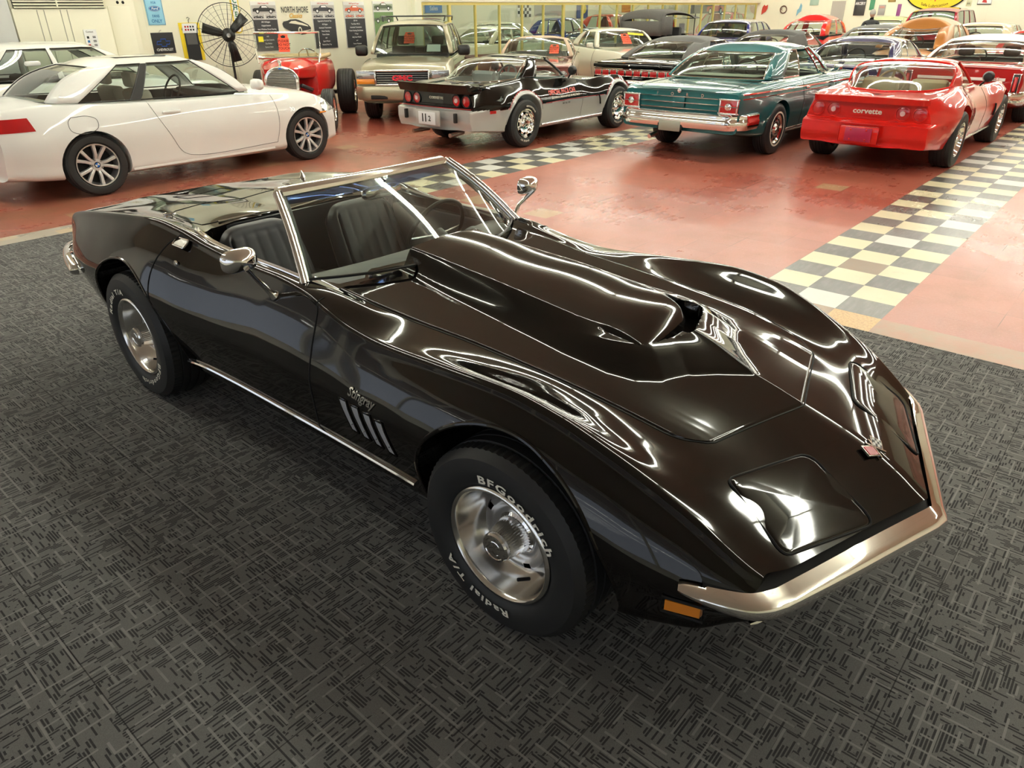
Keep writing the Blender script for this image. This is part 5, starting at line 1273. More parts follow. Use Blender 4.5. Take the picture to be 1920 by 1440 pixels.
c = car('ivory_coupe', 'ivory two-door coupe facing us with an orange card and yellow strip in its windscreen', 'car', 12.05, 9.45, 235, 4.6, 1.84, 1.40, .34, 2.85, .95, P_('ivory_paint', (.72, .69, .58)), **rails_60(.95, .98, .99, .97, .94),
  gh=dict(b0=.65, t0=.15, t1=-1.0, b1=-1.5, zb=(.98, .98), zt=1.31, wb=.80, wt=.66, cw=2, side=[(.05, .03, 'paint'), (.5, .46, 'glass'), (.76, .68, 'glass'), (1, 1, 'paint')], seat=GRY_IN), wheel='steel', inside=GRY_IN, ns=50)
mirror(c, .50, 1.03, .95, P_('ivory_paint', (.72, .69, .58)), (.08, .16, .12)); bumper(c, 1, .5, .15, CHR, .06, .3, 'front_bumper'); seam_door(c, .55, -.65, .3, .92)
for s in (-1, 1): lamp_box(c, 1, s * .66, .70, .30, .14, WLENS, 'headlamp', CHR)
ivc = c
# ---- cars beyond the window wall
def far_car(name, label, x, y, hd, H, col, roofc=None, L=4.9, metal=0., **kw):
    g = dict(b0=.7, t0=.12, t1=-1.1, b1=-1.6, zb=(.97, .98), zt=H - .09, wb=.79, wt=.64, cw=2, side=[(.05, .03, 'paint'), (.42, .40, 'glass'), (.46, .44, 'paint'), (.78, .74, 'glass'), (1, 1, 'paint')])
    if roofc: g['roof'] = roofc
    return car(name, label, 'car', x, y, hd, L, 1.88, H, .34, 2.9, .95, P_('paint_' + name, col, metal), **rails_60(), gh=g, wheel='far', inside=DRK_IN, ns=36, **kw)
far_car('cream_limousine', 'long cream sedan with maroon lower sides, broadside behind the gold window posts', 11.9, 14.0, 178, 1.42, (.66, .60, .46), L=5.6, tone=(P_('limo_maroon', (.16, .012, .02)), lambda p: p.z < .72))
far_car('maroon_sedan', 'maroon sedan beyond the first gold posts, behind the cream one', 13.0, 17.6, 262, 1.62, (.22, .015, .03), L=4.4)
far_car('cream_estate', 'pale yellow low car in the back showroom, right of the maroon sedan', 16.9, 17.6, 265, 1.45, (.6, .58, .4), L=4.4)
far_car('black_sedan', 'black sedan behind the thick gold post', 17.4, 14.0, 180, 1.28, (.01, .01, .01), L=4.6)
far_car('blue_car', 'blue car behind the gold posts, right of the pale yellow one', 20.6, 17.6, 265, 1.55, (.01, .03, .2), L=4.4)
far_car('orange_car', 'red-orange car in the back showroom left of the white one', 24.0, 17.6, 265, 1.65, (.6, .06, .02), L=4.4)
far_car('red_wagon', 'red car behind the gold posts at their right end', 26.6, 14.0, 180, 1.70, (.5, .02, .02), L=4.6)
far_car('white_car', 'white car in the back showroom behind the red one', 27.4, 17.6, 265, 1.70, (.7, .7, .66), L=4.4)
far_car('scarlet_car', 'scarlet car in the back showroom, furthest right beyond the posts', 32.2, 14.2, 180, 1.72, (.5, .02, .02), L=4.6)
# ============================================================= two later coupes of the same family as the black car
def c3_coupe(name, label, x, y, hd, up, low=None, interior=TAN_IN, spoiler=None, flap=None, wk=None, inner=None):
    global cz, cr, wd, ro, bt, r2, r3
    keep = (cz, cr, wd, ro, bt, r2, r3)
    cz = rl([(-3.62, .845), (-3.3, .87), (-3.0, .885), (-2.6, .90), (-2.0, .88), (-1.2, .85), (-1.0, .84), (-.7, .83), (-.3, .81), (.1, .79), (.4, .74), (.8, .62), (.975, .52)])
    cr = rl2([(-3.52, .60, .82), (-3.42, .64, .855), (-3.2, .70, .885), (-2.95, .70, .895), (-2.6, .695, .915), (-2.35, .69, .935), (-2.15, .682, .925), (-1.95, .675, .895), (-1.7, .672, .880), (-1.4, .675, .880), (-1.15, .685, .862), (-.7, .72, .82), (-.35, .738, .845), (-.07, .748, .85), (.13, .748, .835), (.4, .722, .745), (.56, .702, .66), (.70, .674, .57), (.752, .652, .53)])
    r2 = rl2([(-3.62, .44, .84), (-3.0, .46, .885), (-2.6, .48, .90), (-1.9, .55, .88), (-1.0, .56, .845), (-.4, .52, .815), (.1, .50, .78), (.45, .46, .70), (.822, .43, .52)])
    r3 = rl2([(-3.62, .58, .83), (-3.0, .60, .89), (-2.4, .61, .92), (-1.9, .62, .885), (-1.0, .62, .85), (-.4, .62, .825), (.1, .62, .80), (.45, .59, .70), (.777, .56, .52)])
    wd = rl2([(-3.52, .70, .55), (-3.42, .74, .56), (-3.2, .81, .60), (-2.9, .885, .62), (-2.5, .90, .64), (-2.1, .875, .60), (-1.6, .83, .58), (-1.0, .825, .565), (-.4, .875, .59), (-.05, .895, .62), (.3, .87, .56), (.6, .80, .46), (.75, .71, .43)])
    ro = rl2([(-3.62, .70, .38), (-3.3, .76, .34), (-2.95, .80, .30), (-2.5, .82, .28), (-1.6, .80, .27), (-.5, .80, .27), (0, .82, .27), (.4, .80, .28), (.75, .62, .32)])
    bt = rl([(-3.62, .34), (-3.2, .26), (-2.4, .19), (.5, .22), (.9, .28)])
    r = empty(name, (x, y, 0), math.radians(hd), label, 'car'); c = Car(); c.r = r
    rows = []
    for s in np.concatenate([np.linspace(-3.52, -3.3, 12), np.linspace(-3.25, .6, 80), np.linspace(.65, .975, 12)]):
        lo_ = c3_loop(s); t = sm(-3.2, -3.5, s); rows.append([(a - .10 * t * sm(.605, .565, q) + .03 * t * sm(.45, .33, q), b, q) for a, b, q in lo_])
    mb = MB(); mb.grid(rows, None, closev=True)
    for row in (rows[0], rows[-1]):
        n = len(row); h = n // 2; mb.add(row, [(0, 1, n - 1)] + [(k, k + 1, n - k - 1, n - k) for k in range(1, h - 1)] + [(h - 1, h, h + 1)])
    b = mb.build('body', up, r, smooth=0); bm2 = bmesh.new(); bm2.from_mesh(b.data); bv = BVHTree.FromBMesh(bm2); bm2.free()
    tz = lambda X, Y_: (bv.ray_cast(Vector((X, Y_, 3)), Vector((0, 0, -1)))[0] or Vector((0, 0, .85))).z
    syd = lambda X, Z_, s=-1: (bv.ray_cast(Vector((X, s * 3, Z_)), Vector((0, -s, 0)))[0] or Vector((0, s * .8, 0))).y
    c.topz = tz; c.sidey = syd; c.endx = lambda y_, z_, e=-1: (bv.ray_cast(Vector((e * 6, y_, z_)), Vector((-e, 0, 0)))[0] or Vector((-3.6, 0, 0))).x
    c.hw = .88; c.L = 4.6
    cut = []
    for xw, rr in ((0, .40), (-2.5, .405)):
        for s in (-1, 1):
            k = MB(); n = 56; k.prism([(rr * math.cos(2 * PI * i / n), rr * math.sin(2 * PI * i / n)) for i in range(n)], min(s * .55, s * 1.2), max(s * .55, s * 1.2), None, 'Y', (xw, 0, .335)); cut.append(k.build('w', BLK, None, smooth=0))
    k = MB(); k.prism([(-1.14, 0), (-1.25, .50), (-1.35, .59), (-2.3, .59), (-2.5, .54), (-2.85, .40), (-2.88, 0), (-2.85, -.40), (-2.5, -.54), (-2.3, -.59), (-1.35, -.59), (-1.25, -.5)], .35, 2); cut.append(k.build('w', interior, None, smooth=0))
    b.data.materials.append(interior); boolean(b, cut)
    if low:
        me = b.data; me.materials.append(low); k = len(me.materials) - 1
        for p in me.polygons:
            cx, cy, cz_ = p.center; line = .60 + .0 * cx
            if p.material_index: continue
            d1 = math.hypot(cx, cz_ - .335); d2 = math.hypot(cx + 2.5, cz_ - .335)
            if (abs(cy) > .3 and (cz_ < line - .03 or d1 < .45 or d2 < .455) and cx > -3.25 and abs(cy) > .62) or (cx <= -3.25 and cz_ < .585): p.material_index = k
    shade(b.data, 34)
    # wheels
    for xw in (0, -2.5):
        for s in (-1, 1): spoke_wheel(r, .335, .255, .200, (xw, s * .755, .335), s > 0, 'slot', 'tyre', texts=(wk if s < 0 else None))
    # screens
    gm = GLS; rws = [[tuple(wsp(t, v)) for t in np.linspace(-1, 1, 25)] for v in np.linspace(0, 1, 7)]
    rws = [[(a, b_, q + .012 * i / 6) for a, b_, q in row] for i, row in enumerate(rws)]
    MB().grid(rws, None).build('windscreen', gm, r, smooth=180)
    top_ = lambda u: Vector((-1.98 - .03 * u * u, .475 * u, 1.188 - .03 * abs(u) ** 3)); bot_ = lambda u: Vector((-3.03 + .60 * abs(u) ** 3.2, .605 * u, 0))
    G = []
    for v in np.linspace(0, 1, 15):
        row = []
        for u in np.linspace(-1, 1, 31):
            a = top_(u); q = bot_(u); q.z = tz(q.x, q.y) + .006; p = a.lerp(q, v); p += Vector((-.04, .09 * u ** 3, .10)) * math.sin(PI * v) * (1 - .3 * abs(u)); row.append(tuple(p))
        G.append(row)
    MB().grid(G, None).build('rear_window', gm, r, smooth=180)
    loop = [G[-1][j] for j in range(31)] + [G[i][30] for i in range(13, 0, -1)] + [G[0][j] for j in range(30, -1, -1)] + [G[i][0] for i in range(1, 14)]
    MB().tube(loop, .012, None, 6, closed=True).build('window_trim', CHR if low else up, r)
    # roof: two lift-out panels and the hoop behind them
    def roofgrid(x0, x1, y0, y1, dz=0., n=10): return [[(X - .05 * (Y_ / .49) ** 2 * ((X + 1.98) / .46 if X > -1.98 else 0), Y_, 1.168 + .045 * math.sin(PI * (.30 + .7 * (-1.52 - X) / .7)) - .035 * abs(Y_ / .49) ** 3.5 + dz) for Y_ in np.linspace(y0, y1, n)] for X in np.linspace(x0, x1, 8)]
    for s in (-1, 1):
        MB().grid(roofgrid(-1.54, -1.86, s * .06, s * .495, .002), None).build('roof_panel', mat('smoked_glass', (.02, .02, .018), .04), r, smooth=60)
    pm = MB(); pm.grid(roofgrid(-1.50, -1.87, -.058, .058, .006)); pm.grid(roofgrid(-1.86, -2.0, -.495, .495, .004, 24)); pm.grid(roofgrid(-1.50, -1.55, -.495, .495, .005, 24))
    for s in (-1, 1):
        G2 = []
        for v in np.linspace(0, 1, 10):
            row = []
            for q in np.linspace(0, 1, 6):
                a = Vector((-1.85 - .14 * q, s * (.497 - .018 * q), 1.168 + .0 * q)); e_ = Vector((-2.02 - .36 * q, s * (.665 - .055 * q), tz(-2.02 - .36 * q, s * (.66 - .055 * q)) - .01)); p = a.lerp(e_, v); p += Vector((0, s * .03, .02)) * math.sin(PI * v); row.append(tuple(p))
            G2.append(row)
        pm.grid(G2)
        p = [wsp(s * 1.0, v) for v in np.linspace(0, 1.03, 8)]; MB().tube(p, .018, None, 8).build('screen_pillar', up if not low else RUBL, r)
        MB().tube([(-1.28, s * .635, .895), (-1.7, s * .645, .90), (-2.06, s * .66, .925)], .008, None, 6).build('belt_moulding', CHR, r)
    hp = pm.build('roof_hoop', up, r, smooth=60); md = hp.modifiers.new('s', 'SOLIDIFY'); md.thickness = .02
    # inside
    for s in (-1, 1):
        bx(c, -2.03, s * .30, .72, .14, .46, .56, interior, 'seat_back', .06, None, Matrix.Rotation(-.38, 3, 'Y')); bx(c, -1.72, s * .30, .46, .5, .46, .14, interior, 'seat_cushion', .05)
    bx(c, -1.27, 0, .83, .24, 1.1, .10, inner or interior, 'dashboard', .03)
    sc = Vector((-1.52, .33, .86)); tl = Matrix.Rotation(math.radians(-66), 3, 'Y')
    MB().tube([sc + tl @ Vector((.185 * math.cos(a), .185 * math.sin(a), 0)) for a in np.linspace(0, 2 * PI, 31)[:-1]], .015, None, 8, closed=True).tube([sc + tl @ Vector((-.18, 0, 0)), sc, sc + tl @ Vector((.18, 0, 0))], .02, None, 6, flat=.4).build('steering_wheel', interior, r)
    # tail lamps
    for s in (-1, 1):
        for yy, wht in ((.40, True), (.59, False)):
            xx = c.endx(s * yy, .70, -1)
            tl_ = MB().lathe([(.080, .012), (.083, -.012), (.072, -.014), (.070, -.004)], None, 36, 'X', (xx, s * yy, .70)).build('lamp_bezel', up if not low else RUBL, r)
            MB().lathe([(.071, -.004), (.05, -.010), (.001, -.012)], None, 32, 'X', (xx, s * yy, .70)).build('tail_lamp', REDL, r)
            if wht: MB().lathe([(.030, -.012), (.028, -.018), (.001, -.020)], None, 24, 'X', (xx, s * yy, .70)).build('reversing_lens', mat('pale_lens', (.75, .5, .5), .2), r)
        # mirror, door gap, marker, fender gill
        MB().lathe([(.001, -.05), (.05, -.045), (.07, -.01), (.066, .03), (.001, .034)], None, 24, 'X', (-1.28, s * .80, .985)).build('door_mirror', RUBL, r); MB().tube([(-1.28, s * .78, .94), (-1.27, s * .72, .87)], .014, None, 8).build('mirror_arm', RUBL, r)
        for pts in ([(-1.04, .83), (-1.0, .6), (-1.04, .30)], [(-2.10, .90), (-2.16, .75), (-2.10, .5)]):
            MB().tube([(a, syd(a, q, s), q) for a, q in catmull(pts, 6)], .003, None, 5).build('panel_gap', BLK, r)
        MB().tube([(a, syd(a, q, s) + s * .002, q) for a, q in [(-.60, .60), (-.56, .52), (-.53, .44)]], .022, None, 8, flat=.4).build('fender_gill', BLK, r)
        MB().grid([[(a, syd(a, q, s) + s * .006, q) for a in (-3.22, -3.17, -3.12)] for q in (.53, .57)], None).build('side_marker', REDL, r)
        MB().tube([(a, syd(a, .285, s) + s * .01, .275) for a in np.linspace(-2.08, -.45, 12)], .018, None, 8).build('sill_moulding', CHD, r)
    return c
rpaint = P_('vivid_red', (.56, .010, .006))
c = c3_coupe('sports_coupe', 'bright red sports coupe with four round tail lamps beside the chequered strip', 8.05, .87, 0, rpaint, None, TAN_IN)
end_text(c, -1, 'corvette', 0, .675, .085, WHT, 'script_badge', 1.15, .002)
sp = []
for u in np.linspace(-1, 1, 31): x_ = -3.56 + .05 * abs(u) ** 2 + .30 * max(0, abs(u) - .93) / .07 * .25; sp.append([(x_ + .10, .66 * u, .855), (x_ + .0, .665 * u, .885 - .012 * u * u), (x_ - .02, .665 * u, .875 - .012 * u * u), (x_ + .0, .665 * u, .80)])
MB().grid(sp, None).build('rear_spoiler', rpaint, c.r, smooth=50)
MB().tube([(-3.56 - .02 * (1 if abs(u) < .5 else 0), .68 * u, .612 + .022 * max(0, 1 - abs(abs(u) - .52) / .12)) for u in np.linspace(-1, 1, 41)], .007, None, 6).build('bumper_crease', rpaint, c.r)
bx(c, -3.635, .0, .45, .02, .46, .20, rpaint, 'plate_recess', .02); bx(c, -3.652, 0, .45, .01, .31, .155, mat('maroon_plate', (.35, .01, .05), .35), 'licence_plate', .004)
mb = MB()
for dy in (-.09, .09):
    for dz in (-.055, .055): mb.lathe([(.012, 0), (.010, -.006), (.001, -.008)], None, 12, 'X', (-3.658, dy, .45 + dz))
mb.build('plate_bolts', rpaint, c.r)
mb = MB(); vs, fs = text_pts('turbo', .035, .0006, .3, 1.4, 'CENTER', .0); mb.add([(-3.22 + b_, -a, c.topz(-3.22, 0) + .004) for a, b_, _ in vs], fs); mb.build('lid_emblem', CHR, c.r, smooth=0, normals=False)
MB().tube([(-3.21 + .035 * math.sin(a), .10 * math.cos(a), c.topz(-3.21, 0) + .001) for a in np.linspace(0, 2 * PI, 25)[:-1]], .003, None, 5, closed=True).build('fuel_flap', BLK, c.r)
redc = c
pup = mat('pace_black', (.004, .0035, .003), .04); plo = P_('pace_silver', (.47, .47, .46), .35)
c = c3_coupe('sports_fastback', 'two-tone black and silver sports fastback with red side lettering and a tail spoiler', 5.82, 6.13, 1, pup, plo, mat('silver_interior', (.22, .23, .23), .5), wk=[('GOODYEAR', .232, 60, 1.2), ('EAGLE GT', .232, 250, 1.2)])
red_pin = mat('red_pinstripe', (.5, .02, .03), .3)
for s in (-1, 1):
    MB().tube([(a, c.sidey(a, .575, s) + s * .0015, .575) for a in np.linspace(-2.02, -.46, 24)], .004, None, 5).build('pinstripe', red_pin, c.r)
    for xw in (0, -2.5):
        p = []
        for i in range(12, 169, 3):
            a = math.radians(i); X_ = xw + .456 * math.cos(a); Z_ = .335 + .456 * math.sin(a); p.append((X_, c.sidey(X_, Z_, s) + s * .001, Z_))
        MB().tube([q for q in p if q[2] > .56], .004, None, 5).build('pinstripe', red_pin, c.r)
        p = []
        for i in range(4, 177, 4):
            a = math.radians(i); X_ = xw + .407 * math.cos(a); Z_ = .335 + .407 * math.sin(a); p.append((X_, c.sidey(X_, Z_, s) - s * .004, Z_))
        MB().tube([q for q in p if q[2] > .30], .013, None, 6).build('arch_lip', plo, c.r)
MB().tube([(-3.565 + .05 * u * u, .72 * u, .607) for u in np.linspace(-1, 1, 21)], .004, None, 5).build('pinstripe', red_pin, c.r)
sp = []
for u in np.linspace(-1.0, 1.0, 41):
    a = abs(u); fwd = .42 * max(0, a - .88) / .12; x_ = -3.60 + .05 * a * a + fwd; yy = (.70 + .03 * min(1, max(0, a - .88) / .12)) * (u / a if a > .88 else u / .88) if a > 0 else 0
    top = .925 - .08 * max(0, a - .88) / .12; sp.append([(x_ + .12, yy * .96, .862), (x_ + .02, yy, top), (x_ - .02, yy, top - .008), (x_ + .03, yy, .80)])
MB().grid(sp, None).build('rear_spoiler', pup, c.r, smooth=50)
end_text(c, -1, 'CORVETTE', 0, .705, .045, WHT, 'script_badge', 1.25, .002)
side_text(c, 'OFFICIAL PACE CAR', -1.90, .675, .088, mat('door_red', (.62, .07, .05), .4), -1, 'side_lettering', .92, .003)
side_text(c, '62nd ANNUAL INDIANAPOLIS 500 MILE RACE', -1.85, .617, .040, WHT, -1, 'side_lettering', .95, .001); side_text(c, 'MAY 28, 1978', -1.55, .52, .034, RUBL, -1, 'side_lettering', 1.0, .001)
bx(c, -3.76, .42, .47, .03, .46, .22, plo, 'plate_recess', .02) if 0 else bx(c, -3.645, 0, .47, .04, .48, .22, plo, 'plate_recess', .02)
pl = bx(c, -3.668, 0, .465, .008, .34, .17, mat('white_plate', (.72, .74, .76), .4), 'licence_plate', .003); mb = MB()
for dy in (.08, .02): mb.box((-3.674, dy, .47), (.004, .02, .11))
vs, fs = text_pts('2', .10, .003, 0, 1, 'CENTER'); mb.add([(-3.675, -.06 - a, .43 + b_) for a, b_, _ in vs], fs); mb.build('plate_marks', RUBL, pl, smooth=0)
for s in (-1, 1): bx(c, -3.60, s * .50, .49, .05, .045, .13, RUBL, 'bumper_guard', .01)
for s in (-1, 1): MB().tube([(-3.3, s * .35, .26), (-3.60, s * .38, .25)], .03, None, 12).build('exhaust_tip', CHD, c.r)
MB().prism([(-.10, .0), (-.02, .02), (0, .05), (.02, .02), (.12, .0), (.02, -.015), (0, -.03), (-.02, -.015)], -.001, .001, None, 'Y').build('winged_badge', CHD, c.r, loc=(-3.02, c.sidey(-3.02, .70) - .004, .70), smooth=0)
# ============================================================= red hot rod roadster
rr_ = P_('rod_red', (.62, .016, .014)); tan2 = mat('tan_vinyl', (.52, .38, .20), .5)
rod = empty('roadster', (2.02, 9.45, 0), math.radians(-133), 'small open red hot rod roadster with a flat chrome-framed windscreen and exposed wheels', 'car')
def rod_rows(kn, ns, closed=True):
    fy = rl([(k[0], k[1]) for k in kn]); ft = rl([(k[0], k[2]) for k in kn]); fb_ = rl([(k[0], k[3]) for k in kn]); out = []
    for x in np.linspace(kn[0][0], kn[-1][0], ns):
        w_, t_, b_ = fy(x), ft(x), fb_(x); h = catmull([(x, 0, t_), (x, w_ * .6, t_ - .02), (x, w_ * .93, t_ - .09), (x, w_, (t_ + b_) / 2 + .05), (x, w_ * .97, b_ + .06), (x, w_ * .9, b_), (x, 0, b_)], 4)
        h[0] = (x, 0., h[0][2]); h[-1] = (x, 0., h[-1][2]); out.append(h + [(a, -b, q) for a, b, q in reversed(h[1:-1])])
    return out
def closed_loft(rows, name, m, par, tub=None, im=None):
    mb = MB().grid(rows, None, closev=True)
    for row in (rows[0], rows[-1]): n = len(row); h = n // 2; mb.add(row, [(0, 1, n - 1)] + [(k, k + 1, n - k - 1, n - k) for k in range(1, h - 1)] + [(h - 1, h, h + 1)])
    o = mb.build(name, m, par, smooth=0)
    if tub: o.data.materials.append(im); boolean(o, [tub])
    shade(o.data, 40); return o
tub = MB().prism([(-1.12, -.42), (-1.12, .42), (-1.5, .52), (-2.0, .53), (-2.22, .44), (-2.26, 0), (-2.22, -.44), (-2.0, -.53), (-1.5, -.52)], .62, 1.5).build('t', tan2, None, smooth=0)
closed_loft(rod_rows([(-2.78, .30, .80, .62), (-2.70, .46, .93, .56), (-2.45, .60, 1.04, .52), (-2.1, .635, 1.09, .50), (-1.5, .62, 1.09, .48), (-1.05, .52, 1.10, .48), (-.92, .47, 1.095, .48)], 40), 'body', rr_, rod, tub, tan2)
closed_loft(rod_rows([(-.93, .465, 1.09, .78), (-.55, .39, 1.06, .80), (-.16, .29, 1.00, .84)], 14), 'bonnet', rr_, rod)
MB().tube([(-1.10, -.47, 1.10), (-1.45, -.575, 1.10), (-2.0, -.585, 1.10), (-2.24, -.48, 1.08), (-2.31, 0, 1.075), (-2.24, .48, 1.08), (-2.0, .585, 1.10), (-1.45, .575, 1.10), (-1.10, .47, 1.10)], .035, None, 10).build('cockpit_roll', tan2, rod)
arch = [(.285 * math.cos(a), .80 + .22 * math.sin(a)) for a in np.linspace(0, PI, 21)] + [(-.27, .50), (.27, .50)]
MB().prism(arch, -.16, -.05, None, 'X').build('radiator_shell', CHR, rod, bevel=.012, smooth=40)
ins_ = [(a * .83, .77 + (b - .77) * .83) for a, b in arch]; g_ = MB().prism(ins_, -.052, -.040, None, 'X').build('radiator_core', mat('grille_mesh', (.16, .16, .14), .5, .5), rod, smooth=0)
mb = MB()
for i in range(16): z_ = .54 + i * .026; hw_ = .225 if z_ < .8 else .225 * math.sqrt(max(0, 1 - ((z_ - .8) / .185) ** 2)); mb.box((-.037, 0, z_), (.006, 2 * hw_, .006))
mb.build('grille_bar', CHD, g_, smooth=0); MB().tube([(-.10, 0, 1.02), (-.10, 0, 1.06)], .02, None, 10).lathe([(.001, .05), (.03, .045), (.034, .02), (.02, 0)], None, 16, 'Z', (-.10, 0, 1.06)).build('radiator_cap', CHR, rod)
MB().lathe([(.035, 0), (.001, .006)], None, 16, 'X', (-.048, 0, .965)).build('oval_badge', mat('badge_blue', (.02, .15, .6), .2), rod)
wf = MB(); wsq = [(-1.02, -.56, 1.10), (-1.10, -.56, 1.50), (-1.10, .56, 1.50), (-1.02, .56, 1.10)]; wf.tube(wsq, .018, None, 8, closed=True).tube([(-1.05, -.56, 1.25), (-.98, -.52, 1.02)], .016, None, 6).tube([(-1.05, .56, 1.25), (-.98, .52, 1.02)], .016, None, 6); wf.build('windscreen_frame', CHR, rod)
MB().add(wsq, [(0, 1, 2, 3)]).build('windscreen', GLS, rod, smooth=0)
sc = Vector((-1.42, .28, 1.10)); tl = Matrix.Rotation(math.radians(-50), 3, 'Y')
MB().tube([sc + tl @ Vector((.17 * math.cos(a), .17 * math.sin(a), 0)) for a in np.linspace(0, 2 * PI, 31)[:-1]], .012, None, 6, closed=True).tube([sc, sc + Vector((.25, 0, -.25))], .018, None, 6).tube([sc + tl @ Vector((-.16, 0, 0)), sc, sc + tl @ Vector((.16, 0, 0))], .012, None, 6).build('steering_wheel', CHR, rod)
MB().box((-2.15, 0, .92), (.14, .95, .34)).box((-1.85, 0, .72), (.5, .95, .14)).build('bench_seat', tan2, rod, bevel=.04)
MB().tube([(0, -.66, .34), (0, 0, .30), (0, .66, .34)], .03, None, 10).tube([(-.1, -.30, .5), (-2.6, -.33, .46)], .035, None, 8).tube([(-.1, .30, .5), (-2.6, .33, .46)], .035, None, 8).tube([(-2.5, -.7, .40), (-2.5, .7, .40)], .04, None, 8).build('chassis', RUBL, rod)
MB().box((-.55, 0, .62), (.60, .34, .36)).tube([(-.3, .28, .70), (-.9, .36, .58)], .035, None, 8).tube([(-.3, -.28, .70), (-.9, -.36, .58)], .035, None, 8).build('engine', mat('engine_iron', (.08, .08, .09), .4, .4), rod, bevel=.02)
for s in (-1, 1):
    spoke_wheel(rod, .335, .19, .19, (0, s * .74, .335), s > 0, 'slot', 'tyre'); spoke_wheel(rod, .41, .32, .20, (-2.5, s * .80, .41), s > 0, 'slot', 'tyre')
MB().box((-.60, 0, 1.075), (.20, .28, .004)).build('paper_sheet', WP, rod) if 0 else None
# ============================================================= tan sport utility vehicle facing us
tanp = P_('tan_metallic', (.36, .325, .225), .45, .25)
c = suv('tan_suv', 'tan metallic sport utility vehicle facing us with a chrome-framed black grille and a roof rack', 5.62, 10.05, -139, 1.67, tanp, 4.55, 1.72, 'steel', ns=60, wk=dict(rim=.19), g=dict(zb=(1.09, 1.10), b0=.90, t0=.40, seat=mat('dark_cloth', (.05, .05, .045), .8)))
gm_ = c; xf = 4.55 / 2
fr_ = MB(); Zg = .775
bx(c, xf + .005, 0, Zg, .05, .92, .235, BLK, 'grille', .01)
mb = MB()
for dz in (-.115, .115): mb.box((xf + .03, 0, Zg + dz), (.05, .98, .035))
for dy in (-.475, .475): mb.box((xf + .03, dy, Zg), (.05, .035, .235))
mb.build('grille_frame', CHR, c.r, bevel=.01); mb = MB()
for i in range(5): mb.box((xf + .03, 0, Zg - .075 + i * .037), (.012, .90, .007))
mb.build('grille_bar', CHD, c.r, smooth=0)
end_text(c, 1, 'GMC', 0, Zg - .045, .12, mat('badge_bright_red', (.7, .03, .05), .3), 'letters', 1.35, .006, x=xf + .04)
for s in (-1, 1):
    lb = lamp_box(c, 1, s * .655, Zg + .05, .34, .13, WLENS, 'headlamp', None, .05); MB().box((c.endx(s * .655, .70, 1) + .02, s * .655, Zg - .065), (.05, .34, .085)).build('indicator', AMB, c.r, bevel=.008)
bumper(c, 1, .52, .23, tanp, .09, .35, 'front_bumper'); bx(c, xf + .09, -.42, .46, .03, .30, .07, BLK, 'fog_lamp_recess', .01); bx(c, xf + .09, .42, .46, .03, .30, .07, BLK, 'fog_lamp_recess', .01)
for s in (-1, 1):
    MB().box((.62, s * 1.0, 1.14), (.12, .24, .19)).build('door_mirror', RUBL, c.r, bevel=.05, smooth=60)
    MB().tube([(.2, s * .60, 1.64), (.15, s * .62, 1.72), (-1.7, s * .62, 1.72), (-1.8, s * .60, 1.64)], .014, None, 8).build('roof_rail', RUBL, c.r)
MB().tube([(-.3, -.62, 1.725), (-.3, .62, 1.725)], .012, None, 8).tube([(-1.3, -.62, 1.725), (-1.3, .62, 1.725)], .012, None, 8).build('roof_crossbar', RUBL, c.r)
MB().tube([(.85, .55, 1.075), (.83, .0, 1.115)], .009, None, 5).tube([(.85, -.05, 1.075), (.83, -.6, 1.105)], .009, None, 5).build('wiper', RUBL, c.r)
# ============================================================= black touring car with a folding top
tour = empty('touring_car', (17.35, 11.1, 0), math.radians(3), 'antique black touring car under a grey fabric top, in front of the gold window wall', 'car')
cnv = mat('grey_canvas', (.10, .095, .09), .8, noise_amt=.2)
closed_loft(rod_rows([(-1.7, .5, 1.05, .6), (-1.5, .62, 1.12, .55), (.2, .62, 1.12, .55), (.7, .50, 1.10, .6)], 20), 'body', blk2, tour, MB().prism([(-1.4, -.5), (.4, -.5), (.4, .5), (-1.4, .5)], .7, 1.5).build('t', DRK_IN, None, smooth=0), DRK_IN)
closed_loft(rod_rows([(.68, .42, 1.10, .6), (1.5, .30, 1.02, .6)], 8), 'bonnet', blk2, tour)
rows = []
for x in np.linspace(-1.85, .75, 20):
    t = (x + 1.85) / 2.6; rise = .16 * math.sin(PI * min(1, t * 1.1 + .1)) ** .5; dr = .10; back = max(0, 1 - t / .12)
    rows.append([(x + .05 * back, y_, 1.66 + rise - dr * abs(y_ / .72) ** 3 - .18 * back ** 2) for y_ in np.linspace(-.72, .72, 17)])
mb = MB().grid(rows, None); mb.grid([[(-1.85 + .05, y_, z_) for y_ in np.linspace(-.70, .70, 9)] for z_ in (1.10, 1.3, 1.5)], None)
for s in (-1, 1): mb.grid([[(x, s * .715, z_) for x in np.linspace(-1.82, -1.1, 5)] for z_ in (1.12, 1.35, 1.62)], None)
o = mb.build('folding_top', cnv, tour, smooth=60); o.modifiers.new('s', 'SOLIDIFY').thickness = .015
for s in (-1, 1): MB().tube([(.62, s * .60, 1.05), (.55, s * .64, 1.68)], .014, None, 6).tube([(-1.0, s * .66, 1.05), (-1.05, s * .68, 1.68)], .014, None, 6).build('top_bow', RUBL, tour)
MB().tube([(.62, -.60, 1.10), (.60, -.60, 1.55), (.60, .60, 1.55), (.62, .60, 1.10)], .015, None, 6, closed=True).build('windscreen_frame', CHR, tour)
MB().tube([(.30 + .08 * math.sin(a), .25 + .2 * math.cos(a), 1.25 + .17 * math.sin(a)) for a in np.linspace(0, 2 * PI, 25)[:-1]], .012, None, 6, closed=True).build('steering_wheel', RUBL, tour)
MB().box((-1.1, 0, 1.10), (.2, 1.0, .5)).box((-.1, 0, 1.08), (.2, 1.0, .45)).build('seat_back', DRK_IN, tour, bevel=.04)
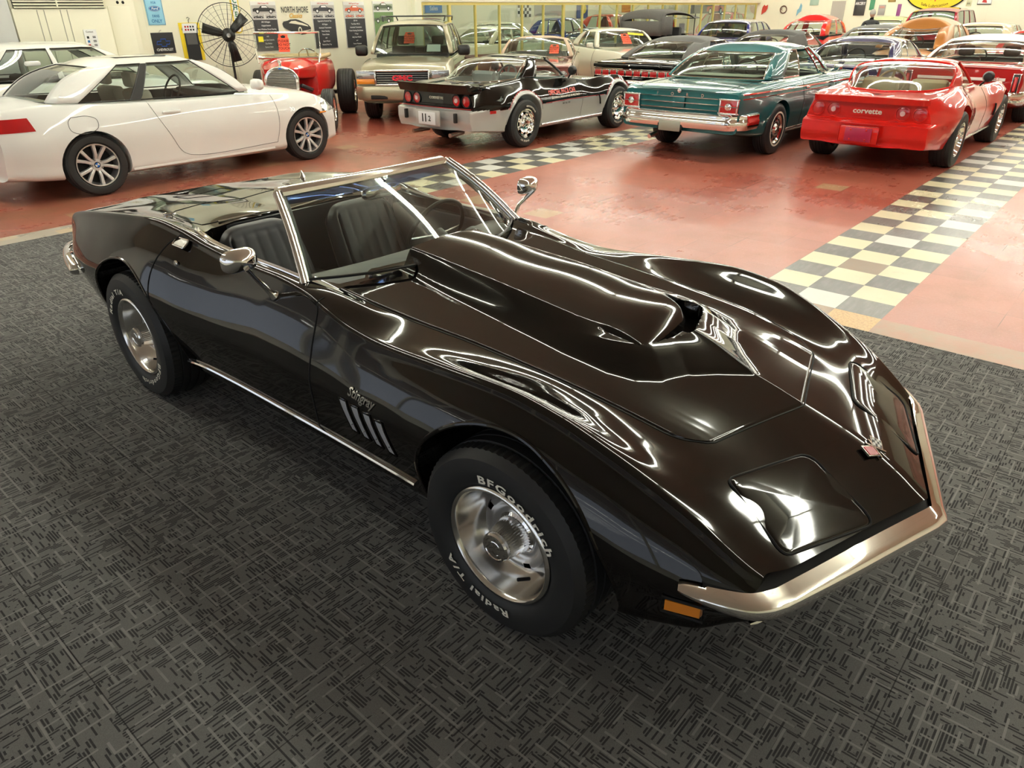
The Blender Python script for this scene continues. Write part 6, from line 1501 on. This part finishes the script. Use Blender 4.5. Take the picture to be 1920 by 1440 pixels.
for xw in (-1.35, 1.35):
    for s in (-1, 1): spoke_wheel(tour, .38, .10, .29, (xw, s * .70, .38), s > 0, 'far', 'tyre')
# ============================================================= wall pieces, cards, fan, person
YW = 12.195
def wob(name, label, cat, x, z): return empty(name, (x, YW, z), 0, label, cat)
def wtext(mb, txt, x, z, size, m, y=-.006, sx=1., bold=.0, align='CENTER', shear=0., spacing=1.):
    vs, fs = text_pts(txt, size, bold, shear, sx, align, 0., spacing); mb.add([(x + a, y, z + b) for a, b, _ in vs], fs, m)
def wpoly(mb, pts, m, y=-.005): mb.add([(a, y, b) for a, b in pts], [tuple(range(len(pts)))], m)
def ell(cx, cz_, a, b, n=32): return [(cx + a * math.cos(2 * PI * i / n), cz_ + b * math.sin(2 * PI * i / n)) for i in range(n)]
def board(x0, x1, z0, z1, name, label, cat, m, th=.012):
    r = wob(name, label, cat, (x0 + x1) / 2, z0); w_, h_ = x1 - x0, z1 - z0
    MB().box((0, -th / 2 + .004, h_ / 2), (w_, th, h_)).build('panel', m, r, bevel=.002); return r, w_, h_, -th
lb_ = mat('light_blue_sign', (.30, .62, .80), .4); bl_ = mat('sign_blue', (.02, .16, .42), .4); wh_ = mat('sign_white', (.85, .85, .85), .4)
r, w_, h_, y_ = board(1.265, 1.575, 1.63, 2.13, 'parking_sign', 'light blue metal sign reading parking for fans only, high on the cream wall', 'sign', lb_)
mb = MB(); 
for t, z, s_ in (('PARKING', .40, .062), ('FOR', .335, .05), ('FANS', .125, .058), ('ONLY', .04, .075)): wtext(mb, t, 0, z, s_, bl_, y_ - .001, .95, .001)
wpoly(mb, ell(0, .262, .105, .045), bl_, y_ - .001); wpoly(mb, ell(0, .262, .098, .039), wh_, y_ - .0015); wpoly(mb, ell(0, .262, .094, .035), bl_, y_ - .002); wtext(mb, 'Ford', 0, .245, .055, wh_, y_ - .003, 1.1, .001, 'CENTER', .3)
mb.tube([(a, y_, b) for a, b in ((-w_ / 2 + .01, .01), (w_ / 2 - .01, .01), (w_ / 2 - .01, h_ - .01), (-w_ / 2 + .01, h_ - .01))], .003, bl_, 4, closed=True)
mb.build('lettering', None, r, smooth=0, normals=False)
mt_ = mat('black_mat', (.02, .02, .022), .8)
r, w_, h_, y_ = board(1.26, 1.66, 1.17, 1.51, 'floor_mat', 'black floor mat with a blue outlined cross badge hanging below the blue sign', 'mat', mt_)
mb = MB(); bt_o = [(-.11, .20), (-.045, .20), (-.045, .235), (.045, .235), (.045, .20), (.12, .20), (.10, .15), (.045, .15), (.045, .115), (-.045, .115), (-.045, .15), (-.13, .15)]
mb.tube([(a, y_ - .002, b) for a, b in bt_o], .006, mat('mat_blue', (.02, .10, .5), .5), 5, closed=True); wtext(mb, 'CHEVROLET', 0, .045, .055, mat('mat_grey', (.6, .6, .58), .6), y_ - .002, 1., .002); mb.build('lettering', None, r, smooth=0, normals=False)
MB().tube([(-.05, -.01, h_), (-.03, -.01, h_ + .03), (.0, -.01, h_ + .04)], .004, None, 5).build('hook', CHD, r)
ym = mat('mat_yellow', (.82, .62, .02), .7); r, w_, h_, y_ = board(1.80, 2.20, 1.03, 1.66, 'car_mat_set', 'black and yellow car mat set on a hanger beside the fan', 'mat', ym)
mb = MB(); wpoly(mb, [(-.13, .0), (.135, .0), (.135, .46), (.16, .52), (.13, .60), (-.13, .60), (-.16, .52), (-.13, .46)], mt_, y_ - .002); wpoly(mb, [(-.10, .27), (.10, .27), (.10, .45), (-.10, .45)], mat('mat_mid', (.10, .10, .10), .7), y_ - .003); wpoly(mb, [(-.15, .46), (.15, .46), (.14, .62), (-.14, .62)], wh_, y_ - .004)
for i in range(4): wpoly(mb, [(-.10 + i * .05, .50), (-.07 + i * .05, .50), (-.07 + i * .05, .53), (-.10 + i * .05, .53)], BLK if i > 1 else REDL, y_ - .005); wpoly(mb, [(-.10 + i * .05, .55), (-.07 + i * .05, .55), (-.07 + i * .05, .58), (-.10 + i * .05, .58)], BLK if i > 1 else REDL, y_ - .005)
mb.build('carpet_panel', None, r, smooth=0, normals=False); MB().tube([(0, -.01, h_), (0, -.01, h_ + .04), (.03, -.01, h_ + .07), (0, -.01, h_ + .09), (-.025, -.01, h_ + .075)], .005, None, 6).build('hanger_hook', RUBL, r)
r = wob('vertical_sign', 'tall narrow sign with a yellow rim and stacked green letters behind the fan', 'sign', 2.98, 1.46); grn = mat('sign_green', (.03, .18, .10), .4)
mb = MB(); o_ = rounded([(-.085, 0), (.085, 0), (.085, .66), (-.085, .66)], .08); mb.prism(o_, -.012, .0, mat('sign_yellow', (.80, .62, .08), .4), 'Y'); mb.prism(rounded([(-.06, .03), (.06, .03), (.06, .63), (-.06, .63)], .055), -.016, -.012, wh_, 'Y'); mb.build('panel', None, r, smooth=0)
mb = MB()
for i, ch in enumerate('CHEVY'): wtext(mb, ch, 0, .52 - i * .115, .12, grn, -.018, 1., .004)
mb.build('letters', None, r, smooth=0, normals=False)
# posters with a picture on top and pale text on black below
def carsil(mb, cx, cz_, w_, m, m2, y):
    h = w_ * .22; P = [(-.5, 0), (-.5, .42), (-.42, .55), (-.22, .58), (-.12, .95), (.12, 1.0), (.22, .60), (.44, .50), (.5, .30), (.5, 0)]
    wpoly(mb, [(cx + a * w_, cz_ + b * h) for a, b in P], m, y)
    for s in (-.3, .3): wpoly(mb, ell(cx + s * w_, cz_ + .02 * h, w_ * .085, w_ * .085, 16), BLK, y - .001); wpoly(mb, ell(cx + s * w_, cz_ + .02 * h, w_ * .05, w_ * .05, 16), m2, y - .002)
    wpoly(mb, [(cx - .10 * w_, cz_ + .62 * h), (cx + .18 * w_, cz_ + .62 * h), (cx + .11 * w_, cz_ + .9 * h), (cx - .09 * w_, cz_ + .88 * h)], m2, y - .001)
def poster(x0, x1, z0, z1, label, head, carcol, bg, lines, green=False):
    r, w_, h_, y_ = board(x0, x1, z0, z1, 'poster', label, 'poster', mat('poster_paper', (.72, .72, .70), .4)); dk = mat('poster_dark', (.04, .04, .045), .4); rd = mat('poster_red', (.55, .05, .05), .4)
    mb = MB(); cm = mat('poster_car_%s' % carcol[0], carcol[1], .4)
    wpoly(mb, [(-w_ * .48, h_ * .76), (w_ * .48, h_ * .76), (w_ * .48, h_ * .925), (-w_ * .48, h_ * .925)], mat('poster_bg_%s' % bg[0], bg[1], .5), y_ - .001)
    carsil(mb, 0, h_ * .80, w_ * .88, cm, wh_, y_ - .002); wtext(mb, head, 0, h_ * .945, h_ * .042, rd, y_ - .001, .9, .0008)
    if not green:
        for s in (-1, 1): wpoly(mb, [(s * w_ * .25 - w_ * .22, h_ * .655), (s * w_ * .25 + w_ * .22, h_ * .655), (s * w_ * .25 + w_ * .22, h_ * .745), (s * w_ * .25 - w_ * .22, h_ * .745)], mat('poster_bg_%s' % bg[0], bg[1], .5), y_ - .001); carsil(mb, s * w_ * .25, h_ * .675, w_ * .38, cm, wh_, y_ - .002)
        wpoly(mb, [(-w_ * .48, h_ * .01), (w_ * .48, h_ * .01), (w_ * .48, h_ * .64), (-w_ * .48, h_ * .64)], dk, y_ - .001)
        for i, l in enumerate(lines): wtext(mb, l, 0, h_ * (.58 - i * .072), h_ * .042, wh_, y_ - .002, .85, .0006)
    else:
        wpoly(mb, [(-w_ * .48, h_ * .01), (w_ * .48, h_ * .01), (w_ * .48, h_ * .70), (-w_ * .48, h_ * .70)], mat('poster_grass', (.15, .25, .10), .6), y_ - .001); carsil(mb, -.02, h_ * .45, w_ * .9, cm, wh_, y_ - .002)
    mb.build('print', None, r, smooth=0, normals=False)
poster(3.31, 3.87, 1.12, 2.01, 'poster of a black car left of the big painted logo, behind the fan', '1966 Cruiser 390', ('black', (.03, .03, .03)), ('grey', (.5, .48, .46)), ['390 V-8 Engine', 'Original Interior', 'Power Windows, Power Steering', 'Power Seat Controls', 'with', 'Power Seat Controls', 'Disc Brakes', 'Factory Clock'])
poster(4.70, 5.28, 1.12, 2.01, 'poster of a dark convertible right of the big painted logo', '1970 Cutlass Rocket', ('charcoal', (.05, .05, .06)), ('grey', (.5, .48, .46)), ['Upgraded to Powered Top', '455 Engine', 'Automatic Transmission', 'Power Steering', 'Power Brakes', 'and', 'Sport Wheels', 'Factory Drop Top'])
poster(5.52, 6.08, 1.11, 2.01, 'poster of an orange-red coupe above the tan vehicle', '1969 Special Coupe', ('orange', (.65, .12, .05)), ('grey', (.5, .48, .46)), ['350 V-8', 'Two Door V8 C.I.', 'Automatic Transmission', 'Power Steering, Disc Brakes', 'T-Tops', 'Rally Road Wheels', 'and', 'Power Windows'])
poster(6.32, 6.90, 1.30, 2.02, 'poster of a green car on grass, rightmost of the wall posters', 'WASH', ('olive', (.10, .13, .08)), ('lawn', (.35, .4, .3)), [], True)
r = wob('wall_logo', 'painted logo of an old black car under dark lettering between the first two posters', 'logo', 4.30, 1.45); mb = MB(); ink = mat('logo_ink', (.03, .03, .03), .5)
wtext(mb, 'NORTH SHORE', 0, .36, .155, ink, -.004, .60, .002); wtext(mb, 'Classics', 0, .265, .115, mat('logo_gold', (.75, .45, .06), .5), -.004, .85, .003, 'CENTER', .35)
B_ = [(-.31, .10), (-.33, .16), (-.30, .20), (-.20, .215), (-.14, .235), (.0, .24), (.08, .22), (.16, .19), (.28, .14), (.34, .08), (.33, .02), (.20, -.04), (.10, -.05), (-.10, .0), (-.25, .06)]
wpoly(mb, B_, ink, -.004); wpoly(mb, [(-.18, .17), (-.12, .205), (-.02, .21), (.04, .19), (.15, .165), (.26, .125), (.28, .10), (.12, .13), (-.05, .155)], CRM, -.005); wpoly(mb, ell(.07, .03, .045, .07, 20), CRM, -.005); wpoly(mb, ell(.07, .03, .025, .045, 16), ink, -.006); wpoly(mb, [(.11, .0), (.32, .03), (.33, .045), (.12, .02)], CRM, -.005)
mb.build('painted_marks', None, r, smooth=0, normals=False)
# wall unit with the louvred grille on the left
r = empty('wall_unit', (-.19, YW - .12, 0), 0, 'cream panelled wall unit with a dark louvred vent across its top', 'cabinet')
MB().box((0, 0, .95), (1.42, .24, 1.9)).box((0, .02, 2.2), (1.42, .20, .6)).build('carcass', CRM, r, bevel=.004); MB().box((0, -.10, 2.02), (1.34, .04, .26)).build('vent_recess', BLK, r, smooth=0)
mb = MB()
for i in range(6): mb.box((0, -.13, 1.915 + i * .042), (1.34, .03, .014), None, Matrix.Rotation(.5, 3, 'X'))
mb.box((-.05, -.135, 2.02), (.02, .02, .24)); mb.build('louvre', CRM, r, smooth=0)
mb = MB()
for x_ in (-.36, -.26, -.02, .08): mb.box((x_, -.121, .95), (.010, .012, 1.86))
mb.build('seam_strip', mat('seam_shadow', (.35, .34, .28), .6), r, smooth=0)
r = empty('panel_cupboard', (.80, YW - .06, 0), 0, 'narrow cream cupboard with a door and two round holes, right of the wall unit', 'cabinet')
MB().box((-.02, 0, 1.15), (.50, .12, 2.3)).build('carcass', CRM, r, bevel=.004); MB().box((-.04, -.064, 1.0), (.36, .01, 1.86)).build('door', CRM, r, bevel=.004)
for dx in (-.04, .05): MB().lathe([(.024, -.066), (.001, -.062)], None, 20, 'Y', (dx, 0, 1.985)).build('cable_hole', BLK, r)
tag(MB().box((-.20, YW - .245, 1.375), (.16, .012, .09)).build('outlet_plate', CRM, None, bevel=.004), 'cream outlet plate on the wall unit above the white hatchback', 'outlet')
r = empty('contact_card', (.155, YW - .25, 1.27), 0, 'white contact card with small coloured icons taped to the wall unit', 'sign'); MB().box((0, 0, .16), (.20, .006, .32)).build('card', wh_, r, smooth=0)
mb = MB(); wtext(mb, 'Contact', -.01, .275, .035, BLK, -.005, 1., .0003)
for i, m_ in enumerate((BLK, bl_, REDL, BLK)):
    wpoly(mb, [(-.07, .22 - i * .06), (-.035, .22 - i * .06), (-.035, .185 - i * .06), (-.07, .185 - i * .06)], m_, -.005)
    for q in range(2): wpoly(mb, [(.02, .22 - i * .06 - q * .018), (.07, .22 - i * .06 - q * .018), (.07, .21 - i * .06 - q * .018), (.02, .21 - i * .06 - q * .018)], BLK, -.005)
mb.build('print', None, r, smooth=0, normals=False)
for x_ in (2.36, 2.50, 2.68, 2.80):
    o = MB().lathe([(.03, 0), (.035, .05), (.018, .10), (.03, .30), (.022, .42), (.028, .75), (.035, .80), (.018, .84), (.03, .88), (.024, .93), (.001, .95)], None, 16, 'Z').build('turned_post', CRM, None); o.location = (x_, YW - .10, 0)
    tag(o, 'cream turned wooden post leaning along the wall under the fan, %s' % {2.36: 'leftmost of four', 2.50: 'second from the left', 2.68: 'third from the left', 2.80: 'rightmost of four'}[x_], 'post', 'turned posts under the fan')
# pedestal fan
fan = empty('pedestal_fan', (2.42, 11.60, 0), math.radians(-28), 'large black pedestal fan with a wire guard in front of the cream wall', 'fan')
MB().lathe([(.001, .04), (.05, .04), (.30, .015), (.30, 0)], None, 32, 'Z').build('base', RUBL, fan); MB().tube([(0, .06, .02), (0, .06, 1.40)], .022, None, 12).build('pole', RUBL, fan)
MB().lathe([(.001, .16), (.10, .15), (.12, .02), (.07, -.02), (.001, -.03)], None, 24, 'Y', (0, 0, 1.45)).build('motor', RUBL, fan)
gd = MB(); Rg = .53
for rr_2, yy in ((Rg, 0), (Rg * .93, -.05), (Rg * .8, -.085), (Rg * .66, -.10), (Rg * .5, -.11), (Rg * .35, -.115), (.10, -.12)):
    gd.tube([(rr_2 * math.cos(a), yy, 1.45 + rr_2 * math.sin(a)) for a in np.linspace(0, 2 * PI, 49)[:-1]], .007 if rr_2 == Rg else .0016, None, 5, closed=True)
for i in range(26):
    a = 2 * PI * i / 26; gd.tube([(q * math.cos(a), y2, 1.45 + q * math.sin(a)) for q, y2 in ((.10, -.12), (.30, -.113), (.45, -.07), (Rg, 0), (.45, .07), (.12, .11))], .0022 if i % 2 else .0032, None, 4)
gd.build('wire_guard', RUBL, fan)
for i, a in enumerate((.75, 2.85, 4.90)):
    mb = MB(); ca, sa = math.cos(a), math.sin(a); rw = []
    for q, hw_, tw_ in ((.10, .045, .5), (.16, .07, .42), (.45, .085, .25)):
        rw.append([(q * ca - d * sa, d * tw_ * .6, 1.45 + q * sa + d * ca) for d in np.linspace(-hw_, hw_, 4)])
    mb.grid(rw, None); o = mb.build('blade', RUBL, fan); o.modifiers.new('s', 'SOLIDIFY').thickness = .006
MB().lathe([(.001, -.13), (.035, -.128), (.04, -.10)], None, 20, 'Y', (0, 0, 1.45)).build('guard_badge', CHD, fan)
# warning cards on the cars (each its own thing)
def on(root, lx, ly, z, turn=0.):
    h = root.rotation_euler.z; return (root.location.x + lx * math.cos(h) - ly * math.sin(h), root.location.y + lx * math.sin(h) + ly * math.cos(h), z, math.degrees(h) + 90 + turn)
def card(root, lx, ly, z, where, tilt=-.5, sc=.9, **k):
    x, y, z, hd = on(root, lx, ly, z); return please_sign(x, y, z, hd, where, tilt=tilt, sc=sc, **k)
card(rod, -1.045, -.06, 1.335, 'inside the flat windscreen of the red roadster', -.2, .95)
card(gm_.r, .62, -.05, 1.36, 'behind the windscreen of the tan vehicle', -.9, 1.0)
card(brc.r, .55, .38, 1.08, 'low in the windscreen of the beige-roofed car', -1.0, 1.0)
card(ivc.r, .50, .0, 1.16, 'in the middle of the ivory coupe windscreen', -.9, 1.15)
card(tour, .60, .20, 1.34, 'hung in the black touring car', -.1, 1.1)
o = MB().box((0, 0, 0), (.26, .003, .19)).build('price_sheet', wh_, None, smooth=0); x_, y_, z_, h_ = on(gm_.r, .70, .42, 1.18); o.location = (x_, y_, z_); o.rotation_euler = (-.9, 0, math.radians(h_)); tag(o, 'white paper sheet on the dashboard of the tan vehicle', 'paper')
o = MB().box((0, 0, 0), (.20, .003, .28)).build('price_sheet', wh_, None, smooth=0); x_, y_, z_, h_ = on(tour, .66, -.15, 1.26); o.location = (x_, y_, z_); o.rotation_euler = (0, 0, math.radians(h_ + 180)); tag(o, 'white paper sheet hung on the black touring car', 'paper')
o = MB().box((0, 0, 0), (.42, .003, .07)).build('sun_strip', mat('strip_yellow', (.85, .65, .02), .5), None, smooth=0); x_, y_, z_, h_ = on(ivc.r, .38, .30, 1.26); o.location = (x_, y_, z_); o.rotation_euler = (-.9, .08, math.radians(h_)); tag(o, 'yellow strip across the top of the ivory coupe windscreen', 'sticker')
o = MB().box((0, 0, 0), (.085, .004, .085)).build('price_sticker', mat('sticker_yellow', (.85, .80, .02), .5), None, smooth=0); x_, y_, z_, h_ = on(rod, -1.05, -.44, 1.40); o.location = (x_, y_, z_); o.rotation_euler = (0, 0, math.radians(h_)); tag(o, 'small square yellow sticker on the roadster windscreen', 'sticker')
# posters and signs on the far wall (x = 26.5)
XW = 26.49
def fw(name, label, cat, y, z, build):
    r = empty(name, (XW, y, z), -PI / 2, label, cat); build(r); return r
def simple(w_, h_, m, extra=None):
    def f(r):
        MB().box((0, -.008, 0), (w_, .014, h_)).build('panel', m, r, bevel=.002)
        if extra: mb = MB(); extra(mb); mb.build('print', None, r, smooth=0, normals=False)
    return f
yel = mat('oil_yellow', (.82, .58, .01), .4); orr = mat('sign_red', (.55, .03, .03), .4)
def penn(r):
    MB().prism(ell(0, 0, 1.02, .62, 64), -.03, 0, BLK, 'Y').build('rim', BLK, r, smooth=30); MB().prism(ell(0, 0, .97, .575, 64), -.036, -.028, yel, 'Y').build('panel', yel, r, smooth=30)
    mb = MB(); wtext(mb, 'PENNZOIL', 0, .0, .30, BLK, -.040, .95, .006); vs, fs = text_pts('Safe Lubrication', .13, .001, 0, 1., 'CENTER')
    mb.add([(a * 1.05, -.040, -.50 + b + .16 * (a / .6) ** 2) for a, b, _ in vs], fs, BLK)
    wpoly(mb, [(-.22, -.16), (.22, -.16), (.16, -.28), (.03, -.26), (0, -.34), (-.03, -.26), (-.16, -.28)], orr, -.040); wpoly(mb, [(-.16, .25), (.16, .25), (.12, .35), (0, .40), (-.12, .35)], orr, -.040)
    mb.build('lettering', None, r, smooth=0, normals=False)
fw('oval_sign', 'big yellow oval lubrication sign high on the far wall', 'sign', 5.70, 2.30, penn)
fw('flame_sign', 'small red leaf-shaped sign, leftmost on the far wall', 'sign', 12.0, 1.74, lambda r: MB().prism([(-.10, -.16), (-.02, -.10), (.06, -.06), (.13, .06), (.13, .20), (.04, .15), (-.02, .20), (-.08, .12), (-.10, .0)], -.02, 0, None, 'Y').build('panel', mat('leaf_red', (.55, .06, .04), .4), r, smooth=0))
def gear_(r): MB().tube([(.13 * math.cos(a), -.01, .13 * math.sin(a)) for a in np.linspace(0, 2 * PI, 25)[:-1]], .022, None, 6, closed=True).tube([(-.09, -.01, .02), (0, -.01, -.07), (.09, -.01, .02), (0, -.01, .07)], .016, None, 5, closed=True).build('ring', mat('ring_brown', (.14, .07, .05), .5), r)
fw('round_emblem', 'round dark ring emblem between the red leaf and the blue sign', 'emblem', 11.2, 1.76, gear_)
fw('arrow_sign', 'pale blue narrow sign right of the round emblem on the far wall', 'sign', 10.55, 1.74, lambda r: MB().prism([(-.09, -.22), (.0, -.10), (.08, -.05), (.09, .15), (.03, .24), (-.02, .05), (-.08, .0)], -.02, 0, None, 'Y').build('panel', mat('pale_blue', (.20, .42, .55), .4), r, smooth=0))
fw('map_print', 'small green and blue print left of the far doorway', 'print', 10.0, 2.03, simple(.34, .26, mat('print_green', (.35, .48, .40), .5)))
fw('black_banner', 'black banner with white lettering right of the far doorway', 'banner', 8.25, 1.85, simple(.40, .62, mat('banner_black', (.05, .05, .05), .5), lambda mb: wtext(mb, 'ARCERY', 0, .05, .13, wh_, -.018, .75, .003)))
fw('green_banner', 'narrow green banner beside the black one', 'banner', 7.82, 1.93, simple(.17, .42, mat('banner_green', (.06, .26, .14), .5)))
fw('gold_plate', 'small dark gold plate high on the far wall', 'sign', 7.15, 2.03, simple(.26, .10, mat('plate_gold', (.30, .20, .05), .4)))
fw('photo_print', 'small grey framed print above the person on the far wall', 'print', 7.45, 1.72, simple(.24, .34, mat('print_grey', (.35, .34, .33), .5), lambda mb: wpoly(mb, [(-.09, .06), (.09, .06), (.09, .13), (-.09, .13)], mat('print_pink', (.5, .25, .22), .5), -.017)))
fw('narrow_sign', 'narrow red and blue sign left of the yellow oval', 'sign', 6.85, 1.72, simple(.13, .38, mat('sign_plum', (.25, .06, .22), .5)))
fw('framed_print', 'framed white print with a red mark right of the yellow oval', 'print', 4.15, 1.97, simple(.44, .20, wh_, lambda mb: (mb.tube([(-.21, -.018, -.09), (.21, -.018, -.09), (.21, -.018, .09), (-.21, -.018, .09)], .012, BLK, 4, closed=True), wpoly(mb, [(-.08, -.03), (.08, -.05), (.05, .03), (-.04, .05)], orr, -.02))))
fw('route_shield', 'small pale road shield sign right of the yellow oval', 'sign', 4.62, 1.92, simple(.16, .18, mat('shield_cream', (.6, .6, .4), .5), lambda mb: wtext(mb, '66', 0, -.04, .10, BLK, -.018, 1., .001)))
struct('door_1', MB().box((XW - .005, 9.05, 1.02), (.03, .50, 2.04)), mat('grey_door', (.42, .40, .36), .5)); 
# hangings in the back showroom
def bk(name, label, cat, x, z, w_, h_, m, y=20.98, extra=None):
    r = empty(name, (x, y, z), 0, label, cat); MB().box((0, -.01, 0), (w_, .014, h_)).build('panel', m, r, smooth=0)
    if extra: mb = MB(); extra(mb); mb.build('print', None, r, smooth=0, normals=False)
def flagx(mb):
    for i in range(6):
        for j in range(5):
            if (i + j) % 2: wpoly(mb, [(-.45 + i * .15, -.3 + j * .12), (-.30 + i * .15, -.3 + j * .12), (-.30 + i * .15, -.18 + j * .12), (-.45 + i * .15, -.18 + j * .12)], BLK, -.02)
bk('blue_banner', 'blue banner with pale writing seen through the first window pane', 'banner', 16.45, 1.92, .9, .34, mat('banner_blue', (.05, .20, .55), .5), extra=lambda mb: wtext(mb, 'Sales', 0, -.08, .22, wh_, -.02, 1., .002))
bk('chequered_flag', 'black and white chequered flag on the back showroom wall', 'flag', 21.9, 1.85, .95, .6, wh_, extra=flagx)
bk('grey_flag', 'grey hanging banner right of the chequered flag', 'banner', 23.6, 1.9, 2.0, .6, mat('banner_grey', (.35, .34, .33), .6))
bk('cartoon_banner', 'dark blue and yellow banner behind the thick gold post', 'banner', 26.2, 1.8, .9, .7, mat('banner_navy', (.05, .08, .25), .5), extra=lambda mb: wpoly(mb, ell(.1, .05, .2, .2), mat('banner_sun', (.8, .6, .05), .5), -.02))
bk('rust_banner', 'small rust-red square banner over the touring car', 'banner', 30.0, 1.85, .8, .34, mat('banner_rust', (.50, .14, .07), .5))
bk('dark_car_banner', 'long dark banner with a red car shape near the end of the window wall', 'banner', 24.0, 1.86, 2.9, .42, mat('banner_slate', (.07, .08, .12), .5), 13.2, lambda mb: carsil(mb, .55, -.14, 1.5, orr, wh_, -.02))
# person
pm_ = empty('person', (21.3, 6.15, 0), math.radians(20), 'person with short grey hair in a dark jacket standing by the pale green car', 'person')
def skin(name, joints, edges, m, par, root=0, sub=1):
    me = bpy.data.meshes.new(name); me.from_pydata([j[0] for j in joints], edges, []); o = bpy.data.objects.new(name, me); C.objects.link(o); o.parent = par
    o.modifiers.new('k', 'SKIN'); me.materials.append(m)
    for v, j in zip(me.skin_vertices[0].data, joints): v.radius = (j[1], j[2] if len(j) > 2 else j[1])
    me.skin_vertices[0].data[root].use_root = True; o.modifiers.new('s', 'SUBSURF').levels = sub; o.modifiers[-1].render_levels = sub
    for p in me.polygons: p.use_smooth = True
    return o
J = [((0, 0, .92), .15, .11), ((0, 0, 1.15), .15, .10), ((0, 0, 1.38), .17, .10), ((0, 0, 1.47), .06), ((.01, 0, 1.53), .055)]; E_ = [(0, 1), (1, 2), (2, 3), (3, 4)]
for s in (-1, 1):
    k = len(J); J += [((.0, s * .10, .86), .095), ((.01, s * .11, .48), .062), ((-.02, s * .11, .09), .042), ((.10, s * .12, .035), .04, .03)]; E_ += [(0, k), (k, k + 1), (k + 1, k + 2), (k + 2, k + 3)]
    k = len(J); J += [((0, s * .20, 1.39), .06), ((-.02, s * .27, 1.12), .045), ((.08, s * .26, .88), .034), ((.10, s * .25, .80), .03)]; E_ += [(2, k), (k, k + 1), (k + 1, k + 2), (k + 2, k + 3)]
    for q in range(4): n_ = len(J); J += [((.11 + .008 * q, s * .25, .77 - .0 * q), .009), ((.10 + .014 * q, s * (.245 + .004 * q), .72 + .006 * q), .008)]; E_ += [(k + 3, n_), (n_, n_ + 1)]
skinm = mat('skin', (.55, .33, .24), .5); jk = mat('dark_jacket', (.035, .037, .04), .7)
bd_ = skin('body', J, E_, jk, pm_)
hd_ = MB(); rows = []
for i in range(13):
    t = PI * i / 12; rr_3 = math.sin(t); z_ = 1.64 + .118 * math.cos(t); rows.append([(.02 + rr_3 * .098 * math.cos(a) * (1 if math.cos(a) < 0 else .92) + (.018 * math.exp(-((z_ - 1.63) / .018) ** 2) if abs(a) < .2 or abs(a - 2 * PI) < .2 else 0), rr_3 * .078 * math.sin(a), z_) for a in np.linspace(0, 2 * PI, 25)[:-1]])
hd_.grid(rows, None, closev=True)
for s in (-1, 1): hd_.lathe([(.001, .085), (.022, .082), (.026, .072), (.014, .07)], None, 10, 'Y', (.01, 0, 1.635)) if s > 0 else hd_.lathe([(.001, -.085), (.022, -.082), (.026, -.072), (.014, -.07)], None, 10, 'Y', (.01, 0, 1.635))
hd_.build('head', skinm, bd_)
for s in (-1, 1): MB().lathe([(.012, 0), (.001, .006)], None, 10, 'X', (.105, s * .032, 1.655)).build('eye', BLK, bd_)
MB().tube([(.11, -.022, 1.585), (.114, 0, 1.583), (.11, .022, 1.585)], .004, None, 5).build('mouth', mat('lip', (.4, .16, .14), .5), bd_)
MB().grid([[((.0 + .108 * math.sin(t) * math.cos(a)), .088 * math.sin(t) * math.sin(a), 1.655 + .112 * math.cos(t)) for a in np.linspace(.9, 2 * PI - .9, 21)] for t in np.linspace(.02, 1.9, 9)], None).build('hair', mat('grey_hair', (.42, .40, .37), .7), bd_)

# banners hung on the shop windows behind the camera
def banner(y0, y1, z0, z1, label, cols, txt):
    r = empty('window_banner', (X0 + .05, (y0 + y1) / 2, z0), PI / 2, label, 'banner'); w_, h_ = y1 - y0, z1 - z0
    MB().box((0, 0, h_ / 2), (w_, .01, h_)).build('panel', cols[0], r, smooth=0)
    mb = MB(); wpoly(mb, [(-w_ / 2, h_ * .62), (w_ / 2, h_ * .62), (w_ / 2, h_), (-w_ / 2, h_)], cols[1], -.007); wtext(mb, txt, 0, h_ * .70, h_ * .25, BLK, -.009, 1.1, .002); wpoly(mb, [(-w_ / 2, 0), (w_ / 2, 0), (w_ / 2, h_ * .12), (-w_ / 2, h_ * .12)], cols[1], -.007)
    mb.build('lettering', None, r, smooth=0, normals=False)
bb = mat('banner_deep_blue', (.03, .08, .20), .5); by_ = mat('banner_amber', (.70, .40, .02), .5)
banner(.2, 3.2, 1.55, 2.35, 'blue and amber financing banner on the shop window', (bb, by_), 'FINANCING AVAILABLE')
